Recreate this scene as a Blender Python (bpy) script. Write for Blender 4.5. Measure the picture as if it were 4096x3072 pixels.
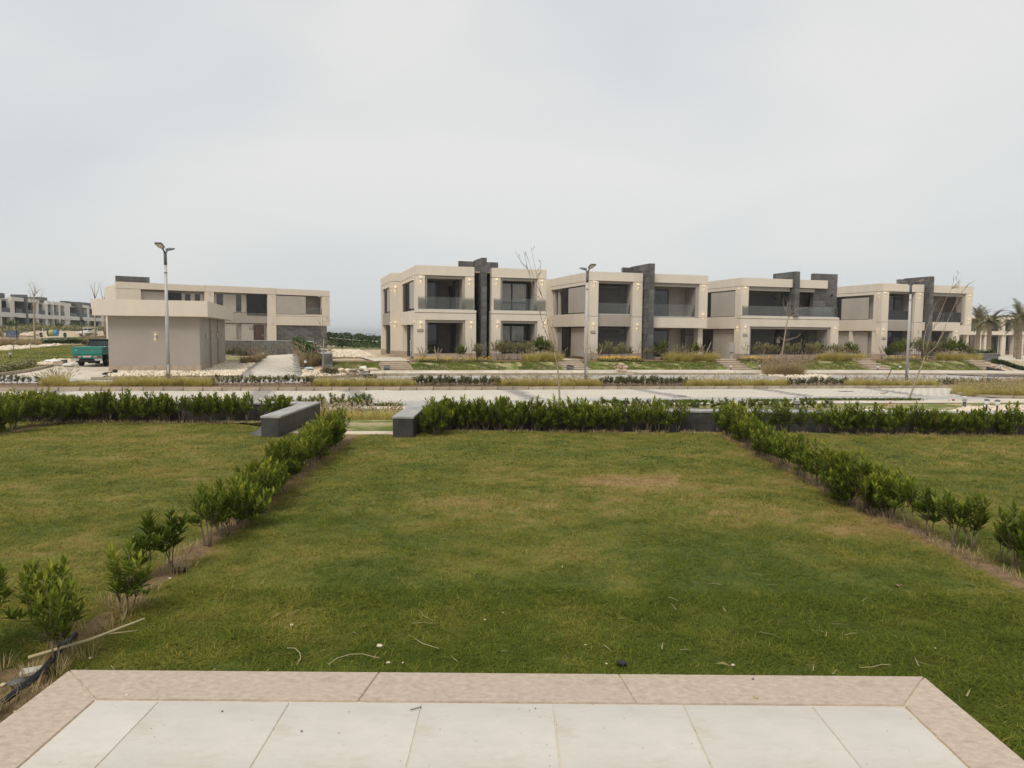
import bpy, bmesh, math, random
import numpy as np
from mathutils import Vector, Matrix
from mathutils.geometry import tessellate_polygon
rad = math.radians
random.seed(7); NR = np.random.RandomState(11)
for o in list(bpy.data.objects): bpy.data.objects.remove(o)
SC = bpy.context.scene; COL = SC.collection

# ------------------------------------------------------------------ camera
FPX, CX, CY, CAMH = 2840.0, 2048.0, 1536.0, 1.85          # focal length in photo pixels, eye height
PITCH = math.atan((CY - 1333) / FPX); ROLL = rad(.45)
_f = Vector((0, math.cos(PITCH), -math.sin(PITCH))); _u0 = Vector((0, math.sin(PITCH), math.cos(PITCH))); _r0 = Vector((1, 0, 0))
CAM_R = _r0 * math.cos(ROLL) + _u0 * math.sin(ROLL); CAM_U = _u0 * math.cos(ROLL) - _r0 * math.sin(ROLL)
cd = bpy.data.cameras.new('camera'); cam = bpy.data.objects.new('camera', cd); COL.objects.link(cam)
cd.sensor_fit = 'HORIZONTAL'; cd.sensor_width = 36; cd.lens = 36 * FPX / 4096; cd.clip_start = .05; cd.clip_end = 60000
mw = Matrix((CAM_R, CAM_U, -_f)).transposed().to_4x4(); mw.translation = (0, 0, CAMH); cam.matrix_world = mw
SC.camera = cam

# ------------------------------------------------------------------ sky, sun, exposure
SUN_EL, SUN_AZ = 52, 205                                   # degrees; azimuth from +Y towards +X (behind the viewer, to the left)
W = bpy.data.worlds.new('World'); SC.world = W; W.use_nodes = True
nt = W.node_tree; N = nt.nodes; L = nt.links; N.clear()
sky = N.new('ShaderNodeTexSky'); sky.sky_type = 'NISHITA'; sky.sun_disc = False
sky.sun_elevation = rad(SUN_EL); sky.sun_rotation = rad(SUN_AZ); sky.air_density = 1.2; sky.dust_density = 3
sk = N.new('ShaderNodeMix'); sk.data_type = 'RGBA'; sk.blend_type = 'MULTIPLY'; sk.inputs[0].default_value = 1
sk.inputs[7].default_value = (.09, .09, .09, 1); L.new(sky.outputs[0], sk.inputs[6])
tc = N.new('ShaderNodeTexCoord'); mp = N.new('ShaderNodeMapping'); mp.inputs['Scale'].default_value = (1.1, 1.3, 3.2)
L.new(tc.outputs['Generated'], mp.inputs[0])
n1 = N.new('ShaderNodeTexNoise'); n1.inputs['Scale'].default_value = 1.15; n1.inputs['Detail'].default_value = 3.5; n1.inputs['Roughness'].default_value = .45; n1.inputs['Distortion'].default_value = .2
L.new(mp.outputs[0], n1.inputs['Vector'])
cr = N.new('ShaderNodeValToRGB'); L.new(n1.outputs[0], cr.inputs[0])
cr.color_ramp.elements[0].position = .36; cr.color_ramp.elements[0].color = (.555, .595, .63, 1)
cr.color_ramp.elements[1].position = .64; cr.color_ramp.elements[1].color = (.745, .738, .718, 1)
sx = N.new('ShaderNodeSeparateXYZ'); L.new(tc.outputs['Generated'], sx.inputs[0])
hr = N.new('ShaderNodeMapRange'); hr.inputs[1].default_value = 0; hr.inputs[2].default_value = .22; hr.inputs[3].default_value = .55; hr.inputs[4].default_value = 0
L.new(sx.outputs[2], hr.inputs[0])
hm = N.new('ShaderNodeMix'); hm.data_type = 'RGBA'; hm.inputs[7].default_value = (.58, .62, .632, 1); L.new(hr.outputs[0], hm.inputs[0]); L.new(cr.outputs[0], hm.inputs[6])
cm = N.new('ShaderNodeMix'); cm.data_type = 'RGBA'; cm.inputs[0].default_value = .88
L.new(sk.outputs[2], cm.inputs[6]); L.new(hm.outputs[2], cm.inputs[7])
bg = N.new('ShaderNodeBackground'); bg.inputs[1].default_value = .775; L.new(cm.outputs[2], bg.inputs[0])
wo = N.new('ShaderNodeOutputWorld'); L.new(bg.outputs[0], wo.inputs[0])
sl = bpy.data.lights.new('sun', 'SUN'); sl.energy = 1.5; sl.angle = rad(24); sl.color = (1, .95, .87)
sun = bpy.data.objects.new('sun', sl); COL.objects.link(sun)
sd = Vector((math.sin(rad(SUN_AZ)) * math.cos(rad(SUN_EL)), math.cos(rad(SUN_AZ)) * math.cos(rad(SUN_EL)), math.sin(rad(SUN_EL))))
sun.rotation_euler = sd.to_track_quat('Z', 'Y').to_euler(); sun.location = (0, -20, 40)
VS = SC.view_settings; VS.view_transform = 'Standard'; VS.look = 'None'; VS.gamma = 1; VS.exposure = 0.57; VS.use_curve_mapping = False
SC.render.engine = 'CYCLES'; SC.cycles.volume_bounces = 0; SC.cycles.max_bounces = 7; SC.cycles.diffuse_bounces = 4

# ------------------------------------------------------------------ helpers: materials
def sRGB(r, g, b): return tuple((c / 255 / 12.92) if c / 255 <= .04045 else ((c / 255 + .055) / 1.055) ** 2.4 for c in (r, g, b))
def mat(name, col, rough=.8, var=.12, scale=4., bump=0., bscale=30., col2=None, spec=.3, metal=0., detail=5., objrand=0., attr=None, trans=0., stretch=None, emit=None, ramp=(.35, .65), world=False, stain=None):
    m = bpy.data.materials.new(name); m.use_nodes = True; nt = m.node_tree; n = nt.nodes; l = nt.links
    b = n['Principled BSDF']; b.inputs['Roughness'].default_value = rough; b.inputs['Metallic'].default_value = metal
    b.inputs['Specular IOR Level'].default_value = spec
    c1 = tuple(min(1, c * (1 - var)) for c in col); c2 = col2 or tuple(min(1, c * (1 + var)) for c in col)
    if emit:
        b.inputs['Emission Color'].default_value = (*col, 1); b.inputs['Emission Strength'].default_value = emit
    if world: g = n.new('ShaderNodeNewGeometry'); src = g.outputs['Position']
    else: t = n.new('ShaderNodeTexCoord'); src = t.outputs['Object']
    if stretch:
        mp = n.new('ShaderNodeMapping'); mp.inputs['Scale'].default_value = stretch; l.new(src, mp.inputs[0]); src = mp.outputs[0]
    no = n.new('ShaderNodeTexNoise'); no.inputs['Scale'].default_value = scale; no.inputs['Detail'].default_value = detail; no.inputs['Roughness'].default_value = .6
    l.new(src, no.inputs['Vector'])
    fac = no.outputs[0]
    r = n.new('ShaderNodeValToRGB'); r.color_ramp.elements[0].position = ramp[0]; r.color_ramp.elements[1].position = ramp[1]
    r.color_ramp.elements[0].color = (*c1, 1); r.color_ramp.elements[1].color = (*c2, 1)
    l.new(fac, r.inputs[0]); out = r.outputs[0]
    if attr:                                    # per-piece colour choice stored on the mesh: list of (position, colour)
        a = n.new('ShaderNodeAttribute'); a.attribute_name = 'a'
        r2 = n.new('ShaderNodeValToRGB'); e = r2.color_ramp.elements
        while len(e) < len(attr): e.new(.5)
        for q, (p, c) in zip(e, attr): q.position = p; q.color = (*c, 1)
        l.new(a.outputs['Fac'], r2.inputs[0])
        mx = n.new('ShaderNodeMix'); mx.data_type = 'RGBA'; mx.inputs[0].default_value = .3
        l.new(r2.outputs[0], mx.inputs[6]); l.new(out, mx.inputs[7]); out = mx.outputs[2]
    if objrand:
        oi = n.new('ShaderNodeObjectInfo'); mr = n.new('ShaderNodeMapRange'); mr.inputs[3].default_value = 1 - objrand; mr.inputs[4].default_value = 1 + objrand
        l.new(oi.outputs['Random'], mr.inputs[0]); hs = n.new('ShaderNodeHueSaturation'); l.new(mr.outputs[0], hs.inputs['Value']); l.new(out, hs.inputs['Color']); out = hs.outputs[0]
    if stain:                                   # (scale, threshold, colour, strength): dirt and bloom with a shape of their own
        ns = n.new('ShaderNodeTexNoise'); ns.inputs['Scale'].default_value = stain[0]; ns.inputs['Detail'].default_value = 10; ns.inputs['Roughness'].default_value = .7; l.new(src, ns.inputs['Vector'])
        rs = n.new('ShaderNodeMapRange'); rs.inputs[1].default_value = stain[1]; rs.inputs[2].default_value = stain[1] + .16; rs.inputs[4].default_value = stain[3]; l.new(ns.outputs[0], rs.inputs[0])
        mx = n.new('ShaderNodeMix'); mx.data_type = 'RGBA'; mx.inputs[7].default_value = (*stain[2], 1); l.new(rs.outputs[0], mx.inputs[0]); l.new(out, mx.inputs[6]); out = mx.outputs[2]
    l.new(out, b.inputs['Base Color'])
    if bump:
        nb = n.new('ShaderNodeTexNoise'); nb.inputs['Scale'].default_value = bscale; nb.inputs['Detail'].default_value = 6; l.new(src, nb.inputs['Vector'])
        bp = n.new('ShaderNodeBump'); bp.inputs['Strength'].default_value = bump; bp.inputs['Distance'].default_value = .02
        l.new(nb.outputs[0], bp.inputs['Height']); l.new(bp.outputs[0], b.inputs['Normal'])
    if trans:
        tr = n.new('ShaderNodeBsdfTranslucent'); l.new(out, tr.inputs['Color']); ms = n.new('ShaderNodeMixShader'); ms.inputs[0].default_value = trans
        l.new(b.outputs[0], ms.inputs[1]); l.new(tr.outputs[0], ms.inputs[2]); l.new(ms.outputs[0], n['Material Output'].inputs[0])
    return m
def glassmat(name, tint, refl=.12, dif=.1):
    m = bpy.data.materials.new(name); m.use_nodes = True; n = m.node_tree.nodes; l = m.node_tree.links; n.remove(n['Principled BSDF'])
    t = n.new('ShaderNodeBsdfTransparent'); t.inputs[0].default_value = (*tint, 1)
    g = n.new('ShaderNodeBsdfGlossy'); g.inputs['Roughness'].default_value = .03; g.inputs[0].default_value = (.5, .5, .49, 1)
    d = n.new('ShaderNodeBsdfDiffuse'); d.inputs[0].default_value = (.50, .53, .50, 1)
    fr = n.new('ShaderNodeFresnel'); fr.inputs[0].default_value = 1.5
    a = n.new('ShaderNodeMixShader'); l.new(fr.outputs[0], a.inputs[0]); l.new(t.outputs[0], a.inputs[1]); l.new(g.outputs[0], a.inputs[2])
    b = n.new('ShaderNodeMixShader'); b.inputs[0].default_value = dif; l.new(a.outputs[0], b.inputs[1]); l.new(d.outputs[0], b.inputs[2])
    l.new(b.outputs[0], n['Material Output'].inputs[0]); return m

# ------------------------------------------------------------------ helpers: meshes and objects
class MB:
    def __init__(s): s.v = []; s.f = []; s.a = []; s.smooth = False
    def add(s, vs, fs, a=0.):
        k = len(s.v); s.v += [tuple(p) for p in vs]; s.f += [tuple(i + k for i in q) for q in fs]; s.a += [a] * len(vs); return s
    def box(s, x0, x1, y0, y1, z0, z1, a=0.):
        if x0 > x1: x0, x1 = x1, x0
        if y0 > y1: y0, y1 = y1, y0
        if z0 > z1: z0, z1 = z1, z0
        return s.add([(x0, y0, z0), (x1, y0, z0), (x1, y1, z0), (x0, y1, z0), (x0, y0, z1), (x1, y0, z1), (x1, y1, z1), (x0, y1, z1)],
                     [(0, 3, 2, 1), (4, 5, 6, 7), (0, 1, 5, 4), (1, 2, 6, 5), (2, 3, 7, 6), (3, 0, 4, 7)], a)
    def tube(s, pts, rads, n=6, a=0.):
        pts = [Vector(p) for p in pts]; k = len(s.v)
        for i, p in enumerate(pts):
            d = (pts[min(i + 1, len(pts) - 1)] - pts[max(i - 1, 0)]).normalized()
            x = d.cross(Vector((.13, .97, .2)));  x = x.normalized() if x.length > 1e-4 else Vector((1, 0, 0)); y = d.cross(x)
            r = rads[i] if isinstance(rads, (list, tuple)) else rads
            for j in range(n):
                t = 2 * math.pi * j / n; s.v.append(tuple(p + x * math.cos(t) * r + y * math.sin(t) * r)); s.a.append(a)
        for i in range(len(pts) - 1):
            for j in range(n):
                s.f.append((k + i * n + j, k + i * n + (j + 1) % n, k + (i + 1) * n + (j + 1) % n, k + (i + 1) * n + j))
        s.f.append(tuple(k + j for j in range(n))[::-1]); e = k + (len(pts) - 1) * n; s.f.append(tuple(e + j for j in range(n))); return s
    def lathe(s, c, prof, n=12, a=0.):
        c = Vector(c); k = len(s.v)
        for r, z in prof:
            for j in range(n):
                t = 2 * math.pi * j / n; s.v.append((c.x + r * math.cos(t), c.y + r * math.sin(t), c.z + z)); s.a.append(a)
        for i in range(len(prof) - 1):
            for j in range(n):
                s.f.append((k + i * n + j, k + i * n + (j + 1) % n, k + (i + 1) * n + (j + 1) % n, k + (i + 1) * n + j))
        s.f.append(tuple(k + j for j in range(n))[::-1]); e = k + (len(prof) - 1) * n; s.f.append(tuple(e + j for j in range(n))); return s
    def rock(s, c, r, seed, sq=.65, a=0.):
        rg = random.Random(seed); ph = (1 + 5 ** .5) / 2
        V = [Vector(p).normalized() for p in [(-1, ph, 0), (1, ph, 0), (-1, -ph, 0), (1, -ph, 0), (0, -1, ph), (0, 1, ph), (0, -1, -ph), (0, 1, -ph), (ph, 0, -1), (ph, 0, 1), (-ph, 0, -1), (-ph, 0, 1)]]
        Fc = [(0, 11, 5), (0, 5, 1), (0, 1, 7), (0, 7, 10), (0, 10, 11), (1, 5, 9), (5, 11, 4), (11, 10, 2), (10, 7, 6), (7, 1, 8), (3, 9, 4), (3, 4, 2), (3, 2, 6), (3, 6, 8), (3, 8, 9), (4, 9, 5), (2, 4, 11), (6, 2, 10), (8, 6, 7), (9, 8, 1)]
        sx, sy = rg.uniform(.75, 1.3), rg.uniform(.75, 1.3); t = rg.uniform(0, 6.3); ct, st = math.cos(t), math.sin(t)
        vs = []
        for v in V:
            q = r * rg.uniform(.78, 1.15); x, y, z = v.x * q * sx, v.y * q * sy, v.z * q * sq
            vs.append((c[0] + x * ct - y * st, c[1] + x * st + y * ct, c[2] + z))
        return s.add(vs, Fc, a)
def mesh(name, mb, m, bevel=0., smooth=False):
    me = bpy.data.meshes.new(name); me.from_pydata(mb.v, [], mb.f)
    if bevel:
        bm = bmesh.new(); bm.from_mesh(me); bmesh.ops.bevel(bm, geom=bm.edges[:], offset=bevel, segments=2, affect='EDGES', clamp_overlap=True); bm.to_mesh(me); bm.free()
    elif any(mb.a):
        at = me.attributes.new('a', 'FLOAT', 'POINT'); at.data.foreach_set('value', mb.a)
    if smooth: me.polygons.foreach_set('use_smooth', [True] * len(me.polygons))
    if m: me.materials.append(m)
    return me
def nth(n):
    a = 'zeroth first second third fourth fifth sixth seventh eighth ninth tenth eleventh twelfth thirteenth fourteenth fifteenth sixteenth seventeenth eighteenth nineteenth'.split(); t = ['', '', 'twent', 'thirt', 'fort', 'fift', 'sixt', 'sevent']
    return a[n] if n < 20 else (t[n // 10] + 'ieth' if n % 10 == 0 else t[n // 10] + 'y-' + a[n % 10])
def tag(o, label=None, cat=None, group=None, kind=None):
    if label: o['label'] = label
    if cat: o['category'] = cat
    if group: o['group'] = group
    if kind: o['kind'] = kind
    return o
def link(name, data, parent=None, loc=None, rz=None, **k):
    o = bpy.data.objects.new(name, data); COL.objects.link(o)
    if parent: o.parent = parent
    if loc is not None: o.location = loc
    if rz is not None: o.rotation_euler = (0, 0, rz)
    return tag(o, **k)
def obj(name, mb, m, parent=None, bevel=0., smooth=False, loc=None, rz=None, **k):
    return link(name, mesh(name, mb, m, bevel, smooth), parent, loc, rz, **k)
def thing(name, loc, rz=0, label=None, cat=None, group=None): return link(name, None, None, loc, rz, label=label, cat=cat, group=group)
def copy_tree(o, parent=None):
    c = o.copy(); COL.objects.link(c); c.parent = parent
    for ch in list(o.children): copy_tree(ch, c)
    return c
def fastmesh(name, V, T, m, a=None, smooth=False):
    me = bpy.data.meshes.new(name); V = np.ascontiguousarray(V, np.float32); T = np.ascontiguousarray(T, np.int32)
    me.vertices.add(len(V)); me.vertices.foreach_set('co', V.ravel()); me.loops.add(T.size); me.loops.foreach_set('vertex_index', T.ravel())
    me.polygons.add(len(T)); me.polygons.foreach_set('loop_start', np.arange(len(T), dtype=np.int32) * T.shape[1])
    if a is not None:
        at = me.attributes.new('a', 'FLOAT', 'POINT'); at.data.foreach_set('value', np.ascontiguousarray(a, np.float32))
    if smooth: me.polygons.foreach_set('use_smooth', np.ones(len(T), bool))
    me.materials.append(m); me.update(calc_edges=True); return me
def blades(C, az, lean, ln, w, a, droop=None, seg=2):
    """N grass blades: base points C, azimuth, lean, length, width, colour value."""
    n = len(C); dx, dy = np.cos(az), np.sin(az); sx, sy = -dy, dx
    dr = lean * .6 if droop is None else droop
    def pt(k, wk):
        h = lean * ln * k + dr * ln * k * k; z = ln * k * (1 - .35 * np.minimum(1, (lean + dr)) * k) / np.sqrt(1 + .7 * lean * lean)
        p = np.stack([C[:, 0] + dx * h, C[:, 1] + dy * h, C[:, 2] + z], 1); q = np.stack([sx, sy, sx * 0], 1) * (w * wk / 2)[:, None]
        return p - q, p + q
    if seg == 1:
        A, B = pt(0, 1); Tn, _ = pt(1, 0); V = np.stack([A, B, Tn], 1).reshape(-1, 3); T = np.arange(3 * n).reshape(-1, 3); return V, T, np.repeat(a, 3)
    A, B = pt(0, 1); Cc, D = pt(.55, .8); Tn, _ = pt(1, 0)
    V = np.stack([A, B, Cc, D, Tn], 1).reshape(-1, 3); b = np.arange(n)[:, None] * 5
    T = np.concatenate([b + [0, 1, 3], b + [0, 3, 2], b + [2, 3, 4]], 1).reshape(-1, 3); return V, T, np.repeat(a, 5)
def vnoise(x, y, seed=0):
    xi = np.floor(x).astype(np.int64); yi = np.floor(y).astype(np.int64); fx = x - xi; fy = y - yi
    fx = fx * fx * (3 - 2 * fx); fy = fy * fy * (3 - 2 * fy)
    def h(i, j):
        k = (i * 374761393 + j * 668265263 + seed * 974711) & 0xffffffff; k = ((k ^ (k >> 13)) * 1274126177) & 0xffffffff
        return ((k ^ (k >> 16)) & 0xffff) / 65535.
    return (h(xi, yi) * (1 - fx) + h(xi + 1, yi) * fx) * (1 - fy) + (h(xi, yi + 1) * (1 - fx) + h(xi + 1, yi + 1) * fx) * fy
def fbm(x, y, seed=0, o=4):
    r = 0; a = .5; t = 0
    for i in range(o): r = r + a * vnoise(x * 2 ** i, y * 2 ** i, seed + i); t += a; a *= .55
    return r / t

# ------------------------------------------------------------------ helpers: place and terrain
YAW = rad(17.5); E1 = (math.cos(YAW), math.sin(YAW)); E2 = (-math.sin(YAW), math.cos(YAW))
ROW = (-6.575, 48.61)                                       # front left corner of the row of houses
def ss(a, b, x):
    t = np.clip((np.asarray(x, float) - a) / (b - a), 0, 1); return t * t * (3 - 2 * t)
def zs(x):                                                  # level of the streets: falls gently to the right
    x = np.asarray(x, float); return -.65 - .0075 * np.clip(x + 8, 0, 120) + .0167 * np.clip(-8 - x, 0, 20)
def hz(x, y):
    x = np.asarray(x, float); y = np.asarray(y, float); z = zs(x)
    s = (x - ROW[0]) * E1[0] + (y - ROW[1]) * E1[1]; t = (x - ROW[0]) * E2[0] + (y - ROW[1]) * E2[1]
    up = ss(-6.2, -3.0, t) * ss(-12, -5, s) * (1 - ss(53, 60, s)) * (1 - ss(25, 60, t))
    z = z * (1 - up) + (-.02 - .002 * np.clip(s, 0, 60)) * up
    z = z + ss(-22, -36, x) * (np.clip((y - 47) * .0135, 0, .95) + 1.0 * ss(117, 130, y) * ss(-62, -80, x))      # rising ground far left
    z = z + ss(-60, -30, x) * ss(6, -8, x) * ss(112, 150, y) * .1 * (.05 + .95 * ss(-20, -42, x)) * (1 - ss(170, 215, y))
    lw = 1 - ss(14.3, 19.5, y); z = z * (1 - lw)
    z = z * (1 - ss(190, 400, y)) - 9 * ss(190, 400, y)
    return z
def hzf(x, y): return float(hz(x, y))
def ray(u, v):
    return _f + CAM_R * ((u - CX) / FPX) + CAM_U * ((CY - v) / FPX)
def G(u, v, zoff=0.):
    """where the sight line through a photo pixel meets the terrain"""
    d = ray(u, v); k0 = 13.95 / d.y if v < 1700 else 1.5; ks = k0 + np.arange(0, 4000) * .08
    if v < 1420: ks = k0 + np.arange(0, 4000) * .15
    z = CAMH + d.z * ks; g = hz(d.x * ks, d.y * ks) + zoff; i = np.argmax(z <= g)
    if not (z <= g).any(): i = len(ks) - 1
    k = ks[i]; return Vector((d.x * k, d.y * k, hzf(d.x * k, d.y * k)))
def at_y(u, v, y):
    d = ray(u, v); k = y / d.y; return Vector((d.x * k, y, CAMH + d.z * k))
def frame_s(u, v, t, O=ROW, yaw=YAW):
    """pixel -> (along, up) on a facade plane lying t behind the row front"""
    e1 = (math.cos(yaw), math.sin(yaw)); e2 = (-e1[1], e1[0]); d = ray(u, v)
    k = (O[0] * e2[0] + O[1] * e2[1] + t) / (d.x * e2[0] + d.y * e2[1])
    return (d.x * k - O[0]) * e1[0] + (d.y * k - O[1]) * e1[1], CAMH + d.z * k
def resample(P, step):
    P = [Vector(p) for p in P]; out = [P[0]]; acc = 0
    for a, b in zip(P, P[1:]):
        d = (b - a).length; t = step - acc
        while t <= d: out.append(a + (b - a) * (t / d)); t += step
        acc = (acc + d) % step if d else acc
    return out
def lerp_poly(P, n):
    P = [Vector(p) for p in P]; L_ = [0]
    for a, b in zip(P, P[1:]): L_.append(L_[-1] + (b - a).length)
    out = []
    for i in range(n + 1):
        q = L_[-1] * i / n; j = 0
        while j < len(P) - 2 and L_[j + 1] < q: j += 1
        out.append(P[j].lerp(P[j + 1], (q - L_[j]) / max(1e-6, L_[j + 1] - L_[j])))
    return out
def strip(name, near, far, m, off, nx=60, ny=6, **k):
    A = lerp_poly(near, nx); B = lerp_poly(far, nx); mb = MB(); V = []
    for i in range(nx + 1):
        for j in range(ny + 1):
            p = A[i].lerp(B[i], j / ny); V.append((p.x, p.y, hzf(p.x, p.y) + off))
    Fs = [(i * (ny + 1) + j, (i + 1) * (ny + 1) + j, (i + 1) * (ny + 1) + j + 1, i * (ny + 1) + j + 1) for i in range(nx) for j in range(ny)]
    mb.add(V, Fs); return obj(name, mb, m, **k)
def patch(name, pts, m, off, seg=1.5, **k):
    """ground patch from an outline (world points), draped on the terrain"""
    bm = bmesh.new(); bm.faces.new([bm.verts.new((p[0], p[1], 0)) for p in pts]); bmesh.ops.triangulate(bm, faces=bm.faces[:])
    for _ in range(4):
        es = [e for e in bm.edges if e.calc_length() > seg]
        if not es: break
        bmesh.ops.subdivide_edges(bm, edges=es, cuts=1); bmesh.ops.triangulate(bm, faces=[f for f in bm.faces if len(f.verts) > 3])
    bmesh.ops.recalc_face_normals(bm, faces=bm.faces[:])
    for v in bm.verts: v.co.z = hzf(v.co.x, v.co.y) + off
    if sum(f.normal.z for f in bm.faces) < 0: bmesh.ops.reverse_faces(bm, faces=bm.faces[:])
    me = bpy.data.meshes.new(name); bm.to_mesh(me); bm.free(); me.materials.append(m); return link(name, me, **k)
def inside(pts, X, Y):
    X = np.asarray(X); Y = np.asarray(Y); r = np.zeros(X.shape, bool); n = len(pts)
    for i in range(n):
        x0, y0 = pts[i][0], pts[i][1]; x1, y1 = pts[(i + 1) % n][0], pts[(i + 1) % n][1]
        c = ((y0 > Y) != (y1 > Y)) & (X < (x1 - x0) * (Y - y0) / ((y1 - y0) if y1 != y0 else 1e-9) + x0); r ^= c
    return r
def scatter(pts, dens, seed):
    rg = np.random.RandomState(seed); X = [p[0] for p in pts]; Y = [p[1] for p in pts]
    n = int((max(X) - min(X)) * (max(Y) - min(Y)) * dens); x = rg.uniform(min(X), max(X), n); y = rg.uniform(min(Y), max(Y), n)
    k = inside(pts, x, y); return x[k], y[k]
# ------------------------------------------------------------------ materials
M = {}
M['sand'] = mat('sand', (.46, .36, .235), .95, .22, 1.2, .4, 25, world=True)
M['sea'] = mat('sea', (.10, .17, .23), .25, .1, .02, .3, .4, world=True, spec=.5)
M['tile'] = mat('terrace_tile', (.565, .525, .465), .55, .10, 1.7, .1, 90, objrand=.06, stretch=(1, 2.2, 1), spec=.35, detail=12, stain=(3.3, .52, (.44, .385, .30), .55))
M['coping'] = mat('terrace_coping', (.385, .303, .232), .65, .0, 26., .2, 60, col2=(.545, .45, .355), objrand=.05, stretch=(1, 1.5, 1), detail=12, ramp=(.28, .72), spec=.3, stain=(7., .53, (.30, .225, .15), .5))
M['grout'] = mat('grout', (.62, .54, .40), .9, .15, 20)
M['soil'] = mat('soil', (.20, .13, .075), .95, .3, 9., .6, 30, world=True)
M['street'] = mat('street_bedding', (.36, .33, .28), .9, .15, 1.2, world=True)
M['paver'] = mat('pavers', (.60, .54, .45), .85, .14, .55, .15, 40, attr=[(0, (.64, .585, .495)), (.45, (.575, .52, .43)), (.5, (.62, .565, .475)), (.72, (.58, .535, .455)), (.75, (.15, .148, .14)), (1, (.26, .25, .24))], world=True)
M['greypaver'] = mat('grey_pavers', (.42, .41, .39), .85, .12, .6, .15, 40, attr=[(0, (.52, .48, .425)), (.5, (.47, .44, .395)), (1, (.40, .38, .35))], world=True)
M['kerb'] = mat('kerb_concrete', (.40, .335, .25), .9, .2, 3, .2, 40, objrand=.16, stain=(5., .5, (.22, .18, .13), .6))
M['path'] = mat('path_concrete', (.58, .51, .41), .9, .14, .8, .15, 30, world=True, detail=10, stain=(.6, .5, (.46, .37, .25), .7))
M['slate'] = mat('slate', (.112, .108, .103), .6, .35, 3., .15, 30, objrand=.25, spec=.3)
M['slatejoint'] = mat('slate_joint', (.20, .19, .17), .9, .3, 2.)
M['wallslate'] = mat('garden_wall_slate', (.05, .047, .043), .6, .35, 3., .15, 30, objrand=.14, spec=.3)
M['slate_top'] = mat('slate_coping', (.34, .33, .305), .6, .18, 4, .1, 40, objrand=.06, spec=.35)
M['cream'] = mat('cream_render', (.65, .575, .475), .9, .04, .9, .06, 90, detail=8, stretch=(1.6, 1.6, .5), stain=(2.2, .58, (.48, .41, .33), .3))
M['farcream'] = mat('far_cream_render', (.70, .66, .60), .9, .05, .9)  # paler copy of the cream render, used for the far-left row
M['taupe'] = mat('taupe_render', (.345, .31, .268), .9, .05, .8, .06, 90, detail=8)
M['panel'] = mat('taupe_panel', (.40, .365, .32), .85, .05, .8)
M['plinth'] = mat('plinth_stone', (.40, .315, .24), .85, .14, 2.5, .1, 40, objrand=.05)
M['dark'] = mat('dark_metal', (.018, .018, .02), .45, .1, 8, spec=.4)
M['shutter'] = mat('roller_shutter', (.075, .07, .067), .5, .1, 3, spec=.4)
M['pane'] = mat('window_glass', (.045, .045, .043), .04, .5, .9, spec=.7)
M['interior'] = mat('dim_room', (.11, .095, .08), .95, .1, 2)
M['curtain'] = mat('curtain_fabric', (.72, .68, .62), .95, .06, 3, trans=.2)
M['glass'] = glassmat('balcony_glass', (.955, .968, .958), dif=.06)
M['winglass'] = glassmat('clear_window_glass', (.97, .97, .97), dif=.0)
M['lampwhite'] = mat('sconce_metal', (.55, .5, .44), .5, .05, 5)
M['glow'] = mat('lamp_glow', (1, .78, .42), .5, 0, 5, emit=2.4)
M['plaque'] = mat('plaque_dark', (.10, .09, .075), .7, .1, 9)
M['plaquetext'] = mat('plaque_text', (.62, .55, .44), .7, .05, 9)
M['pole'] = mat('galvanised_pole', (.43, .42, .40), .5, .1, 3, spec=.5)
M['head'] = mat('lamp_head_grey', (.12, .12, .125), .5, .1, 6)
M['ledlens'] = mat('led_panel', (.62, .58, .47), .4, .05, 9)
M['black'] = mat('black_plastic', (.016, .016, .017), .5, .1, 8)
M['bark'] = mat('pale_bark', (.30, .24, .165), .9, .2, 14, .3, 40)
M['stem'] = mat('shrub_stem', (.17, .135, .09), .9, .2, 18)
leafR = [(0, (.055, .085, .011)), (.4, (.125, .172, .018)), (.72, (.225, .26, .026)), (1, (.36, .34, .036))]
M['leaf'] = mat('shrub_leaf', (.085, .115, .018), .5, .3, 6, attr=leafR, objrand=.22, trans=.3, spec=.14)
M['dryleaf'] = mat('olive_leaf', (.21, .19, .085), .7, .25, 6, attr=[(0, (.17, .17, .055)), (.5, (.32, .30, .12)), (1, (.46, .41, .2))], objrand=.15, trans=.2)
M['youngleaf'] = mat('young_plant_leaf', (.10, .10, .04), .6, .25, 6, attr=[(0, (.085, .10, .03)), (.6, (.19, .185, .06)), (1, (.27, .2, .10))], objrand=.18, trans=.2)
M['ograss'] = mat('ornamental_grass', (.5, .42, .13), .8, .2, 1.3, attr=[(0, (.30, .29, .06)), (.4, (.55, .47, .12)), (.8, (.68, .58, .22)), (1, (.56, .43, .30))], trans=.4, world=True)
M['drygrass'] = mat('dry_ornamental_grass', (.36, .27, .13), .8, .2, 1.3, attr=[(0, (.30, .24, .09)), (.5, (.42, .33, .17)), (1, (.48, .34, .24))], trans=.3, world=True)
lawnR = [(0, (.078, .122, .014)), (.25, (.16, .196, .023)), (.5, (.265, .258, .043)), (.78, (.43, .33, .085)), (1, (.47, .29, .12))]
M['blade'] = mat('lawn_blade', (.15, .16, .03), .7, .25, 3, attr=lawnR, trans=.3, world=True, spec=.04)
M['turf'] = mat('lawn_turf', (.10, .10, .03), .95, .3, 18, .5, 60, attr=[(0, (.065, .1, .010)), (.5, (.18, .17, .028)), (.8, (.32, .225, .085)), (1, (.38, .235, .12))], world=True)
M['lawnfar'] = mat('verge_turf', (.14, .18, .025), .95, .2, 1.6, .4, 12, col2=(.42, .33, .19), ramp=(.42, .66), detail=8, world=True)
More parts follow.
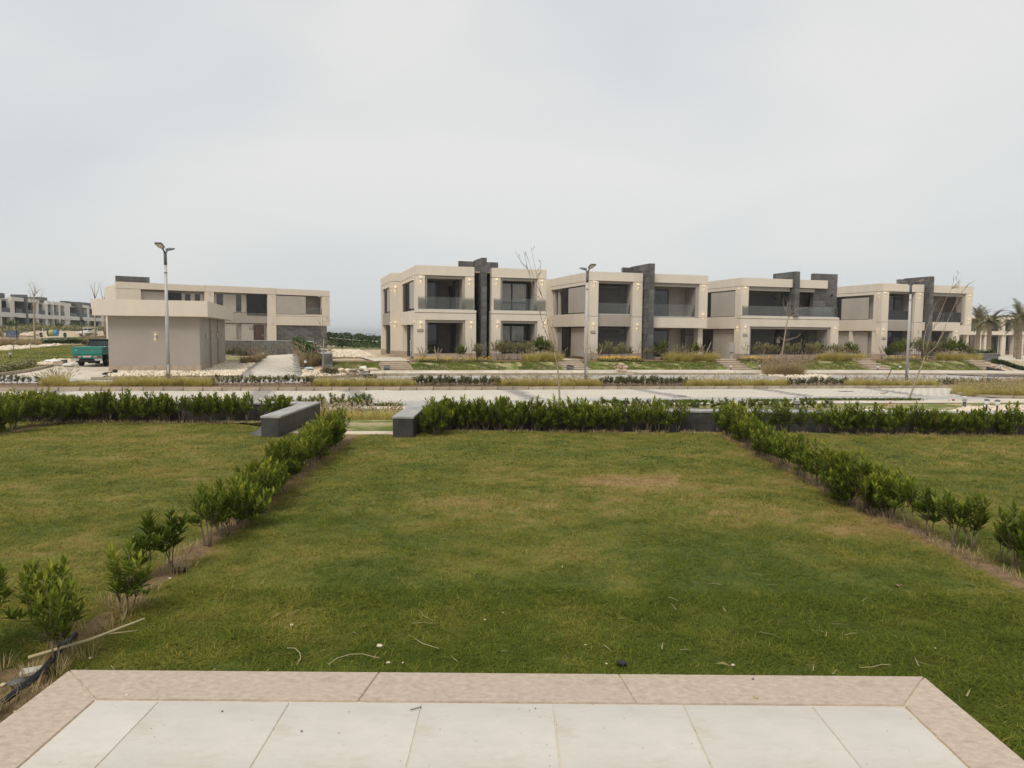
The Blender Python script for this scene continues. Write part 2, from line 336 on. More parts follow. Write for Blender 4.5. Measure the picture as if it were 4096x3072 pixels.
M['pebble'] = mat('pale_pebble', (.66, .56, .42), .85, .12, 2, attr=[(0, (.56, .46, .33)), (.5, (.68, .58, .44)), (1, (.75, .67, .54))], world=True)
M['gravel'] = mat('gravel_bed', (.50, .40, .28), .95, .25, 7, .6, 18, world=True)
M['hedgefar'] = mat('far_hedge_leaf', (.05, .085, .016), .8, .3, .8, attr=[(0, (.025, .05, .008)), (.6, (.06, .10, .018)), (1, (.11, .14, .03))], world=True, trans=.15)
M['stepstone'] = mat('step_stone', (.55, .46, .35), .85, .1, 3, .1, 40, objrand=.05)
M['white'] = mat('white_plastic', (.7, .68, .63), .6, .08, 5)
M['flower_y'] = mat('yellow_flower', (.75, .45, .03), .7, .2, 5)
M['flower_r'] = mat('red_flower', (.5, .025, .03), .7, .2, 5)

# ------------------------------------------------------------------ ground, sea
gx = np.unique(np.concatenate([np.arange(-400, -60, 12), np.arange(-60, 70, 2.), np.arange(70, 420, 12)])); gy = np.unique(np.concatenate([np.arange(-30, 12, 4.), np.arange(12, 22, .5), np.arange(22, 70, 1.5), np.arange(70, 220, 5), np.arange(220, 620, 15)]))
X, Y = np.meshgrid(gx, gy); Zg = hz(X, Y) - .04 - .05 * (Y < 14.2)
V = np.stack([X, Y, Zg], -1).reshape(-1, 3); nx_, ny_ = len(gx), len(gy)
I = (np.arange(ny_ - 1)[:, None] * nx_ + np.arange(nx_ - 1)[None]).ravel(); Q = np.stack([I, I + 1, I + 1 + nx_, I + nx_], 1)
link('ground', fastmesh('ground', V, Q, M['sand'], smooth=True), kind='structure')
mb = MB(); mb.add([(-30000, 300, -8), (30000, 300, -8), (30000, 40000, -8), (-30000, 40000, -8)], [(0, 1, 2, 3)]); obj('sea', mb, M['sea'], kind='structure')

# ------------------------------------------------------------------ lawn
def dry(x, y):
    d = fbm(x * .55 + 3, y * .55, 3, 4) * .7 + .14 + (fbm(x * 2.3, y * 2.6, 9, 3) - .5) * .75 + (fbm(x * 9, y * 13, 19, 3) - .5) * .75 - .2 + .022 * (y - 6)
    for cx, cy, r, s in ((1.55, 9.0, .75, .55), (1.0, 8.7, .5, .25), (2.6, 8.4, .8, .18), (.5, 5.9, .55, .18), (-.4, 7.6, .6, .15), (10.0, 9.6, 1.4, .5), (-6.2, 11.8, 1.2, .2), (.5, 4.15, .4, .15), (-1.9, 6.0, .55, .3), (-1.6, 4.5, .35, .2), (3.2, 6.7, .45, .45), (3.4, 8.9, .4, .3), (-.2, 4.6, .5, .12)):
        d = d + s * np.exp(-(((x - cx) / r) ** 2 + ((y - cy) / (r * .75)) ** 2))
    d = d + .5 * np.exp(-((x + 2.58 + .03 * (y - 4)) / .19) ** 2) + .5 * np.exp(-((x - 3.8 - .04 * np.clip(y - 9, 0, 9)) / .19) ** 2)
    d = d - .16 * np.exp(-(((x - 2.2) / 1.6) ** 2 + ((y - 5.0) / .8) ** 2)) - .2 * np.exp(-(((x + .3) / 1.5) ** 2 + ((y - 4.9) / .6) ** 2)) - .18 * np.exp(-(((x - 1.3) / 1.2) ** 2 + ((y - 6.4) / .5) ** 2))
    d = d - .2 * ss(5.2, 3.4, y)
    return np.clip(d, 0, 1)
def lawn_end(x):                                            # far edge of the lawn, just before the hedge
    return np.where(x < -4.0, 14.05, np.where(x < -2.05, 12.75, np.where(x < -1.6, 12.5, 13.15)))
lx = np.arange(-17, 17.01, .1); ly = np.arange(-2, 14.2, .1); X, Y = np.meshgrid(lx, ly); Yc = np.minimum(Y, lawn_end(X) + .3)
Zl = (fbm(X * .7, Y * .7, 21, 3) - .5) * .05
V = np.stack([X, Yc, Zl], -1).reshape(-1, 3); nx_, ny_ = len(lx), len(ly)
I = (np.arange(ny_ - 1)[:, None] * nx_ + np.arange(nx_ - 1)[None]).ravel(); Q = np.stack([I, I + 1, I + 1 + nx_, I + nx_], 1)
lawn = link('lawn', fastmesh('lawn', V, Q, M['turf'], dry(X, Yc).ravel(), smooth=True), kind='structure')
def lawn_z(x, y): return (fbm(x * .7, y * .7, 21, 3) - .5) * .05
VV, TT, AA = [], [], []; nv = 0
for y0, y1, dens, wd, ht, seg in ((2.4, 5.0, 9500, .0042, .034, 2), (5.0, 7.2, 5200, .0055, .034, 1), (7.2, 10, 3000, .0085, .034, 1), (10, 14.1, 1700, .013, .034, 1)):
    hw = y1 * .76 + .8; n = int(dens * (y1 - y0) * 2 * hw); x = NR.uniform(-hw, hw, n); y = NR.uniform(y0, y1, n)
    k = (y < lawn_end(x)) & ~((x > -2.22) & (x < 2.1) & (y < 3.48)); x, y = x[k], y[k]; d = dry(x, y)
    k = NR.rand(len(x)) > np.clip((d - .8) * 2.2, 0, .7); x, y, d = x[k], y[k], d[k]; n = len(x)
    a = np.clip(d + NR.normal(0, .17, n) + (NR.rand(n) < .10) * .4, 0, 1)
    tuft = .45 + 1.3 * fbm(x * 4.5, y * 5.5, 31, 3)
    v, t, a = blades(np.stack([x, y, lawn_z(x, y) - .004], 1), NR.uniform(0, 6.28, n), NR.uniform(.35, 1.7, n), ht * 1.15 * tuft * NR.uniform(.6, 1.35, n), np.full(n, wd) * NR.uniform(.7, 1.3, n), a, seg=seg)
    VV.append(v); TT.append(t + nv); AA.append(a); nv += len(v)
link('lawn_grass', fastmesh('lawn_grass', np.concatenate(VV), np.concatenate(TT), M['blade'], np.concatenate(AA)), kind='stuff', label='mown green lawn grass with brown dry patches', cat='grass')

# bare soil strips under the side hedges
for hx, y0, y1 in ((-2.6, 2.6, 12.6), (3.85, 4.9, 13.2), (-9.1, 11.4, 14)):
    mb = MB(); n = int((y1 - y0) / .12); V = []
    for i in range(n + 1):
        y = y0 + (y1 - y0) * i / n
        for j, w in enumerate((-1, -.35, .35, 1)):
            x = hx - (.03 * (y - 4) if hx == -2.6 else 0) + (.04 * max(0, y - 9) if hx > 0 else 0) + w * (.12 + .08 * float(vnoise(np.array(y * 3 + j * 5), np.array(j * 3.3), 4))); V.append((x, y, float(lawn_z(np.array(x), np.array(y))) + (-.012 if abs(w) == 1 else .011)))
    mb.add(V, [(i * 4 + j, i * 4 + j + 1, i * 4 + j + 5, i * 4 + j + 4) for i in range(n) for j in range(3)]); obj('soil_strip', mb, M['soil'], kind='structure')

# ------------------------------------------------------------------ terrace: coping stones and tiles
TZ = .15; TY = 3.447
mb = MB(); mb.box(-2.19, 2.06, -1.6, TY - .012, -.1, TZ - .0065); terrace = obj('terrace', mb, M['grout'], kind='structure')
def slab(name, pts, z0, z1, m, parent, bev=.0028):
    k = len(pts); mb = MB(); mb.add([(x, y, z0) for x, y in pts] + [(x, y, z1) for x, y in pts], [tuple(range(k))[::-1], tuple(range(k, 2 * k))] + [(i, (i + 1) % k, k + (i + 1) % k, k + i) for i in range(k)])
    cx = sum(p[0] for p in pts) / k; cy = sum(p[1] for p in pts) / k; mb.v = [(x - cx, y - cy, z) for x, y, z in mb.v]
    return obj(name, mb, m, parent, bevel=bev, loc=(cx, cy, 0))
xl, xr = -2.205, 2.075; il, ir = -1.913, 1.823; iy = 3.165; g = .0022
cuts = [xl, -.76, .62, xr]                                   # front row of coping stones, mitred corners
fr = [[(xl, TY), (il + g, iy + g), (-.70 - g, iy + g), (-.655 - g, TY)], [(-.655 + g, TY), (-.70 + g, iy + g), (.585 - g, iy + g), (.545 - g, TY)], [(.545 + g, TY), (.585 + g, iy + g), (ir - g, iy + g), (xr, TY)]]
for q in fr: slab('coping_stone', q, TZ - .03, TZ + .001, M['coping'], terrace)
for q in ([(xl, TY - .008), (il, iy - .006), (il, 1.6), (xl, 1.6)], [(xl, 1.594), (il, 1.594), (il, -.2), (xl, -.2)], [(xl, -.206), (il, -.206), (il, -1.6), (xl, -1.6)],
          [(xr, TY - .008), (ir, iy - .006), (ir, 1.75), (xr, 1.75)], [(xr, 1.744), (ir, 1.744), (ir, 0), (xr, 0)], [(xr, -.006), (ir, -.006), (ir, -1.6), (xr, -1.6)]):
    slab('coping_stone', q, TZ - .03, TZ + .001, M['coping'], terrace)
tx = [il + .006, -1.612, -1.010, -.401, .202, .798, 1.390, ir - .006]; ty = [iy - .004, 1.96, .75, -.45, -1.6]
for i in range(7):
    for j in range(4):
        slab('tile', [(tx[i] + g, ty[j] - g), (tx[i + 1] - g, ty[j] - g), (tx[i + 1] - g, ty[j + 1] + g), (tx[i] + g, ty[j + 1] + g)], TZ - .03, TZ - .002 + random.uniform(-.0008, .0008), M['tile'], terrace, .003)

# ------------------------------------------------------------------ dark garden walls with slate coping
def garden_wall(label, runs, loc):
    """runs: boxes (x0,x1,y0,y1) of the wall body; facing slabs and coping slabs are pieces of it"""
    w = thing('garden_wall', loc, 0, label, 'wall'); ox, oy = loc[0], loc[1]
    for x0, x1, y0, y1 in runs:
        x0 -= ox; x1 -= ox; y0 -= oy; y1 -= oy
        mb = MB(); mb.box(x0 + .02, x1 - .02, y0 + .02, y1 - .02, -.5, .335); obj('core', mb, M['wallslate'], w)
        alongx = (x1 - x0) > (y1 - y0); Ln = (x1 - x0) if alongx else (y1 - y0); n = max(1, round(Ln / .9))
        for i in range(n):
            a, b = i * Ln / n + .002, (i + 1) * Ln / n - .002; mb = MB()
            if alongx: mb.box(x0 + a, x0 + b, y0 - .015, y1 + .015, .337, .372)
            else: mb.box(x0 - .015, x1 + .015, y0 + a, y0 + b, .337, .372)
            obj('coping_slab', mb, M['slate_top'], w, bevel=.004)
            for z0, z1 in ((-.1, .132), (.136, .335)):
                mb = MB()
                if alongx: mb.box(x0 + a, x0 + b, y0, y0 + .018, z0, z1); obj('facing_slab', mb, M['wallslate'], w, bevel=.002)
                else:
                    for xx in (x0, x1 - .018):
                        mb = MB(); mb.box(xx, xx + .018, y0 + a, y0 + b, z0, z1); obj('facing_slab', mb, M['wallslate'], w, bevel=.002)
        if not alongx:
            mb = MB(); mb.box(x0 + .02, x1 - .02, y0 - .001, y0 + .019, -.1, .335); obj('facing_slab', mb, M['wallslate'], w, bevel=.002)
    return w
garden_wall('low dark slate wall at the left, behind the left lawn, ending in a short wing beside the hedge', [(-16, -4.385, 14.62, 14.97), (-4.38, -4.06, 12.32, 14.97)], (-4.2, 14.6, 0))
garden_wall('low dark slate wall behind the middle and right hedge, its short wing right of the gap', [(-1.735, 17, 13.75, 14.1), (-2.09, -1.74, 12.4, 14.72)], (-1.9, 13.8, 0))
mb = MB(); mb.box(-4.05, -2.1, 12.78, 13.15, -.14, .012); obj('threshold_step', mb, M['stepstone'], bevel=.01, kind='structure')
mb = MB()                                                   # a lifted corner of sheet beside the left wing
mb.add([(-4.42, 12.42, .005), (-4.75, 12.6, .004), (-4.42, 12.85, .01), (-4.40, 12.5, .22), (-4.43, 12.75, .18), (-4.53, 12.5, .09)], [(0, 5, 3), (0, 1, 5), (1, 2, 5), (5, 2, 4), (5, 4, 3), (0, 2, 1), (0, 3, 4, 2)]); obj('black_sheet', mb, M['slate'], label='loose black sheet leaning at the foot of the left wall wing', cat='sheet')

# ------------------------------------------------------------------ streets, kerbs, paths
K1 = [G(u, v) for u, v in ((-1400, 1573), (-600, 1571), (0, 1568), (700, 1566), (1400, 1564), (2050, 1561), (2700, 1558), (3400, 1555), (4096, 1553), (4900, 1551))]   # foot of the near kerb
K1b = [G(u, v) for u, v in ((-1400, 1545), (-600, 1543), (0, 1541), (700, 1540), (1400, 1538), (2050, 1536.5), (2700, 1535), (3400, 1533), (4096, 1531), (4900, 1529))]   # back of the planted strip
K2 = [G(u, v) for u, v in ((361, 1523), (760, 1520), (1250, 1518), (1400, 1512), (1480, 1505), (2050, 1503), (2700, 1501), (3400, 1501), (4096, 1502), (4900, 1502))]
ME = [G(u, v) for u, v in ((-1400, 1612), (-600, 1608), (0, 1606), (700, 1607), (1480, 1608), (2100, 1600), (2700, 1592), (3400, 1587), (4096, 1583), (4900, 1578))]
NE = [G(u, v) for u, v in ((-1400, 1636), (-600, 1632), (0, 1630), (700, 1629), (1500, 1628), (2100, 1620), (2700, 1611), (3400, 1604), (4096, 1599), (4900, 1593))]
P2 = [G(u, v) for u, v in ((-1400, 1665), (-600, 1658), (0, 1652), (700, 1649), (1500, 1641), (2100, 1634), (2700, 1622), (3400, 1617), (4096, 1614), (4900, 1606))]
street = strip('street', ME, K1, M['street'], .0, 70, 5, kind='structure')
gutter = strip('gutter_lane', NE, ME, M['street'], .002, 70, 3, kind='structure')
footpath = strip('footpath', P2, NE, M['path'], .03, 70, 3, kind='structure')
street2 = strip('far_street', K1b[2:], [G(u, v) for u, v in ((-60, 1503), (380, 1519))] + K2, M['street'], .0, 70, 5, kind='structure')
parking = patch('parking_area', [G(u, v) for u, v in ((-900, 1541), (380, 1536), (380, 1517), (440, 1498), (446, 1470), (520, 1447), (300, 1447), (215, 1466), (113, 1489), (0, 1504), (-300, 1522), (-900, 1530))], M['path'], .004, kind='structure')
def tan_at(P, p):
    b = min(range(len(P) - 1), key=lambda i: ((P[i] + P[i + 1]) / 2 - p).length); return (P[b + 1] - P[b]).normalized()
def lay_pavers(name, near, far, m, parent, rowdir, lx_, ly_, bands=(), wide=.3, off=.02, seed=1, bandval=(.78, 1.), xlim=(-34, 52)):
    """rows of real pavers over a street: each a small raised block; joined because there are thousands"""
    poly = list(near) + list(far)[::-1]; rg = np.random.RandomState(seed)
    c, s = math.cos(rowdir), math.sin(rowdir)
    U = [p.x * c + p.y * s for p in poly]; Vv = [-p.x * s + p.y * c for p in poly]
    us = np.arange(min(U), max(U), lx_); vs = np.arange(min(Vv), max(Vv), ly_)
    u, v = np.meshgrid(us, vs); u = u + (np.arange(len(vs))[:, None] % 2) * lx_ / 2; u = u.ravel(); v = v.ravel()
    x = u * c - v * s; y = u * s + v * c; k = inside([(p.x, p.y) for p in poly], x, y) & (x > xlim[0]) & (x < xlim[1]) & (np.abs(x) < .95 * y + 6); u, v, x, y = u[k], v[k], x[k], y[k]
    n = len(u); a = rg.rand(n) * .7
    for (p, q) in bands:
        d = (q - p).to_2d().normalized(); dist = np.abs((x - p.x) * d.y - (y - p.y) * d.x); b = dist < wide; a[b] = bandval[0] + rg.rand(b.sum()) * (bandval[1] - bandval[0])
    gp = .008; hx_, hy_ = lx_ / 2 - gp, ly_ / 2 - gp; zz = hz(x, y) + off + rg.uniform(-.003, .003, n); P = []
    for du, dv, dz, in ((-hx_, -hy_, -.02), (hx_, -hy_, -.02), (hx_, hy_, -.02), (-hx_, hy_, -.02), (-hx_ + .006, -hy_ + .006, 0), (hx_ - .006, -hy_ + .006, 0), (hx_ - .006, hy_ - .006, 0), (-hx_ + .006, hy_ - .006, 0)):
        uu, vv = u + du, v + dv; P.append(np.stack([uu * c - vv * s, uu * s + vv * c, zz + dz], 1))
    V = np.stack(P, 1).reshape(-1, 3); b = (np.arange(n) * 8)[:, None]
    Q = np.concatenate([b + f for f in ([4, 5, 6, 7], [0, 1, 5, 4], [1, 2, 6, 5], [2, 3, 7, 6], [3, 0, 4, 7])], 1).reshape(-1, 4)
    return link(name, fastmesh(name, V, Q, m, np.repeat(a, 8)), parent, kind='stuff')
bands = [(G(*p), G(*q)) for p, q in (((150, 1592), (235, 1569)), ((1005, 1604), (1045, 1568)), ((1462, 1606), (1412, 1566)), ((2150, 1604), (2045, 1564)), ((2735, 1592), (2560, 1561)), ((3225, 1586), (3040, 1557)), ((3660, 1582), (3480, 1556)), ((4100, 1580), (3900, 1554)))]
SD = math.atan2(K1[-2].y - K1[2].y, K1[-2].x - K1[2].x)
lay_pavers('paver', ME, K1, M['paver'], street, SD, .42, .21, bands, .38)
lay_pavers('paver', NE, ME, M['greypaver'], gutter, SD, .3, .3, off=.022, seed=2)
lay_pavers('paver', K1b[2:], [G(-60, 1503), G(380, 1519)] + K2, M['greypaver'], street2, SD, .42, .21, seed=3)
def kerb(name, P, step=.72, w=.16, h=.15, back=0., parent=None):
    mb0 = MB(); mb0.box(-step / 2 + .013, step / 2 - .013, -w / 2, w / 2, -.12, h); me = mesh('kerb_stone', mb0, M['kerb'], bevel=.018)
    R_ = resample(P, step); e = thing(name, R_[len(R_) // 2]); e['kind'] = 'structure'; eo = R_[len(R_) // 2]
    for a, b in zip(R_, R_[1:]):
        m_ = (a + b) / 2
        if abs(m_.x) > .95 * m_.y + 6: continue
        t = math.atan2(b.y - a.y, b.x - a.x); nx, ny = -math.sin(t), math.cos(t)
        link('kerb_stone', me, e, (m_.x + nx * (w / 2 + back) - eo.x, m_.y + ny * (w / 2 + back) - eo.y, hzf(m_.x, m_.y) - eo.z + random.uniform(-.006, .006)), t + random.uniform(-.008, .008))
    return e
kerb('street_kerb', K1); kerb('far_street_kerb', K2)
kerb('parking_kerb', [G(u, v) for u, v in ((-300, 1524), (-100, 1512), (0, 1505), (60, 1497), (113, 1490), (160, 1480), (215, 1467))])
strip('planted_strip', [p + Vector((-.02, .15, 0)) for p in K1], K1b, M['soil'], .09, 70, 3, kind='structure')
# strip behind the far kerb, up to the lawns of the houses
K2s = K2[4:]; strip('pavement', [p + Vector((0, .14, 0)) for p in K2s], [G(u, v) for u, v in ((1480, 1491), (2050, 1488), (2700, 1486.5), (3400, 1487), (4096, 1488), (4900, 1490))], M['path'], .12, 50, 3, kind='structure')
# grass island at the right with its own kerb
isl = [G(u, v) for u, v in ((4300, 1600), (4096, 1597), (3960, 1594), (3850, 1585), (3800, 1575), (3810, 1566), (3900, 1559), (4096, 1556), (4300, 1555))]
kerb('island_kerb', isl[::-1][3:] , .6, .14, .14)
patch('island_bed', isl, M['soil'], .06, kind='structure')
# driveway between the utility building and the planter
dw_n = [G(966, 1508), G(1206, 1513)]; dw_f = [G(1080, 1414), G(1192, 1416)]
drive = strip('driveway', dw_n, dw_f, M['street'], .01, 4, 40, kind='structure')
lay_pavers('paver', dw_n, dw_f, M['paver'], drive, math.atan2(dw_n[1].y - dw_n[0].y, dw_n[1].x - dw_n[0].x), .42, .25, [(dw_n[0], dw_f[0]), (dw_n[1], dw_f[1])], .28, off=.03, seed=5, bandval=(.76, .9))
# ------------------------------------------------------------------ houses
class House:
    """coordinates: s along the facade, t back from it, z up; all in the frame of the row, shifted to the house's own base"""
    def __init__(h, name, O, yaw, s0, z0, label, cat='house', group=None):
        h.s0 = s0; h.yaw = yaw; h.O = O; h.z0 = z0; e = (math.cos(yaw), math.sin(yaw))
        h.root = thing(name, (O[0] + e[0] * s0, O[1] + e[1] * s0, z0), yaw, label, cat, group)
    def p(h, name, m, *boxes, parent=None, bevel=0., **k):
        mb = MB()
        for b in boxes: mb.box(b[0] - h.s0, b[1] - h.s0, b[2], b[3], b[4], b[5])
        return obj(name, mb, M[m], parent or h.root, bevel=bevel, **k)
    def recess(h, s0, s1, z0, z1, t0, t1, m='taupe', left=True, right=True, floor=True, back=True):
        """an open loggia: back, side, ceiling and floor faces around the space"""
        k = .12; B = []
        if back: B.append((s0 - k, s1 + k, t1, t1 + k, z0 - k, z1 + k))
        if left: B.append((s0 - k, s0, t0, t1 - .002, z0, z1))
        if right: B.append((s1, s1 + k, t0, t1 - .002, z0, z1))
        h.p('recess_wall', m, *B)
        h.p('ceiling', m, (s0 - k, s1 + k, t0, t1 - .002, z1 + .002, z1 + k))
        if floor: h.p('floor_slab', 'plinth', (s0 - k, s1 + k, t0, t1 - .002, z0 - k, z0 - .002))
    def window(h, s0, s1, z0, z1, t, mull=(), rail=None, pane='pane', fw=.07, curtain=False):
        B = [(s0, s1, t - .03, t + .05, z1 - fw, z1), (s0, s1, t - .03, t + .05, z0, z0 + fw), (s0, s0 + fw, t - .03, t + .05, z0 + fw, z1 - fw), (s1 - fw, s1, t - .03, t + .05, z0 + fw, z1 - fw)]
        B += [(q - fw / 2, q + fw / 2, t - .03, t + .05, z0 + fw, z1 - fw) for q in mull]
        if rail: B += [(s0 + fw, s1 - fw, t - .025, t + .045, rail - .04, rail + .04)]
        w = h.p('window', 'dark', *B); ed = [s0 + fw] + list(mull) + [s1 - fw]
        for a, b in zip(ed, ed[1:]):
            if curtain:
                n = 60; mb = MB(); V = []
                for i in range(n + 1):
                    s = a + (b - a) * i / n; d = .035 * math.sin(i * .9 + 1.3 * math.sin(i * .31)); V += [(s - h.s0, t + .09 + d, z0 + fw), (s - h.s0, t + .09 + d, z1 - fw)]
                mb.add(V, [(2 * i, 2 * i + 2, 2 * i + 3, 2 * i + 1) for i in range(n)]); obj('curtain', mb, M['curtain'], w, smooth=True)
                h.p('pane', 'winglass', (a + .01, b - .01, t + .004, t + .012, z0 + fw, z1 - fw), parent=w)
            else: h.p('pane', pane, (a + .001, b - .001, t + .004, t + .014, z0 + fw, z1 - fw), parent=w)
        return w
    def shutter(h, s0, s1, z0, z1, t, n=34, m='shutter'):
        mb = MB(); V = []; Fs = []
        for i in range(n + 1):
            z = z0 + (z1 - z0) * i / n
            for dz, dt in ((0, .012), (.25, -.006), (.75, -.006)):
                if i == n and dz: break
                zz = z + dz * (z1 - z0) / n; V += [(s0 - h.s0, t + dt, zz), (s1 - h.s0, t + dt, zz)]
        k = len(V) // 2; mb.add(V, [(2 * i, 2 * i + 1, 2 * i + 3, 2 * i + 2) for i in range(k - 1)]); o = obj('roller_shutter', mb, M[m], h.root)
        h.p('shutter_box', m, (s0 - .02, s1 + .02, t - .14, t + .02, z1 - .22, z1 + .0), parent=o); return o
    def louvre_side(h, s, t0, t1, z0, z1, pitch=.13):
        """louvred screen on a wall that faces along -s"""
        n = int((z1 - z0) / pitch); o = h.p('louvre_screen', 'dark', (s - .02, s + .04, t0, t0 + .05, z0, z1), (s - .02, s + .04, t1 - .05, t1, z0, z1), (s - .02, s + .04, (t0 + t1) / 2 - .03, (t0 + t1) / 2 + .03, z0, z1), (s + .06, s + .07, t0, t1, z0, z1))
        h.p('slats', 'dark', *[(s - .035, s + .03, t0 + .05, t1 - .05, z0 + i * pitch, z0 + i * pitch + .06) for i in range(n)], parent=o, kind='stuff'); return o
    def louvre_front(h, s0, s1, t, z0, z1, pitch=.13):
        n = int((z1 - z0) / pitch); o = h.p('louvre_screen', 'dark', (s0, s0 + .05, t - .02, t + .04, z0, z1), (s1 - .05, s1, t - .02, t + .04, z0, z1), ((s0 + s1) / 2 - .03, (s0 + s1) / 2 + .03, t - .02, t + .04, z0, z1), (s0, s1, t + .06, t + .07, z0, z1))
        h.p('slats', 'dark', *[(s0 + .05, s1 - .05, t - .035, t + .03, z0 + i * pitch, z0 + i * pitch + .06) for i in range(n)], parent=o, kind='stuff'); return o
    def glass(h, s0, s1, z0, z1, t, n=3, ret=None):
        o = h.p('balustrade', 'pole', (s0, s1, t - .02, t + .03, z0 - .03, z0 + .03))
        for i in range(n): h.p('glass_pane', 'glass', (s0 + (s1 - s0) * i / n + .008, s0 + (s1 - s0) * (i + 1) / n - .008, t, t + .014, z0 + .03, z1), parent=o)
        if ret: h.p('glass_pane', 'glass', (s0, s0 + .014, t + .02, t + ret, z0 + .03, z1), parent=o); h.p('glass_pane', 'glass', (s1 - .014, s1, t + .02, t + ret, z0 + .03, z1), parent=o)
        return o
    def slate(h, name, s0, s1, t0, t1, z0, z1, faces='FL', tile=.62, row=.48):
        """slate clad wall: core plus single slate tiles on its visible faces (F front, L left end, R right)"""
        c = h.p(name, 'slatejoint', (s0 + .02, s1 - .02, t0 + .02, t1 - .02, z0, z1 - .01)); nz = max(1, round((z1 - z0) / row)); rh = (z1 - z0) / nz; rg = random.Random(int(s0 * 100)); cache = {}
        def piece(a, b, c0, c1, q, ax):
            key = (round(b - a, 3), ax)
            if key not in cache:
                mb = MB(); w = (b - a) / 2 - .007
                if ax == 'F': mb.box(-w, w, -.008, .012, .007, rh - .007)
                else: mb.box(-.008, .012, -w, w, .007, rh - .007)
                cache[key] = mesh('slate_tile', mb, M['slate'])
            return cache[key]
        for r in range(nz):
            z = z0 + r * rh
            for ax in faces:
                lo, hi = (s0, s1) if ax == 'F' else (t0, t1); n = max(1, round((hi - lo) / tile)); w = (hi - lo) / n; sh = (w / 2 if (r % 2 and n > 1) else 0)
                ed = [lo] + [lo + w * i + sh for i in range(1 if sh == 0 else 0, n)] + [hi]; ed = [e for i, e in enumerate(ed) if i == 0 or e - ed[i - 1] > .05]
                for a, b in zip(ed, ed[1:]):
                    me = piece(a, b, 0, 0, 0, 'F' if ax == 'F' else 'L'); m_ = (a + b) / 2; j = rg.uniform(-.004, .004)
                    loc = (m_ - h.s0, t0 + j, z) if ax == 'F' else ((s0 if ax == 'L' else s1 - .004) - h.s0 + j, m_, z)
                    link('slate_tile', me, c, loc)
        return c
    def sconce(h, s, z, t=0., side='F', lit=True, m='lampwhite'):
        x, y = s - h.s0, t; off = .075; px, py = (x, y - off) if side == 'F' else (x - off, y)
        mb = MB(); mb.lathe((px, py, z - .1), [(.045, 0), (.05, .01), (.05, .19), (.045, .2)], 10)
        if side == 'F': mb.box(x - .03, x + .03, y - .04, y, z - .04, z + .04)
        else: mb.box(x - .04, x, y - .03, y + .03, z - .04, z + .04)
        o = obj('wall_light', mb, M[m], h.root)
        if lit:
            mb = MB(); mb.lathe((px, py, z + .101), [(.036, 0), (.036, .006)], 8); mb.lathe((px, py, z - .107), [(.036, 0), (.036, .006)], 8); obj('lamp_lens', mb, M['glow'], o)
            for dz in (.16, -.16):
                l_ = bpy.data.lights.new('wall_glow', 'POINT'); l_.energy = .12; l_.color = (1, .72, .38); l_.shadow_soft_size = .02
                lo = link('wall_glow', l_, o, (px, py, z + dz))
        return o
    def plaque(h, s, z, txt, t=0., w=.42, hh=.21):
        o = h.p('number_plaque', 'plaque', (s - w / 2, s + w / 2, t - .02, t - .001, z - hh / 2, z + hh / 2)); lettering(txt, hh * .82, M['plaquetext'], o, (s - h.s0, t - .023, z), 0); return o
def lettering(txt, size, m, parent, loc, rz, name='lettering', depth=.003):
    cu = bpy.data.curves.new(name, 'FONT'); cu.body = txt; cu.size = size * 1.28; cu.align_x = 'CENTER'; cu.align_y = 'CENTER'; cu.extrude = depth; cu.offset = .004
    tmp = bpy.data.objects.new('tmp', cu); COL.objects.link(tmp); bpy.context.view_layer.update()
    me = bpy.data.meshes.new_from_object(tmp.evaluated_get(bpy.context.evaluated_depsgraph_get())); bpy.data.objects.remove(tmp); me.materials.clear(); me.materials.append(m)
    o = link(name, me, parent, loc); o.rotation_euler = (math.pi / 2, 0, rz); return o
R_, GV = 6.42, 5.74                                          # roof level, groove under the parapet
def px1(a, b): return 1480 + a * .3617, 980 + b * .3617
def px2(a, b): return 2160 + a * .3617, 980 + b * .3617
def px3(a, b): return 2780 + a * .36157, 980 + b * .36157
def px4(a, b): return 3300 + a * .3617, 980 + b * .3617

def framed_bay(h, s0, s1, cl, cr, dep=2.4, glass=True):
    """a bay with a heavy frame on both floors, a ledge with a glass balustrade, and two loggias"""
    T = .55
    h.p('parapet', 'cream', (s0, s1, -.02, T, GV + .02, R_), bevel=.012)
    h.p('column', 'cream', (s0, s0 + cl, 0, T, 3.42, GV), bevel=.012); h.p('column', 'cream', (s1 - cr, s1, 0, T, 3.42, GV), bevel=.012)
    h.p('ledge', 'cream', (s0 - .06, s1 + .12, -.14, T, 3.22, 3.42), bevel=.012)
    h.p('beam', 'cream', (s0 - .05, s1 + .11, -.11, T, 2.72, 3.20), bevel=.012)
    for a, b in ((s0 - .05, s0 + cl), (s1 - cr, s1 + .11)):
        h.p('column', 'cream', (a, b, -.11, T, .42, 2.72), bevel=.012); h.p('plinth', 'plinth', (a - .015, b + .015, -.13, T, -.35, .415), bevel=.01)
    for z0, z1, tt in ((3.43, GV - .01, 0), (.38, 2.71, -.11)):
        a, b = s0 + cl, s1 - cr; f = .16
        h.p('frame_trim', 'taupe', (a, b, tt + .12, T + .1, z1 - f, z1), (a, a + f, tt + .12, T + .1, z0, z1 - f), (b - f, b, tt + .12, T + .1, z0, z1 - f))
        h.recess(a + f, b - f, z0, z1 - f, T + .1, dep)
    h.p('sill', 'plinth', (s0 + cl, s1 - cr, -.06, T + .1, -.35, .37), bevel=.01)
    if glass: h.glass(s0 + .15, s1 - .08, 3.44, 4.3, -.08, 3, .5)
def body(h, s0, s1, t0, t1, m='cream', z1=R_ - .12, z0=-1.2): h.p('main_block', m, (s0, s1, t0, t1, z0, z1))
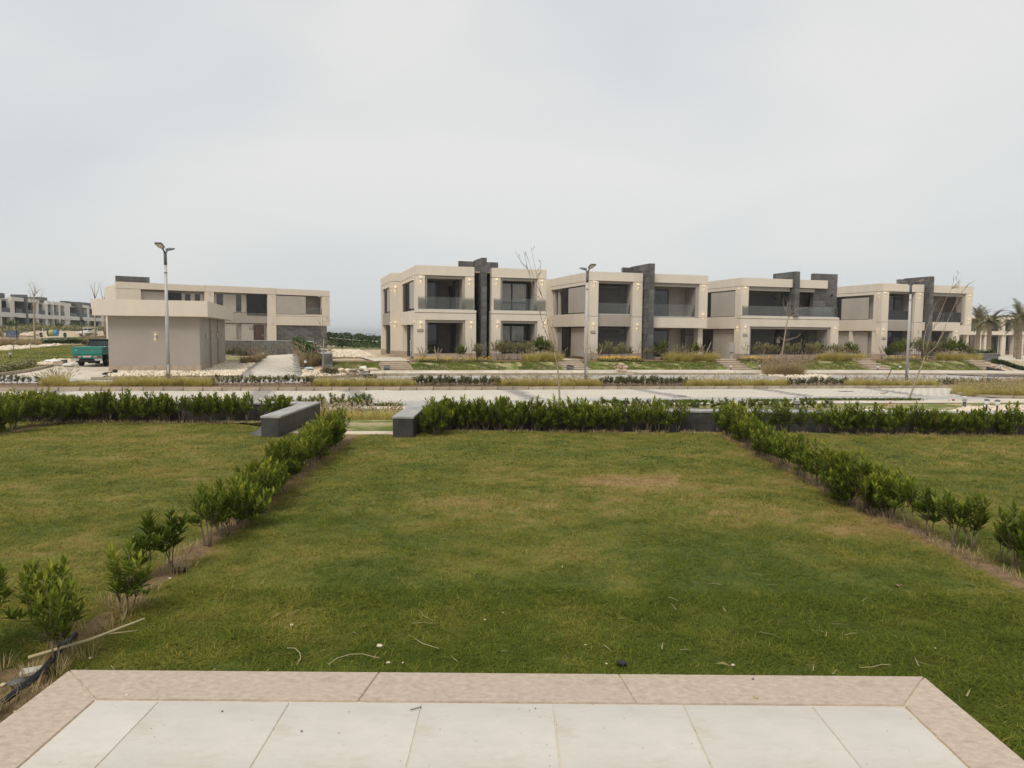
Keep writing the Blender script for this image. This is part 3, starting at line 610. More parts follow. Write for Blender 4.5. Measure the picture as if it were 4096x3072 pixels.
def side_wall(h, s, t1, up, low, z_up=(3.38, 5.5), z_low=(.35, 2.4), depth=.5):
    """left-facing side: parapet, band, columns around recessed openings. up / low: (t0, t1) of the opening"""
    k = depth
    h.p('parapet', 'cream', (s + .001, s + k, .56, t1, GV + .02, R_ - .003), bevel=.012)
    h.p('side_wall', 'cream', (s + .01, s + k, .56, up[0], z_up[0], GV), (s + .01, s + k, up[1], t1, z_up[0], GV), (s + .01, s + k, up[0], up[1], z_up[1], GV))
    h.p('side_band', 'cream', (s - .03, s + k, .56, t1, z_low[1], z_up[0] - .002), bevel=.01)
    h.p('side_wall', 'cream', (s + .01, s + k, .56, low[0], .42, z_low[1]), (s + .01, s + k, low[1], t1, .42, z_low[1]))
    h.p('plinth', 'plinth', (s - .01, s + k, .56, low[0], -.35, .415), (s - .01, s + k, low[1], t1, -.35, .415), (s + k - .06, s + k, low[0], low[1], -.35, .415))
    h.p('recess_wall', 'taupe', (s + k - .05, s + k, up[0], up[1], z_up[0], z_up[1]), (s + k - .05, s + k, low[0], low[1], .42, z_low[1]))
def panel_side(h, s, t0, t1, z0, z1): h.p('wall_panel', 'panel', (s, s + .08, t0, t1, z0, z1), bevel=.008)

# ---- house 3027
h = House('house', ROW, YAW, 0., 0., 'two-storey cream house numbered 3027 with white curtains in its right bay', 'house', 'row of cream houses across the street'); H1 = h
framed_bay(h, 0, 4.09, .62, .66); framed_bay(h, 5.36, 9.43, .64, .68)
body(h, .62, 8.9, 2.6, 11, z1=R_ - .15)
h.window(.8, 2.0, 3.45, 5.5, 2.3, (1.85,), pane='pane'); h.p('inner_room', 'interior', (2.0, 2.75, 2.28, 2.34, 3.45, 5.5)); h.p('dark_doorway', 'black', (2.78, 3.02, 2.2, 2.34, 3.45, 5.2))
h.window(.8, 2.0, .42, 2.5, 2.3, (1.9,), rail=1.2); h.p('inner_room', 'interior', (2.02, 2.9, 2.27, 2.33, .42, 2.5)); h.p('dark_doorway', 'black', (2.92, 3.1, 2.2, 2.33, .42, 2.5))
h.slate('slate_wall', 3.04, 3.24, 1.2, 2.28, 3.44, 5.5, 'FL'); h.slate('slate_wall', 3.1, 3.26, 1.2, 2.27, .4, 2.5, 'FL')
h.window(6.17, 8.3, 3.45, 5.5, .85, (7.1,), rail=4.05, curtain=True, fw=.09); h.window(6.2, 8.15, .4, 2.45, .85, (7.05,), rail=1.25, curtain=True, fw=.09)
h.p('interior_wall', 'interior', (6.1, 8.4, 1.15, 1.2, .4, 2.5), (6.1, 8.4, 1.15, 1.2, 3.45, 5.5))
h.slate('slate_wall', 3.5, 6.5, 2.36, 2.58, -.3, 7.05, 'F'); h.slate('slate_fin', 4.62, 5.0, .05, 2.34, -.3, 7.1, 'FL')
h.sconce(4.25, 5.3, 2.34, m='black')
for s, z, lit in ((.32, 5.5, 1), (3.75, 5.42, 1), (.28, 2.4, 1), (3.85, 2.45, 1), (5.68, 5.48, 1), (9.1, 5.5, 1), (5.76, 2.5, 1), (9.3, 2.5, 1)): h.sconce(s, z, 0 if z > 3 else -.11)
h.plaque(.27, 1.99, '3027', -.11)
side_wall(h, 0, 6.86, (.95, 6.4), (1.1, 6.0)); panel_side(h, .06, .98, 3.1, 3.55, 5.42); h.louvre_side(.12, 3.15, 4.2, 3.42, 5.5); h.louvre_side(.12, 4.9, 6.3, 3.42, 5.5)
panel_side(h, .2, 1.2, 3.6, .1, 2.36); h.louvre_side(.14, 3.65, 4.6, .1, 2.4)
for z, t in ((5.55, .3), (2.5, .3)): h.sconce(-.06, z, t, 'L')
# back wing of 3027, standing out to the left
sb = frame_s(*px1(235, 310), 6.86)[0]
h.p('parapet', 'cream', (sb, .5, 6.87, 13.5, GV + .02, R_ - .01), bevel=.012)
h.p('back_wing', 'cream', (sb + .01, .5, 6.88, 7.6, .42, GV), (sb + .01, .5, 12.4, 13.5, .42, GV), (sb + .01, .5, 7.6, 12.4, 5.4, GV), (sb + .5, .55, 7.6, 12.4, -.3, 5.4))
h.p('side_band', 'taupe', (sb + .03, sb + .5, 7.6, 12.4, 2.45, 3.4)); h.p('plinth', 'plinth', (sb - .01, .5, 6.86, 7.6, -.35, .41), (sb - .01, sb + .5, 12.4, 13.5, -.35, .41))
h.louvre_side(sb + .15, 10.2, 12.0, 3.42, 5.4); panel_side(h, sb + .1, 7.7, 10.1, 3.5, 5.35); h.louvre_side(sb + .15, 8.4, 11, .1, 2.42)
for z in (5.2, 2.5): h.sconce(sb + .3, z, 6.87)
h.sconce(sb, 5.2, 7.0, 'L'); h.sconce(sb, 2.5, 7.0, 'L')
# waste pipe on the left side
mb = MB(); mb.tube([(-.16, 1.2, -.2), (-.16, 1.2, 1.15), (-.16, 1.45, 1.22), (-.02, 1.75, 1.22)], .05, 8); mb.tube([(-.16, 1.2, .55), (-.16, 1.2, .62)], .07, 8); obj('waste_pipe', mb, M['pole'], h.root, smooth=True)
# right side and court wall towards 3028
h.p('side_wall', 'cream', (8.95, 9.42, .56, 8.2, -.3, R_ - .02)); h.p('court_wall', 'cream', (9.42, 13.4, 8.2, 8.6, -.3, R_ - .01)); h.sconce(9.75, 5.1, 8.2)
h.p('roof', 'plinth', (.3, 9.1, .5, 10.8, R_ - .35, R_ - .25))

# ---- house 3028
h = House('house', ROW, YAW, 12.83, 0., 'two-storey cream house numbered 3028, behind the middle street lamp', 'house', 'row of cream houses across the street'); H2 = h
T = .55
def open_bay(h, s0, s1, cl, cr, right='slate'):
    """full-height columns with a set-back spandrel between the floors"""
    h.p('parapet', 'cream', (s0, s1, -.02, T, GV + .02, R_), bevel=.012)
    for a, b in ((s0, s0 + cl), (s1 - cr, s1)):
        h.p('column', 'cream', (a, b, 0, T, 3.16, GV), bevel=.012); h.p('column', 'cream', (a, b, 0, T, .42, 3.14), bevel=.012); h.p('plinth', 'plinth', (a - .015, b + .015, -.02, T, -.5, .415), bevel=.01)
    a, b = s0 + cl, s1 - cr
    h.p('spandrel', 'taupe', (a, b, .25, T + .1, 2.42, 3.3), bevel=.01)
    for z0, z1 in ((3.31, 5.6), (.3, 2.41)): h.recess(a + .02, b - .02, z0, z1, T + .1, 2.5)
    h.p('frame_trim', 'taupe', (b - .1, b, .2, T + .1, .3, 2.41), (b - .1, b, .2, T + .1, 3.31, 5.6), (a, b, .2, T + .1, 5.6, GV))
    h.p('sill', 'plinth', (a, b, .02, T + .1, -.5, .28), bevel=.01); h.glass(a + .02, b - .02, 3.33, 4.15, .3, 2)
open_bay(h, 12.83, 17.14, .70, .78)
body(h, 13.4, 22.3, 2.75, 11, z1=R_ - .15)
h.shutter(13.6, 15.75, 3.33, 5.5, 1.0); h.shutter(13.6, 15.75, .3, 2.38, 1.0)
h.slate('slate_wall', 15.78, 16.32, 1.05, 2.48, 3.33, 5.58, 'F'); h.slate('slate_wall', 15.78, 16.32, 1.05, 2.48, .3, 2.4, 'F')
fs = frame_s(*px2(1190, 1200), -.7)[0]
h.slate('slate_fin', 17.28, 17.72, -.75, 2.4, -.5, 7.1, 'FL'); h.slate('slate_wall', frame_s(*px2(915, 240), 1.9)[0], 17.26, 1.9, 2.2, 6.2, 7.0, 'F'); h.slate('slate_wall', 17.16, 18.05, 2.42, 2.7, -.5, 6.3, 'F')
h.p('parapet', 'cream', (17.74, 22.77, -.02, T, GV + .02, R_), bevel=.012); h.p('column', 'cream', (22.03, 22.77, 0, T, 3.16, GV), bevel=.012)
h.p('frame_trim', 'taupe', (17.74, 22.02, .15, T + .1, 5.5, GV), (21.8, 22.02, .15, T + .1, 3.17, 5.5))
h.p('beam', 'cream', (17.74, 22.77, -.03, T, 2.36, 3.14), bevel=.012); h.recess(17.75, 21.8, 3.16, 5.5, T + .1, 1.75, left=False); h.glass(17.75, 21.8, 3.2, 4.15, .25, 4)
h.window(18.75, 20.3, 3.2, 5.35, 1.65, (), fw=.08); h.p('socket_light', 'lampwhite', (21.2, 21.26, 1.70, 1.749, 4.6, 4.8))
h.recess(17.75, 22.5, .1, 2.34, T, 1.9, right=False, left=False); h.window(18.9, 20.45, .15, 2.2, 1.8, (), fw=.08); h.slate('slate_wall', 21.6, 22.7, 1.2, 1.88, -.1, 2.34, 'F', .7, .3)
h.p('plinth', 'plinth', (17.75, 22.6, .4, T + .1, -.5, .08))
for s, z, lit in ((13.17, 5.55, 1), (16.75, 5.45, 1), (13.15, 2.45, 1), (16.75, 2.45, 1), (22.4, 5.5, 1), (22.4, 3.3, 1)): h.sconce(s, z, 0 if z != 3.3 else 0)
h.plaque(13.15, 1.98, '3028')
side_wall(h, 12.83, 8.19, (.9, 8.1), (.95, 7.2)); panel_side(h, 12.88, 1.1, 4.3, 3.45, 5.4); h.louvre_side(12.95, 4.3, 5.8, 3.4, 5.5)
for t_ in (6.1, 7.1): h.p('window', 'pane', (13.25, 13.27, t_, t_ + .55, 3.45, 5.2)); h.p('wall_panel', 'panel', (13.05, 13.2, t_ + .57, t_ + .95, 3.4, 5.3))
panel_side(h, 13.1, 1.1, 4.2, .1, 2.3); h.louvre_side(13.0, 4.4, 5.9, .1, 2.4); panel_side(h, 13.1, 5.95, 7.1, .1, 2.3)
for z in (5.5, 2.5): h.sconce(12.8, z, .3, 'L')
h.p('side_wall', 'cream', (22.35, 22.76, .56, 8.2, -.5, R_ - .02)); h.p('court_wall', 'cream', (22.76, 26.4, 8.2, 8.6, -.5, R_ - .01)); h.p('roof', 'plinth', (13.1, 22.5, .5, 10.8, R_ - .35, R_ - .25))

# ---- house 3029
h = House('house', ROW, YAW, 25.81, -.05, 'two-storey cream house numbered 3029 with dark roller shutters and a slate end slab', 'house', 'row of cream houses across the street'); H3 = h
h.p('parapet', 'cream', (25.81, 30.6, -.02, T, GV + .02, R_), bevel=.012); h.p('parapet', 'cream', (31.12, 34.06, -.02, T, GV + .02, R_), bevel=.012)
h.p('column', 'cream', (25.81, 26.5, 0, T, 3.42, GV), bevel=.012); h.p('frame_trim', 'taupe', (26.51, 30.5, .15, T + .1, 5.45, GV), (31.14, 32.9, .15, T + .1, 5.45, GV))
h.p('ledge', 'cream', (25.75, 35.25, -.14, T, 3.22, 3.40), bevel=.012); h.p('beam', 'cream', (25.76, 35.24, -.11, T, 2.58, 3.20), bevel=.012)
for a, b in ((25.76, 26.62), (34.48, 35.24)):
    h.p('column', 'cream', (a, b, -.11, T, .42, 2.58), bevel=.012); h.p('plinth', 'plinth', (a - .015, b + .015, -.13, T, -.6, .415), bevel=.01)
h.p('frame_trim', 'taupe', (26.63, 34.47, .02, T + .1, 2.4, 2.57), (26.63, 26.8, .02, T + .1, .3, 2.4), (34.25, 34.47, .02, T + .1, .3, 2.4)); h.p('sill', 'plinth', (26.62, 34.48, -.05, T + .1, -.6, .28), bevel=.01)
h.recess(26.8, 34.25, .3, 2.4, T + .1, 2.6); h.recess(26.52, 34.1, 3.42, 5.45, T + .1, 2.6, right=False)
body(h, 26.4, 34.9, 2.75, 11, z1=R_ - .15)
h.shutter(27.1, 30.0, 3.43, 5.42, 1.3); h.shutter(27.0, 30.0, .3, 2.38, 1.3); h.shutter(31.2, 33.2, 3.43, 5.3, 1.2); h.shutter(31.3, 33.3, .3, 2.35, 1.7)
h.slate('slate_fin', 30.62, 31.1, -.25, 2.5, 3.41, 7.05, 'FL'); h.slate('slate_wall', 30.7, 31.08, .75, 2.5, .3, 2.38, 'FL'); h.slate('slate_wall', 32.95, 35.3, .3, .7, 3.41, 7.0, 'FL', .95, .45); h.slate('slate_wall', 33.4, 34.24, 1.3, 2.5, .3, 2.38, 'F')
h.slate('slate_wall', 29.9, 30.6, 1.35, 2.5, 3.43, 5.42, 'F'); h.p('meter_box', 'panel', (30.15, 30.45, 1.1, 1.28, 1.25, 1.65))
h.glass(25.95, 35.1, 3.42, 4.22, -.08, 6, .5); h.sconce(34.75, 5.25, .3, m='black', lit=False); h.sconce(29.7 + .3, 4.9, 1.3, m='black', lit=False)
for s, z in ((26.15, 5.5), (26.18, 2.42), (34.85, 2.42)): h.sconce(s, z, 0 if z > 3 else -.11)
h.plaque(26.2, 1.9, '3029', -.11)
side_wall(h, 25.81, 8.19, (.82, 7.5), (.86, 7.2)); panel_side(h, 25.87, .95, 4.3, 3.42, 5.42); h.louvre_side(25.95, 4.35, 6.2, 3.4, 5.5); panel_side(h, 26.1, 1.4, 4.2, -.1, 2.33); h.louvre_side(25.98, 4.3, 6.0, -.1, 2.4)
for z in (5.45, 2.4): h.sconce(25.78, z, .32, 'L')
h.p('side_wall', 'cream', (34.55, 35.0, 1.16, 8.2, -.5, R_ - .14)); h.p('court_wall', 'cream', (35.0, 40.3, 8.2, 8.6, -.5, R_ - .01)); h.p('roof', 'plinth', (26.1, 34.8, .5, 10.8, R_ - .35, R_ - .25))

# ---- house 3030
h = House('house', ROW, YAW, 39.73, -.1, 'two-storey cream house numbered 3030, last of the row, behind the right street lamp', 'house', 'row of cream houses across the street'); H4 = h
open_bay(h, 39.73, 44.24, .74, .92)
h.window(40.55, 42.3, 3.33, 5.5, 1.2, ()); h.slate('slate_wall', 42.33, 43.28, 1.22, 2.48, 3.33, 5.58, 'F'); h.window(40.55, 42.3, .3, 2.38, 1.2, ()); h.slate('slate_wall', 42.33, 43.28, 1.22, 2.48, .3, 2.4, 'F')
h.slate('slate_fin', 44.40, 44.82, -.45, 2.4, -.5, 7.12, 'FL'); h.slate('slate_wall', min(43.6, frame_s(*px4(818, 360), 1.9)[0]), 44.38, 1.9, 2.2, 6.2, 7.0, 'F')
h.p('parapet', 'cream', (44.84, 49.84, -.02, T, GV + .02, R_), bevel=.012); h.p('column', 'cream', (49.05, 49.84, 0, T, 3.0, GV), bevel=.012)
h.p('frame_trim', 'taupe', (44.84, 49.04, .15, T + .1, 5.5, GV), (48.82, 49.04, .15, T + .1, 3.2, 5.5)); h.p('beam', 'cream', (44.26, 48.4, -.1, T, 2.46, 3.18), bevel=.012); h.p('beam', 'cream', (48.41, 49.84, .0, T, 2.3, 2.98), bevel=.012)
h.p('recess_wall', 'taupe', (44.84, 49.84, 2.5, 2.62, 3.0, 5.6), (49.6, 49.84, 1.45, 2.5, 3.0, 5.6)); h.p('ceiling', 'taupe', (44.84, 49.1, T + .1, 3.4, 5.52, 5.62)); h.p('floor_slab', 'plinth', (44.26, 49.8, T, 3.4, 3.0, 3.16)); h.glass(44.85, 48.8, 3.2, 4.1, .2, 4); h.p('glass_pane', 'glass', (48.0, 49.0, 3.3, 3.314, 3.2, 4.1))
h.shutter(45.6, 47.0, 3.2, 5.3, 2.2); h.p('socket_light', 'lampwhite', (48.6, 48.67, 2.44, 2.499, 4.6, 4.8))
h.recess(44.86, 47.4, .2, 2.4, T + .1, 2.5, left=False); h.p('frame_trim', 'taupe', (47.4, 47.62, .05, T + .1, .2, 2.44)); h.p('column', 'cream', (47.63, 48.4, -.1, T, .42, 2.45), bevel=.012); h.p('plinth', 'plinth', (47.6, 48.42, -.12, T, -.8, .415), (44.84, 47.6, 0, T + .1, -.8, .19)); h.window(45.3, 46.7, .2, 2.3, 1.6, ())
h.slate('slate_wall', 49.0, 49.8, 1.5, 2.4, -.5, 2.28, 'F', .7, .3)
body(h, 40.3, 47.8, 2.75, 11, z1=R_ - .15); body(h, 47.8, 49.6, 3.5, 11, z1=2.9)
for s, z, lit in ((40.05, 5.5, 1), (43.8, 5.45, 1), (40.0, 2.4, 1), (43.8, 2.45, 0), (49.45, 5.5, 1), (49.45, 3.4, 1), (48.0, 2.3, 1)): h.sconce(s, z, -.1 if s == 48.0 else 0, lit=bool(lit))
h.plaque(40.1, 1.75, '3030')
side_wall(h, 39.73, 8.19, (.92, 7.5), (.95, 7.2)); panel_side(h, 39.8, 1.55, 4.7, 3.42, 5.3); h.louvre_side(39.9, 4.75, 6.6, 3.4, 5.5); panel_side(h, 40.0, 1.7, 3.2, -.2, 2.33); h.p('side_post', 'cream', (39.75, 40.1, 3.3, 3.6, -.4, 2.4)); panel_side(h, 40.0, 3.7, 6, -.2, 2.33)
for z in (5.45, 2.4): h.sconce(39.7, z, .32, 'L')
h.p('roof', 'plinth', (40.1, 49.6, .5, 10.8, R_ - .35, R_ - .25)); h.p('side_wall', 'cream', (49.4, 49.83, 5.0, 8.2, -.5, R_ - .02))

# ---- utility building
UZ = -.47; uO = G(437, 1486); uyaw = rad(9); c1 = G(783, 1486); uyaw = rad(16.1)
h = House('utility_building', (uO.x, uO.y), uyaw, 0, UZ, 'blank taupe one-storey utility building with a cream overhanging fascia, beside the green truck', 'building'); UB = h
wU = 4.62; dU = 13.0
h.p('wall', 'taupe', (0, wU, 0, dU, .38, 3.1)); h.p('fascia', 'cream', (-.62, wU + .52, -.5, dU + .5, 3.1, 3.98), bevel=.012)
for i in range(4): h.p('plinth_stone', 'plinth', (-.025 + i * (wU + .05) / 4 + .004, -.025 + (i + 1) * (wU + .05) / 4 - .004, -.025, .2, -.3, .378), bevel=.006)
for i in range(9): h.p('plinth_stone', 'plinth', (wU - .2, wU + .027, .21 + i * 1.41, .21 + (i + 1) * 1.41 - .008, -.3, .378), bevel=.006)
h.sconce(2.35, 1.98, 0)
for t_ in (2.6, 4.9, 7.6, 10.6):
    mb = MB(); mb.lathe((wU + .075, t_, 1.9), [(.045, 0), (.05, .01), (.05, .27), (.045, .28)], 10); obj('wall_light', mb, M['lampwhite'], h.root)
for t_ in (4.2, 8.0):
    mb = MB(); mb.tube([(wU + .09, t_, -.2), (wU + .09, t_, 3.1)], .05, 8); mb.tube([(wU + .09, t_, 1.2), (wU + .09, t_, 1.26)], .065, 8); mb.tube([(wU + .09, t_, 2.2), (wU + .09, t_, 2.26)], .065, 8); obj('drain_pipe', mb, M['plinth'], h.root)

# ---- long house behind it (door B)
BO = (-41.36, 74.46); BY = math.atan2(88.66 - 74.46, -22.71 + 41.36); BZ = .5; BL = math.hypot(88.66 - 74.46, 41.36 - 22.71)
h = House('house', BO, BY, 0, BZ, 'long two-storey cream house with a brown door, behind the utility building', 'house'); HB_ = h
def bs(u, v): s, z = frame_s(u, v, 0, BO, BY); return s, z - BZ
def px6(a, b): return 700 + a * .3617, 1050 + b * .3617
s1_, s2_ = bs(820, 1140)[0], bs(1103, 1153)[0]
for a, b, dz in ((0, s1_ - .02, .0), (s1_, s2_ - .02, .04), (s2_, BL, .02)): h.p('parapet', 'cream', (a, b, -.02, .6, 5.72, 6.4 + dz), bevel=.012)
cols = [(0, 2.35), (bs(*px6(330, 400))[0], bs(*px6(430, 400))[0]), (bs(*px6(1027, 500))[0], bs(*px6(1118, 500))[0])]
for a, b in cols: h.p('column', 'cream', (a, b, 0, .6, -1.3, 5.7), bevel=.012)
e0, e1_ = cols[2][1], BL
h.p('beam', 'cream', (e0 + .01, e1_, 0, .6, 2.1, 3.2), bevel=.012); h.p('ledge', 'cream', (e0 + .01, e1_, -.02, .6, 3.22, 3.4), bevel=.01); o1 = bs(*px6(1628, 500))[0]; h.p('column', 'cream', (o1, e1_, 0, .6, 3.41, 5.7), bevel=.012)
h.slate('slate_wall', e0 + .02, e1_ - .35, .15, .7, -1.4, 2.09, 'F', 1.3, .34)
pa = bs(*px6(1448, 500))[0]; h.p('wall_panel', 'panel', (e0 + .02, pa, .05, .2, 3.45, 5.6), bevel=.01); h.p('recess_wall', 'taupe', (pa - .3, BL - .05, 1.6, 1.7, 3.3, 5.72), (BL - .2, BL - .05, .6, 1.6, 3.3, 5.72)); h.glass(pa, o1, 3.42, 4.3, .1, 2)
h.p('wall', 'taupe', (cols[1][1], cols[2][0], .3, .62, 2.3, 3.45), (0, cols[1][0], .3, .62, 2.0, 3.5), (cols[1][1], cols[2][0], .62, .8, -.2, 5.7), (2.3, cols[1][0], .62, .8, -.2, 5.7))
body(h, .2, BL - .6, 2.2, 9, z1=6.2); body(h, .2, pa - .4, .81, 2.2, z1=6.2)
def bpan(a, b, z0, z1, m='panel', t=.42, name='wall_panel'): sa, sb_ = bs(*px6(a, 500))[0], bs(*px6(b, 500))[0]; return h.p(name, m, (sa, sb_, t, t + .1, z0, z1), bevel=.008)
for a, b in ((545, 688), (748, 805), (430, 474)): bpan(a, b, 3.5, 5.55)
for a, b in ((478, 536), (690, 746)): bpan(a, b, 3.7, 5.5, 'pane', .5, 'window')
sa, sb_ = bs(*px6(806, 500))[0], bs(*px6(1026, 500))[0]; h.louvre_front(sa, sb_, .3, 3.2, 5.6)
for a, b in ((82, 122), (185, 232), (292, 330)): bpan(a, b, 3.5, 5.5)
for a, b in ((124, 184), (234, 291)): bpan(a, b, 3.7, 5.4, 'pane', .5, 'window')
sa = bs(700, 1180)[0]; sb_ = bs(728, 1180)[0]; s3 = bs(671, 1180)[0]; h.louvre_front(bs(672, 1180)[0], bs(728, 1180)[0], .3, 3.4, 5.5)
h.p('wall_panel', 'panel', (bs(525, 1180)[0], bs(670, 1180)[0], .35, .45, 3.3, 5.5)); h.p('window', 'pane', (bs(500, 1180)[0], bs(524, 1180)[0], .5, .56, 3.4, 5.5))
for a, b in ((533, 686), (742, 876)): bpan(a, b, -.2, 2.2)
d = bpan(888, 992, -.2, 2.05, 'brown' if 'brown' in M else 'plinth', .4, 'door'); d.data.materials[0] = mat('brown_door', (.075, .042, .035), .5, .2, 3, stretch=(8, 1, .4))
h.p('door_handle', 'pole', (bs(*px6(975, 500))[0], bs(*px6(980, 500))[0], .34, .4, .8, 1.0), parent=d); h.plaque(bs(*px6(852, 500))[0], 1.75, 'B', .42, .42, .42)
for u, v in (px6(380, 343), px6(1070, 370), px6(1672, 403), px6(1677, 603), px6(1076, 667)):
    s, z = bs(u, v); h.sconce(s, z, 0, lit=False)
h.slate('slate_wall', .3, 3.6, 2.0, 2.4, 6.1, 7.15, 'F'); h.p('roof', 'plinth', (.3, BL - .4, .6, 8.8, 5.9, 6.05))
# ------------------------------------------------------------------ far houses at the left edge (a row seen at a slant)
FO = (-94.2, 131.2); FY = math.atan2(43.8, -12.1); FZ = 1.65
def fu(a): return frame_s(a * .226, 1250, 0, FO, FY)[0]      # crop coordinate -> metres along that row
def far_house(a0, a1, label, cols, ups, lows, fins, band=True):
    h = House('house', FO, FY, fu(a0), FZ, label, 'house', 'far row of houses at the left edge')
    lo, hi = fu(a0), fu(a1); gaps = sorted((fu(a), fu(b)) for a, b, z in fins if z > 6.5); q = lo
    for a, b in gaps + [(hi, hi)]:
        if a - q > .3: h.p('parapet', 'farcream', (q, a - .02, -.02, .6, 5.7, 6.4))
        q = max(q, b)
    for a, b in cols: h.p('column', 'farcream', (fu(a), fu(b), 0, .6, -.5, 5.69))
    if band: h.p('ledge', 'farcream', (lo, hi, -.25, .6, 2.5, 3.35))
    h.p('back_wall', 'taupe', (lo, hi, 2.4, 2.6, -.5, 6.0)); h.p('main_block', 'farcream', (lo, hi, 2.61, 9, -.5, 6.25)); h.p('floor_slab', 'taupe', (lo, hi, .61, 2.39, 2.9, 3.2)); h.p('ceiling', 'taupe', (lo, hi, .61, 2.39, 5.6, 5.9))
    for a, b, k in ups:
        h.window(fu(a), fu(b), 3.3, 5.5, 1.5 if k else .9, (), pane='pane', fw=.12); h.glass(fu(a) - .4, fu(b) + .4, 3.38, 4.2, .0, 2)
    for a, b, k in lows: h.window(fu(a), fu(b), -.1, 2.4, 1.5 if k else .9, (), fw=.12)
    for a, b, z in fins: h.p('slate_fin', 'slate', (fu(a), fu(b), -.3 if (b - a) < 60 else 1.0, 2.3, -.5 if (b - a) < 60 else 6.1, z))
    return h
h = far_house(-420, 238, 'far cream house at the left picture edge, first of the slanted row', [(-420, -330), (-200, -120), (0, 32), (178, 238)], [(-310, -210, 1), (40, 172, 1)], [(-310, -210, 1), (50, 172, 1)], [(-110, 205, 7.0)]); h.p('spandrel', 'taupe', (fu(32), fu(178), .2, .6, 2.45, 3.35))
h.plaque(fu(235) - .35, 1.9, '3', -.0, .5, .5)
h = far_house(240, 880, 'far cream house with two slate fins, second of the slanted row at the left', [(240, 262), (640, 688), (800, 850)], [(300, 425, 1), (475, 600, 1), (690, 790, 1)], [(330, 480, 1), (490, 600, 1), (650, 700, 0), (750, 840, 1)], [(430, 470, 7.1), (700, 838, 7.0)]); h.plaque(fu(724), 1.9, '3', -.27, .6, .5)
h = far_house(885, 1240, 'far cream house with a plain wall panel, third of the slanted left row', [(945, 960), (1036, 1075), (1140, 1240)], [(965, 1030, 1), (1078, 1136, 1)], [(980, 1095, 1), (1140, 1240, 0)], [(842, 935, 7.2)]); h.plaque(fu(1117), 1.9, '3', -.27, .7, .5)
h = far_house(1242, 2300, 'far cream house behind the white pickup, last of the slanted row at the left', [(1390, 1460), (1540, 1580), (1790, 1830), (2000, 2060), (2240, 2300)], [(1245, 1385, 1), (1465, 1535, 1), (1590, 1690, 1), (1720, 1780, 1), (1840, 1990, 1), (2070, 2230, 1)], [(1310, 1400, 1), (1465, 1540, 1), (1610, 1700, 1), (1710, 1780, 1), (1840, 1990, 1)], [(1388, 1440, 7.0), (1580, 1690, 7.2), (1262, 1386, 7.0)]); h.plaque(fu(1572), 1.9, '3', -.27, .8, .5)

# ------------------------------------------------------------------ far villas at the right edge
VO = (at_y(3840, 1390, 132).x, 132.); VY = rad(8)
def vu(a): return frame_s(3846 + a * .181, 1330, 0, VO, VY)[0]
def villa(a0, a1, label, cols, ups, lows):
    h = House('villa', VO, VY, vu(a0), -.45, label, 'villa', 'villas behind the palms'); lo, hi = vu(a0), vu(a1)
    h.p('parapet', 'cream', (lo, hi, 0, .6, 5.6, 6.3)); h.p('ledge', 'cream', (lo - .2, hi + .2, -.6, .6, 2.7, 3.4)); h.p('back_wall', 'taupe', (lo, hi, 2, 2.2, -1.5, 6)); h.p('main_block', 'cream', (lo, hi, 2.21, 9, -1.5, 6.2))
    for a, b in cols: h.p('column', 'cream', (vu(a), vu(b), -.3, .6, -1.5, 2.7), (vu(a), vu(b), 0, .6, 3.4, 5.6))
    for a, b in ups: h.window(vu(a), vu(b), 3.45, 5.5, 1.2, ())
    for a, b in lows: h.window(vu(a), vu(b), -.3, 2.4, 1.0, ())
    h.p('roof', 'plinth', (lo, hi, .6, 8.8, 5.9, 6.0)); return h
villa(-300, 960, 'far cream villa seen between the palms at the right edge', [(-300, -240), (95, 140), (360, 420), (490, 555), (870, 960)], [(-200, 60), (730, 930)], [(-200, 60), (170, 290), (615, 865)])
villa(1000, 2100, 'far cream villa at the right picture edge behind the tallest palm', [(1140, 1200), (1310, 1360), (1700, 1800)], [(1060, 1180), (1400, 1600)], [(1015, 1135), (1310, 1500)])

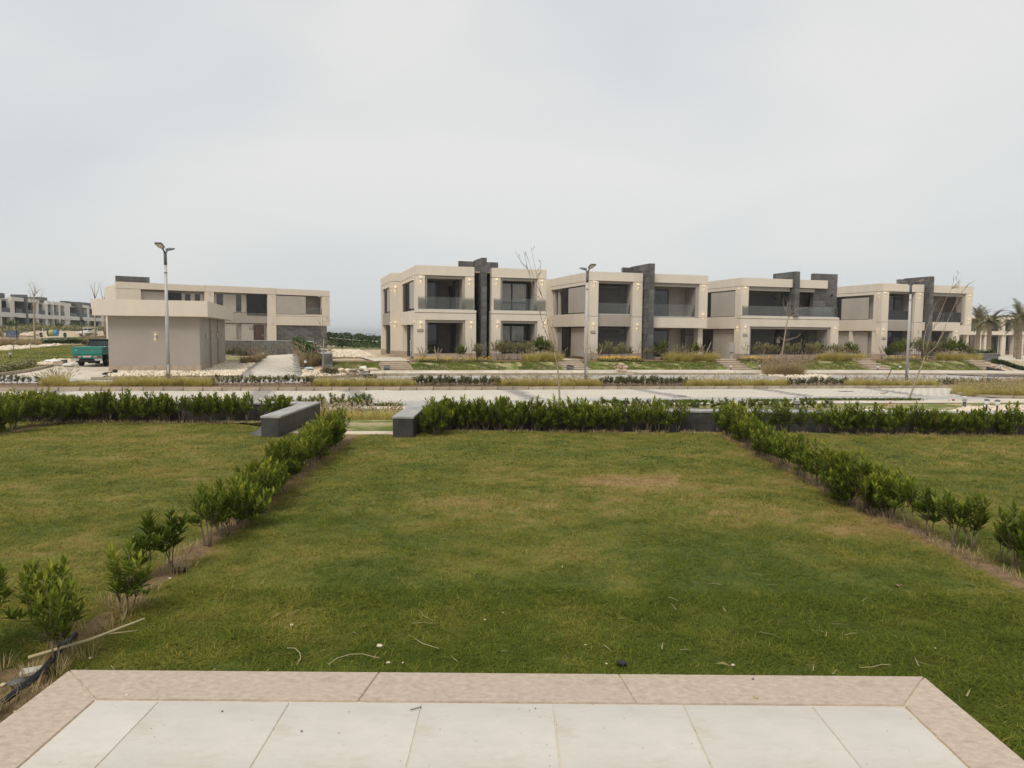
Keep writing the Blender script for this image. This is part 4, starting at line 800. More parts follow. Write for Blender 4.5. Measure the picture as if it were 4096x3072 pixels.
# ------------------------------------------------------------------ plots of the row: banks, beds, steps
def RW(s, t, z=0.): return Vector((ROW[0] + s * E1[0] + t * E2[0], ROW[1] + s * E1[1] + t * E2[1], z))
def ST(p): return (p.x - ROW[0]) * E1[0] + (p.y - ROW[1]) * E1[1], (p.x - ROW[0]) * E2[0] + (p.y - ROW[1]) * E2[1]
steps_px = [((1640, 1480), (1538, 1480), 'the leftmost house'), ((2341, 1482), (2243, 1482), 'the second house'), ((2990, 1483), (2905, 1483), 'the third house'), ((3548, 1484), (3476, 1484), 'the last house'), ((3995, 1483), (3930, 1483), 'the right end of the row')]
step_s = []
for (r_, l_, nm) in steps_px:
    pr, pl = G(*r_), G(*l_); sr, tr = ST(pr); sl_, tl = ST(pl); t0 = (tr + tl) / 2; mid = (sr + sl_) / 2 + (.35 if 'leftmost' not in nm else 0); w = max(1.7, abs(sr - sl_)); t0 = max(min(t0, -4.3), -6.6); step_s.append((mid, w, t0))
    base = RW(mid, t0); zb = hzf(base.x, base.y) + .0; topz = .06; n = 5
    e = thing('garden_steps', (base.x, base.y, zb), YAW, 'flight of pale stone steps rising to ' + nm, 'steps', 'steps up to the houses')
    run = (-2.9 - t0) / n
    for i in range(n):
        mb = MB(); mb.box(-w / 2, w / 2, i * run, (i + 1) * run + .04, -.35, (i + 1) * (topz - zb) / n - .035); obj('riser', mb, M['plinth'], e)
        mb = MB(); mb.box(-w / 2 - .02, w / 2 + .02, i * run - .035, (i + 1) * run - .04, (i + 1) * (topz - zb) / n - .034, (i + 1) * (topz - zb) / n + .012); obj('tread', mb, M['stepstone'], e, bevel=.012)
    patch('landing', [RW(mid - w / 2 - .3, -2.88), RW(mid + w / 2 + .3, -2.88), RW(mid + w / 2 + .6, 4), RW(mid - w / 2 - .5, 4)], M['path'], .05, kind='structure')
edges = [-8.5] + [q for m_, w, t in step_s for q in (m_ - w / 2 - .12, m_ + w / 2 + .12)]
spans = [(ST(G(1338, 1478))[0], edges[1])] + [(edges[i], edges[i + 1]) for i in range(2, 9, 2)]
pav = [G(u, v) for u, v in ((1250, 1498), (1480, 1491), (2050, 1488), (2700, 1486.5), (3400, 1487), (4096, 1488), (4900, 1490))]
def pav_t(s):                                               # row-t of the pavement edge at s
    L_ = [ST(p) for p in pav]
    for (s0, t0), (s1, t1) in zip(L_, L_[1:]):
        if s0 <= s <= s1: return t0 + (t1 - t0) * (s - s0) / (s1 - s0)
    return L_[0][1] if s < L_[0][0] else L_[-1][1]
VV, TT, AA = [], [], []; nv = 0; rg = np.random.RandomState(5)
for i, (a, b) in enumerate(spans):
    b0 = -3.4; n = 14
    nr = [RW(a + (b - a) * k / n, pav_t(a + (b - a) * k / n) + .1) for k in range(n + 1)]; far = [RW(a + (b - a) * k / n, b0) for k in range(n + 1)]
    strip('verge_lawn', nr, far, M['lawnfar'], .02, 24, 8, kind='structure')
    strip('planting_bed', far, [RW(a + (b - a) * k / n, -.1 if i else -1.5) for k in range(n + 1)], M['soil'], .04, 24, 4, kind='structure')
    N_ = int((b - a) * 3.2 * 420); s = rg.uniform(a, b, N_); t = np.array([rg.uniform(pav_t(x) + .15, b0) for x in s]); x = ROW[0] + s * E1[0] + t * E2[0]; y = ROW[1] + s * E1[1] + t * E2[1]
    k = fbm(x * .8, y * 1.6, 44, 3) < .60; x, y = x[k], y[k]; n_ = len(x); aa = np.clip(fbm(x * .6, y * .9, 45, 3) * 1.1 - .32 + rg.normal(0, .12, n_), 0, 1)
    v, t_, q = blades(np.stack([x, y, hz(x, y) + .015], 1), rg.uniform(0, 6.28, n_), rg.uniform(.2, .9, n_), rg.uniform(.04, .11, n_), np.full(n_, .03), aa, seg=1); VV.append(v); TT.append(t_ + nv); AA.append(q); nv += len(v)
link('verge_grass', fastmesh('verge_grass', np.concatenate(VV), np.concatenate(TT), M['blade'], np.concatenate(AA)), kind='stuff', label='patchy grass on the banks in front of the row of houses', cat='grass')

def scatter_pebbles(name, poly, dens, r, seed, m, label, cat='pebbles', off=.03):
    x, y = scatter([(p.x, p.y) for p in poly], dens, seed); rg = random.Random(seed); mb = MB()
    for i in range(len(x)): rr = r * rg.uniform(.55, 1.4); mb.rock((x[i], y[i], hzf(x[i], y[i]) + off + rr * .2), rr, seed * 1000 + i, .7, rg.random() * .99 + .01)
    return obj(name, mb, M[m], kind='stuff', label=label, cat=cat)
def gravel(u_v, dens, r, seed, label):
    P_ = [G(u, v) for u, v in u_v]; patch('gravel_bed', P_, M['gravel'], .015, kind='structure'); scatter_pebbles('pebbles', P_, dens, r, seed, 'pebble', label)
gravel([(425, 1499), (470, 1487), (795, 1488), (900, 1450), (985, 1450), (1020, 1456), (960, 1505), (440, 1509)], 34, .085, 3, 'pale pebbles around the foot of the utility building')
gravel([(1320, 1431), (1330, 1402), (1440, 1403), (1520, 1432)], 7, .13, 4, 'pale gravel between the slate planter and the leftmost house')
gravel([(1206, 1512), (1212, 1483), (1330, 1480), (1400, 1490), (1345, 1510)], 30, .08, 5, 'pale pebbles at the foot of the slate planter')
gravel([(2985, 1497), (3060, 1492), (3230, 1499), (3320, 1506), (3300, 1516), (3140, 1512)], 26, .09, 6, 'pale pebbles around the big grass mound')
gravel([(3300, 1655), (3330, 1643), (3800, 1648), (3860, 1632), (4200, 1620), (4300, 1662), (3800, 1664)], 55, .06, 7, 'white pebbles behind the right end of the dark wall')
gravel([(140, 1459), (215, 1440), (320, 1440), (330, 1462), (215, 1464)], 22, .1, 8, 'pale pebbles beside the green truck')
gravel([(-60, 1398), (0, 1388), (240, 1378), (250, 1382), (120, 1395), (20, 1404)], 6, .16, 9, 'pale pebbles along the far lawn at the left')
# left lawns
LB = [G(u, v) for u, v in ((-500, 1520), (0, 1500), (110, 1486), (190, 1466), (130, 1458), (215, 1437), (330, 1437), (440, 1441), (440, 1378), (250, 1384), (0, 1405), (-500, 1420))]
patch('left_lawn', LB, M['lawnfar'], .02, 3, kind='structure')
x, y = scatter([(p.x, p.y) for p in LB], 60, 12); n_ = len(x); rg = np.random.RandomState(9)
v, t_, q = blades(np.stack([x, y, hz(x, y) + .01], 1), rg.uniform(0, 6.28, n_), rg.uniform(.2, .9, n_), rg.uniform(.07, .16, n_), np.full(n_, .06), np.clip(fbm(x * .3, y * .5, 4, 3) * 1.2 - .2 + rg.normal(0, .12, n_), 0, 1), seg=1)
link('left_lawn_grass', fastmesh('left_lawn_grass', v, t_, M['blade'], q), kind='stuff', label='grass of the mound left of the green truck', cat='grass')
strip('bank_lawn', [Vector((x, 15.05, 0)) for x in np.arange(-22, 23, 2.)], P2, M['lawnfar'], .01, 60, 10, kind='structure')
patch('gap_lawn', [(-4.05, 13.14), (-2.1, 13.14), (-2.1, 14.75), (1, 14.8), (1, 15.3), (-7, 15.3), (-7, 15.0), (-4.05, 15.0)], M['lawnfar'], .018, .4, kind='structure')
patch('court_lawn', [G(u, v) for u, v in ((1310, 1402), (1330, 1388), (1530, 1389), (1535, 1396), (1440, 1397), (1436, 1402))], M['lawnfar'], .03, 4, kind='structure')
patch('far_lawn', [G(u, v) for u, v in ((888, 1446), (980, 1446), (1000, 1430), (890, 1425))], M['lawnfar'], .03, 3, kind='structure')
patch('far_road', [G(u, v) for u, v in ((-200, 1373), (0, 1370), (230, 1368), (420, 1366), (420, 1352), (300, 1350), (0, 1354), (-200, 1356))], M['path'], .05, 6, kind='structure')
patch('right_road', [G(u, v) for u, v in ((3700, 1440), (3900, 1425), (4500, 1420), (4700, 1500), (4110, 1496), (4060, 1486), (3960, 1443))], M['path'], .03, 6, kind='structure')

# ------------------------------------------------------------------ plants
def leaf(mb, p, d, Ln, Wd, a, rg):
    d = d.normalized(); s = d.cross(Vector((0, 0, 1)));  s = s.normalized() if s.length > .05 else Vector((1, 0, 0)); n = s.cross(d)
    mid = p + d * Ln * .5 - n * Wd * .12; tip = p + d * Ln - Vector((0, 0, 1)) * Ln * rg.uniform(-.02, .16)
    mb.add([p, p + d * Ln * .48 + s * Wd / 2 + n * Wd * .2, tip, p + d * Ln * .48 - s * Wd / 2 + n * Wd * .2, mid], [(0, 1, 4), (0, 4, 3), (1, 2, 4), (4, 2, 3)], a)
def shrub(seed, h, w, stems, tips, nl, Ln, Wd, low=.3, mleaf='leaf', up=(.25, 1.1), tipcol=(.55, .95), bare=0):
    rg = random.Random(seed); st, lf = MB(), MB(); b0 = .0
    for i in range(stems):
        az = 2 * math.pi * i / stems + rg.uniform(-.5, .5); base = Vector((math.cos(az), math.sin(az), 0)) * rg.uniform(.01, .05) * w * 3; base.z = -.03
        mid = Vector((math.cos(az) * w * rg.uniform(.12, .4), math.sin(az) * w * rg.uniform(.12, .4), h * rg.uniform(low, low + .2)))
        st.tube([base, (base + mid) / 2 + Vector((rg.uniform(-.02, .02), rg.uniform(-.02, .02), 0)), mid], [.005 + .006 * h, .004 + .004 * h, .003 + .003 * h], 5)
        for k in range(tips):
            a2 = az + rg.uniform(-1.1, 1.1); r = w * rg.uniform(.15, 1.); z = h * (low + .08 + (1 - low - .08) * rg.uniform(0, 1) ** .7) * (1 - .22 * (r / w) ** 2)
            tip = Vector((math.cos(a2) * r, math.sin(a2) * r, z)); st.tube([mid, (mid + tip) / 2 + Vector((0, 0, -.02 * h)), tip], [.0035, .003, .002], 4)
            if bare and rg.random() < bare: continue
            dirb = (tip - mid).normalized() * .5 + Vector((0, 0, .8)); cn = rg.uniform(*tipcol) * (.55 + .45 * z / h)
            for j in range(nl):
                t = j / nl; pa = j * 2.4 + rg.uniform(-.4, .4); el = up[0] + (up[1] - up[0]) * t + rg.uniform(-.2, .2)
                hd = Vector((math.cos(pa), math.sin(pa), 0)) * math.cos(el) + Vector((0, 0, 1)) * math.sin(el); hd = hd + dirb * .25
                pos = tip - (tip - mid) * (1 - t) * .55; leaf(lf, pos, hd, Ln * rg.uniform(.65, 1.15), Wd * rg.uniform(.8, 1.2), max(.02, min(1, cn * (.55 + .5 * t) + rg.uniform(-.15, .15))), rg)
    return mesh('stem', st, M['stem'], smooth=True), mesh('foliage', lf, M[mleaf])
def plant(name, P_, loc, rz, sc, label, cat, group, sz=None, tilt=0):
    e = thing(name, loc, rz, label, cat, group); e.scale = (sc, sc, sz or sc); e.rotation_euler = (random.uniform(-tilt, tilt), random.uniform(-tilt, tilt), rz)
    link('stem', P_[0], e); link('foliage', P_[1], e, kind='stuff'); return e
SH = [shrub(100 + i, .56, .22, 6, 8, 17, .10, .03, .13) for i in range(6)]                     # full shrubs
SL = [shrub(140 + i, .56, .18, 4, 4, 14, .105, .03, .26, tipcol=(.5, .9)) for i in range(4)]      # thin shrubs
SN = [shrub(170 + i, .5, .13, 3, 3, 18, .12, .033, .22, tipcol=(.3, .75)) for i in range(4)]        # single stems
SW = [shrub(200 + i, .46, .29, 6, 8, 15, .105, .031, .06, tipcol=(.45, 1.)) for i in range(4)]    # low and wide
SS = [shrub(220 + i, .60, .20, 4, 5, 14, .11, .031, .18, tipcol=(.6, 1.), up=(.0, 1.0)) for i in range(4)]   # loose, light
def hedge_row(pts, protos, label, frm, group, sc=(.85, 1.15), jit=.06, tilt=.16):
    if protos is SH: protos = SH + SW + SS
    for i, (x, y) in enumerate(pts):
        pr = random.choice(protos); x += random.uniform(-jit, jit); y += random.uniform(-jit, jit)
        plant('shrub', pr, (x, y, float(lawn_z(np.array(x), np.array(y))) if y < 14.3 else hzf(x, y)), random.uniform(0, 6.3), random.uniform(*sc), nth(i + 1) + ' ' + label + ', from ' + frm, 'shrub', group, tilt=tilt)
mix = SH + SH + SL
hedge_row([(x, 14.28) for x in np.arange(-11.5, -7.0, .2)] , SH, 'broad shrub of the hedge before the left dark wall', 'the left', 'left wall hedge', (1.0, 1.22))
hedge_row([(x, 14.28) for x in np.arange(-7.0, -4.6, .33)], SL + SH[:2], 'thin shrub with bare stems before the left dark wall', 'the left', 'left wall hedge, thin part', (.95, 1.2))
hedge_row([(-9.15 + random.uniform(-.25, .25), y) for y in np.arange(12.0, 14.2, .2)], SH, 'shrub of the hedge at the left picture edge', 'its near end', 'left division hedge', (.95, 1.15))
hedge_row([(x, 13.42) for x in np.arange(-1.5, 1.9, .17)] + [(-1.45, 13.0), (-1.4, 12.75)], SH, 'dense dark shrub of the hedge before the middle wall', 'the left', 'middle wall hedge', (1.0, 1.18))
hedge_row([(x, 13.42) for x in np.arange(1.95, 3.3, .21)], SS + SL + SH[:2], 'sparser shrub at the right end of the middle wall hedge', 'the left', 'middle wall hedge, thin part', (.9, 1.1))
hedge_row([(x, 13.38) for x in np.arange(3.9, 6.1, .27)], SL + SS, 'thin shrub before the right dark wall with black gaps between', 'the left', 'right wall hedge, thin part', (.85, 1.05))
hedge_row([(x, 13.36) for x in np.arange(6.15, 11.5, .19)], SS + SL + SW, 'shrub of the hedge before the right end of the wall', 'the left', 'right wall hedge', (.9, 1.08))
# left side hedge: dense far, thin near
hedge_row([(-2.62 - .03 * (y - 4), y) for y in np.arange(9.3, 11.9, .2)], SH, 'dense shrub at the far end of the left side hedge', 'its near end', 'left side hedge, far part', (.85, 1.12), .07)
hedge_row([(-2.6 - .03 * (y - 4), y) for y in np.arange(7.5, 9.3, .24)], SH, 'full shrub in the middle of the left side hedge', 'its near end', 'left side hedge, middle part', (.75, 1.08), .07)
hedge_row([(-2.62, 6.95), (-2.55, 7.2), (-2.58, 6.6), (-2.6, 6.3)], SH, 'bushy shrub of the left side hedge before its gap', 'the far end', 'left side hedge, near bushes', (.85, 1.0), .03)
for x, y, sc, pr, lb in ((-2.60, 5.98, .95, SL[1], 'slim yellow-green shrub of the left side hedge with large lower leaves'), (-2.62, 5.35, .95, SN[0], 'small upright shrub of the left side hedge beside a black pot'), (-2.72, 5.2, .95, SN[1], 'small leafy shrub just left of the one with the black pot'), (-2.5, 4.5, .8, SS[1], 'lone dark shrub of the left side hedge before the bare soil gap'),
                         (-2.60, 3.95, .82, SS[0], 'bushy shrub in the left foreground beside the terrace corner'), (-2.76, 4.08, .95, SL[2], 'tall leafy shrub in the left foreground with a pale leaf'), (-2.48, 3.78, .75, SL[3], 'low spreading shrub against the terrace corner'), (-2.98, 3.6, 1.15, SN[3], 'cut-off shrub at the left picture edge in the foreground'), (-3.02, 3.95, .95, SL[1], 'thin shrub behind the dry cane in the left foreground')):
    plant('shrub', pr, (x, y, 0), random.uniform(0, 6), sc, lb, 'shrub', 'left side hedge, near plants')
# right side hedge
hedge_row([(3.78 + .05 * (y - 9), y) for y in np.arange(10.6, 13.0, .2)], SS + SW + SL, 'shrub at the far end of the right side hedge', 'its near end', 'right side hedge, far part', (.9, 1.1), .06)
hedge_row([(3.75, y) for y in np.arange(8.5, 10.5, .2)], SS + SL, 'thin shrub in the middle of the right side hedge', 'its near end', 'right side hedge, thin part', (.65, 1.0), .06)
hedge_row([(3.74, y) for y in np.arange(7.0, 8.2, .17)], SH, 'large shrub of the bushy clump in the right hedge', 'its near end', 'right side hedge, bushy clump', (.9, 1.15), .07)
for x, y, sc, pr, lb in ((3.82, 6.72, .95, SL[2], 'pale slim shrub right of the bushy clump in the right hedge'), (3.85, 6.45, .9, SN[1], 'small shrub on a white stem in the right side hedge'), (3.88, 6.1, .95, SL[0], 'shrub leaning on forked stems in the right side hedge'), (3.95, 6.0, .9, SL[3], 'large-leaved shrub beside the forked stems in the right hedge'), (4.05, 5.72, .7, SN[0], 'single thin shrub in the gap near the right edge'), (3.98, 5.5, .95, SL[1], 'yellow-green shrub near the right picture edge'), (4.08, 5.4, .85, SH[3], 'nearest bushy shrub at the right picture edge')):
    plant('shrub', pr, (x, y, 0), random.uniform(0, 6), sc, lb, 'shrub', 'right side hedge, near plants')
# olive shrubs before the houses
OL = [shrub(300 + i, 1.25, .48, 5, 9, 14, .10, .05, .3, 'dryleaf', tipcol=(.2, .9)) for i in range(4)]; OG = [shrub(330 + i, 1.3, .55, 6, 9, 16, .12, .06, .25, 'leaf', tipcol=(.3, .9)) for i in range(2)]; OT = [shrub(360 + i, 1.2, .4, 4, 3, 9, .08, .045, .35, 'dryleaf', bare=.35) for i in range(3)]
def row_s(Zf, a, t=-1.4): return frame_s(*Zf(a, 1250), t)[0]
hnames = {px1: 'the leftmost house', px2: 'the second house', px3: 'the third house', px4: 'the last house'}
plants = [(px1, 560, OT, .75, 'leafless twig shrub'), (px1, 1010, OG, .75, 'green shrub'), (px1, 1110, OT, 1.0, 'thin olive shrub'), (px1, 1195, OL, .8, 'olive shrub'), (px1, 1270, OT, .95, 'thin olive shrub'), (px1, 1335, OT, .95, 'thin olive shrub'), (px1, 1415, OL, 1.05, 'tall olive shrub'), (px1, 1475, OL, .95, 'tall olive shrub'), (px1, 1540, OL, .95, 'tall olive shrub'), (px1, 1640, OL, .9, 'tall olive shrub'), (px1, 1690, OT, 1., 'thin olive shrub'), (px1, 1760, OL, 1.05, 'tall olive shrub'), (px1, 1900, OG, 1.1, 'dark green shrub'), (px1, 1970, OL, 1.0, 'olive shrub'),
          (px2, 20, OG, 1.05, 'dark green shrub'), (px2, 100, OL, 1.0, 'olive shrub'), (px2, 500, OT, .9, 'thin olive shrub'), (px2, 570, OT, .95, 'thin olive shrub'), (px2, 680, OL, .95, 'olive shrub'), (px2, 760, OL, .9, 'olive shrub'), (px2, 830, OL, .7, 'low olive shrub'), (px2, 905, OL, .85, 'olive shrub'), (px2, 985, OL, .75, 'low olive shrub'), (px2, 1090, OT, .95, 'thin olive shrub'), (px2, 1180, OL, .65, 'low olive shrub'), (px2, 1260, OL, .72, 'low olive shrub'), (px2, 1345, OG, .95, 'dark green shrub'), (px2, 1475, OT, 1.0, 'thin olive shrub'), (px2, 1590, OT, .9, 'thin olive shrub'), (px2, 1690, OG, .95, 'dark green shrub'), (px2, 1760, OL, 1.0, 'olive shrub'),
          (px3, 560, OT, 1.0, 'thin olive shrub'), (px3, 700, OL, .9, 'olive shrub'), (px3, 790, OL, .9, 'olive shrub'), (px3, 880, OL, .85, 'olive shrub'), (px3, 1010, OL, .95, 'olive shrub'), (px3, 1110, OL, .95, 'olive shrub'), (px3, 1190, OT, 1.05, 'thin olive shrub'), (px3, 1270, OL, 1.0, 'olive shrub'), (px3, 1340, OL, 1.0, 'olive shrub'), (px3, 1400, OG, .9, 'green shrub'), (px3, 1520, OL, .95, 'olive shrub'), (px3, 1600, OL, .95, 'olive shrub'), (px3, 1690, OG, .9, 'dark green shrub'), (px3, 1750, OG, .95, 'dark green shrub'),
          (px4, 625, OT, 1.05, 'thin olive shrub'), (px4, 700, OG, .8, 'green shrub'), (px4, 790, OG, 1.05, 'bright green shrub'), (px4, 870, OG, 1.25, 'bright green shrub'), (px4, 1010, OL, 1.35, 'tall pale olive shrub'), (px4, 1090, OL, 1.05, 'olive shrub'), (px4, 1190, OL, 1.1, 'olive shrub'), (px4, 1270, OL, 1.1, 'olive shrub'), (px4, 1370, OG, 1.35, 'big dark green shrub'), (px4, 1440, OG, 1.2, 'big dark green shrub'), (px4, 1540, OG, .95, 'dark green shrub'), (px4, 1600, OL, .8, 'low olive shrub')]
cnt = {}; tot = {}
for Zf, a, pr, sc, lb in plants: tot[(Zf, lb)] = tot.get((Zf, lb), 0) + 1
for i, (Zf, a, pr, sc, lb) in enumerate(plants):
    cnt[(Zf, lb)] = cnt.get((Zf, lb), 0) + 1; many = tot[(Zf, lb)] > 1
    t_ = -1.5 + .35 * math.sin(i * 2.1); s = row_s(Zf, a, t_); p = RW(s, t_); plant('bed_shrub', pr[i % len(pr)], (p.x, p.y, hzf(p.x, p.y) + .03), random.uniform(0, 6), sc * random.uniform(1.1, 1.3), (nth(cnt[(Zf, lb)]) + ' ' if many else '') + lb + ' in the bed before ' + hnames[Zf] + (', from the left' if many else ''), 'shrub', 'shrubs in the beds of the houses')
# bare pruned twigs
def twigs(p, h, seed, label):
    rg = random.Random(seed); mb = MB(); e = thing('bare_shrub', p, 0, label, 'shrub', 'bare pruned shrubs')
    for i in range(4): a = rg.uniform(0, 6.3); q = Vector((math.cos(a) * .3 * h, math.sin(a) * .12 * h, h * rg.uniform(.6, 1))); mb.tube([(0, 0, -.05), q * .45 + Vector((0, 0, .1 * h)), q], [.035, .028, .02], 6)
    obj('branches', mb, M['bark'], e)
for Zf, a, hh, lb in ((px1, 745, 1.0, 'pair of pruned bare branches before the left loggia of the leftmost house'), (px1, 1790, 1.0, 'pruned bare branches beside the curtained bay of the leftmost house'), (px2, 640, 1.0, 'pruned pale branches before the left bay of the second house'), (px2, 1825, 1.5, 'upright pruned branches left of the electrical cabinet'), (px3, 730, 1.0, 'curved pruned branches before the shutters of the third house'), (px1, 590, 1.15, 'crooked bare stick before the column of the leftmost house')):
    s = row_s(Zf, a, -2); p = RW(s, -2.); twigs((p.x, p.y, hzf(p.x, p.y)), hh, int(a), lb)
# ornamental grass
def grass_clumps(name, C, nb, h, m, label, plume=.12, seed=1, spread=.16, w=.012, parent=None):
    rg = np.random.RandomState(seed); n = len(C) * nb; idx = np.repeat(np.arange(len(C)), nb); az = rg.uniform(0, 6.28, n); r = spread * np.sqrt(rg.rand(n)); sc = rg.uniform(.75, 1.15, len(C))[idx]
    P_ = np.array([[p[0], p[1], p[2]] for p in C])[idx]; P_ = P_ + np.stack([np.cos(az) * r, np.sin(az) * r, 0 * r], 1); ln = h * sc * rg.uniform(.55, 1.1, n); pl = rg.rand(n) < plume; ln = np.where(pl, ln * 1.35, ln)
    a = np.where(pl, rg.uniform(.85, 1, n), rg.uniform(0, .8, n) * .7 + .25 * rg.rand(len(C))[idx]); ww = np.where(pl, w * 1.0, w)
    v, t, q = blades(P_, az + rg.normal(0, .5, n), rg.uniform(.05, .55, n), ln, ww, a, droop=rg.uniform(.05, .5, n))
    # seed plumes: a small spindle at the end of the tall stalks
    k = np.where(pl)[0]; mb_v = []; mb_t = []; b0 = len(v)
    if len(k):
        tip = v.reshape(-1, 5, 3)[k, 4]; mid = (v.reshape(-1, 5, 3)[k, 2] + v.reshape(-1, 5, 3)[k, 3]) / 2; d = tip - mid; d /= np.linalg.norm(d, axis=1)[:, None]; L_ = .16 * h / .5; sv = np.stack([-d[:, 1], d[:, 0], 0 * d[:, 0]], 1) + 1e-4; sv /= np.linalg.norm(sv, axis=1)[:, None]; up = np.cross(sv, d); wr = .011 + .004 * (h / .5)
        Q = np.stack([tip - d * .02, tip + d * L_ * .4 + sv * wr, tip + d * L_ * .4 - sv * wr * .5 + up * wr, tip + d * L_ * .4 - sv * wr * .5 - up * wr, tip + d * L_], 1).reshape(-1, 3); b = b0 + np.arange(len(k))[:, None] * 5
        v = np.concatenate([v, Q]); t = np.concatenate([t, np.concatenate([b + f for f in ([0, 1, 2], [0, 2, 3], [0, 3, 1], [4, 2, 1], [4, 3, 2], [4, 1, 3])], 1).reshape(-1, 3)]); q = np.concatenate([q, np.full(len(Q), 1.)])
    return link(name, fastmesh(name, v, t, M[m], q), parent, label=label, cat='ornamental grass', kind='stuff')
def med(u, f, dz=.09): p = G(u, 1556 - 14 * f); p.z += dz; return p
rg0 = random.Random(3)
def medrow(u0, u1, step, fs=(.35, .75)): return [med(u + rg0.uniform(-.4, .4) * step, f + rg0.uniform(-.12, .12)) for f in fs for u in np.arange(u0, u1, step)]
for i, (u0, u1, hh, lb, stp, pl) in enumerate(((185, 250, .55, 'taller yellow grass tuft in the planted strip before the parking area', 16, .1), (250, 480, .2, 'low sparse yellow grass in the planted strip before the parking area', 20, .02), (480, 850, .42, 'yellow grass in the planted strip at the foot of the left street lamp', 14, .03), (1258, 1648, .40, 'yellow grass in the planted strip before the rubble pile', 14, .06), (1995, 2398, .42, 'yellow grass in the planted strip at the foot of the middle street lamp', 14, .10), (2752, 3156, .42, 'yellow grass in the planted strip before the third house', 14, .06), (3395, 3752, .42, 'yellow grass in the planted strip at the foot of the right street lamp', 14, .08), (3995, 4500, .42, 'yellow grass at the far right end of the planted strip', 16, .06), (-900, -300, .42, 'yellow grass in the planted strip beyond the left picture edge', 16, .05))):
    grass_clumps('ornamental_grass', medrow(u0, u1, stp), 110, hh, 'ograss', lb, pl, 20 + i, .2, .014)
isl_c = [G(u, v) + Vector((0, 0, .06)) for v, a, b in ((1588, 3870, 4300), (1579, 3830, 4300), (1570, 3830, 4300), (1562, 3880, 4300)) for u in np.arange(a, b, 22)]
grass_clumps('ornamental_grass', isl_c, 120, .5, 'ograss', 'tall yellow grass filling the kerbed island at the right picture edge', .14, 40, .24, .014)
gap_c = [Vector((x, y, hzf(x, y))) for x, y in [(rg0.uniform(-5.0, -2.35), rg0.uniform(15.6, 17.6)) for _ in range(26)]]
grass_clumps('ornamental_grass', gap_c, 170, .36, 'ograss', 'golden grass seen through the gap between the two dark walls', .14, 41, .2, .010)
for i, (Zf, a, b, hh, lb) in enumerate(((px1, 1745, 2080, .75, 'green-gold grass clumps right of the olive shrubs of the leftmost house'), (px2, 1435, 1970, .72, 'green-gold grass clumps before the right part of the second house'), (px3, 1405, 1850, .72, 'green-gold grass clumps before the right end of the third house'), (px4, 1295, 1700, .72, 'green-gold grass clumps before the right end of the last house'))):
    s0, s1 = row_s(Zf, a, -2.9), row_s(Zf, b, -2.9); C = [RW(s, t + rg0.uniform(-.2, .2)) for t in (-3.1, -2.6) for s in np.arange(s0, s1, .42)]; C = [Vector((p.x, p.y, hzf(p.x, p.y) + .03)) for p in C]
    grass_clumps('ornamental_grass', C, 150, hh, 'ograss', lb, .05, 50 + i, .28, .022)
md = [G(u, v) for v, a, b in ((1503, 3080, 3195), (1497, 3068, 3208), (1491, 3080, 3200)) for u in np.arange(a, b, 14)]; grass_clumps('ornamental_grass', [Vector((p.x, p.y, p.z + .02)) for p in md], 170, .95, 'drygrass', 'big rounded mound of dry grass at the foot of the pruned tree', .12, 60, .35, .02)
for i, (pts, hh, lb) in enumerate(((((1000, 1455), (1025, 1448), (1045, 1436), (985, 1456)), .7, 'dry grass clump at the left side of the driveway'), (((1225, 1466), (1235, 1452), (1222, 1440), (1245, 1430), (1250, 1460), (1215, 1426)), .95, 'tall dry grass between the driveway and the green hedge'), (((900, 1410), (930, 1410), (960, 1409), (985, 1410)), 1.1, 'dry grass before the retaining wall, left of the driveway'), (((1110, 1411), (1140, 1411), (1165, 1412)), .7, 'low dry grass at the end of the driveway'))):
    C = [G(u + du, v) for u, v in pts for du in (-5, 5)]; grass_clumps('ornamental_grass', C, 200, hh, 'drygrass', lb, .08, 70 + i, .28, .022)
C = [G(u, 1386 - 6 * rg0.random()) for u in np.arange(-30, 145, 6)]; grass_clumps('ornamental_grass', C, 120, .9, 'drygrass', 'dry grass along the far road at the left', .1, 80, .5, .05)
C = [G(u, 1380 - 6 * rg0.random()) for u in np.arange(340, 436, 6)]; grass_clumps('ornamental_grass', C, 120, 1.0, 'drygrass', 'dry grass behind the cab of the green truck', .1, 81, .5, .05)
C = [G(u, v) for v in (1404, 1412) for u in np.arange(3870, 4200, 16)]; grass_clumps('ornamental_grass', C, 110, .8, 'drygrass', 'dry grass at the feet of the palms', .05, 82, .6, .05)
# young plants in rows
YP = [shrub(500 + i, .30, .10, 3, 3, 11, .075, .026, .12, 'youngleaf', up=(.1, .9), tipcol=(.2, 1.)) for i in range(5)]
def young(pts, label, group, sc=(.75, 1.2), protos=None):
    for i, p in enumerate(pts): plant('young_plant', random.choice(protos or YP), (p.x, p.y, p.z), random.uniform(0, 6), random.uniform(*sc), nth(i + 1) + ' ' + label + ', from the left', 'plant', group)
for i, (u0, u1, stp, lb) in enumerate(((-60, 168, 26, 'small sparse plant of the planted strip at the left picture edge'), (852, 1255, 19, 'small plant of the planted strip before the driveway'), (1655, 1992, 7, 'small plant of the planted strip before the leftmost house'), (2402, 2750, 7, 'small plant of the planted strip before the second house'), (3160, 3392, 10, 'small plant of the planted strip left of the right lamp'), (3758, 3992, 11, 'small plant of the planted strip before the last house'))):
    young([med(u + random.uniform(-4, 4), random.uniform(.25, .8)) for u in np.arange(u0, u1, stp)], lb, 'small plants in the planted strip', (1.1, 1.65))
YG = [shrub(540 + i, .34, .10, 3, 2, 14, .085, .03, .2, 'leaf', up=(.1, .9), tipcol=(.55, 1.)) for i in range(4)]
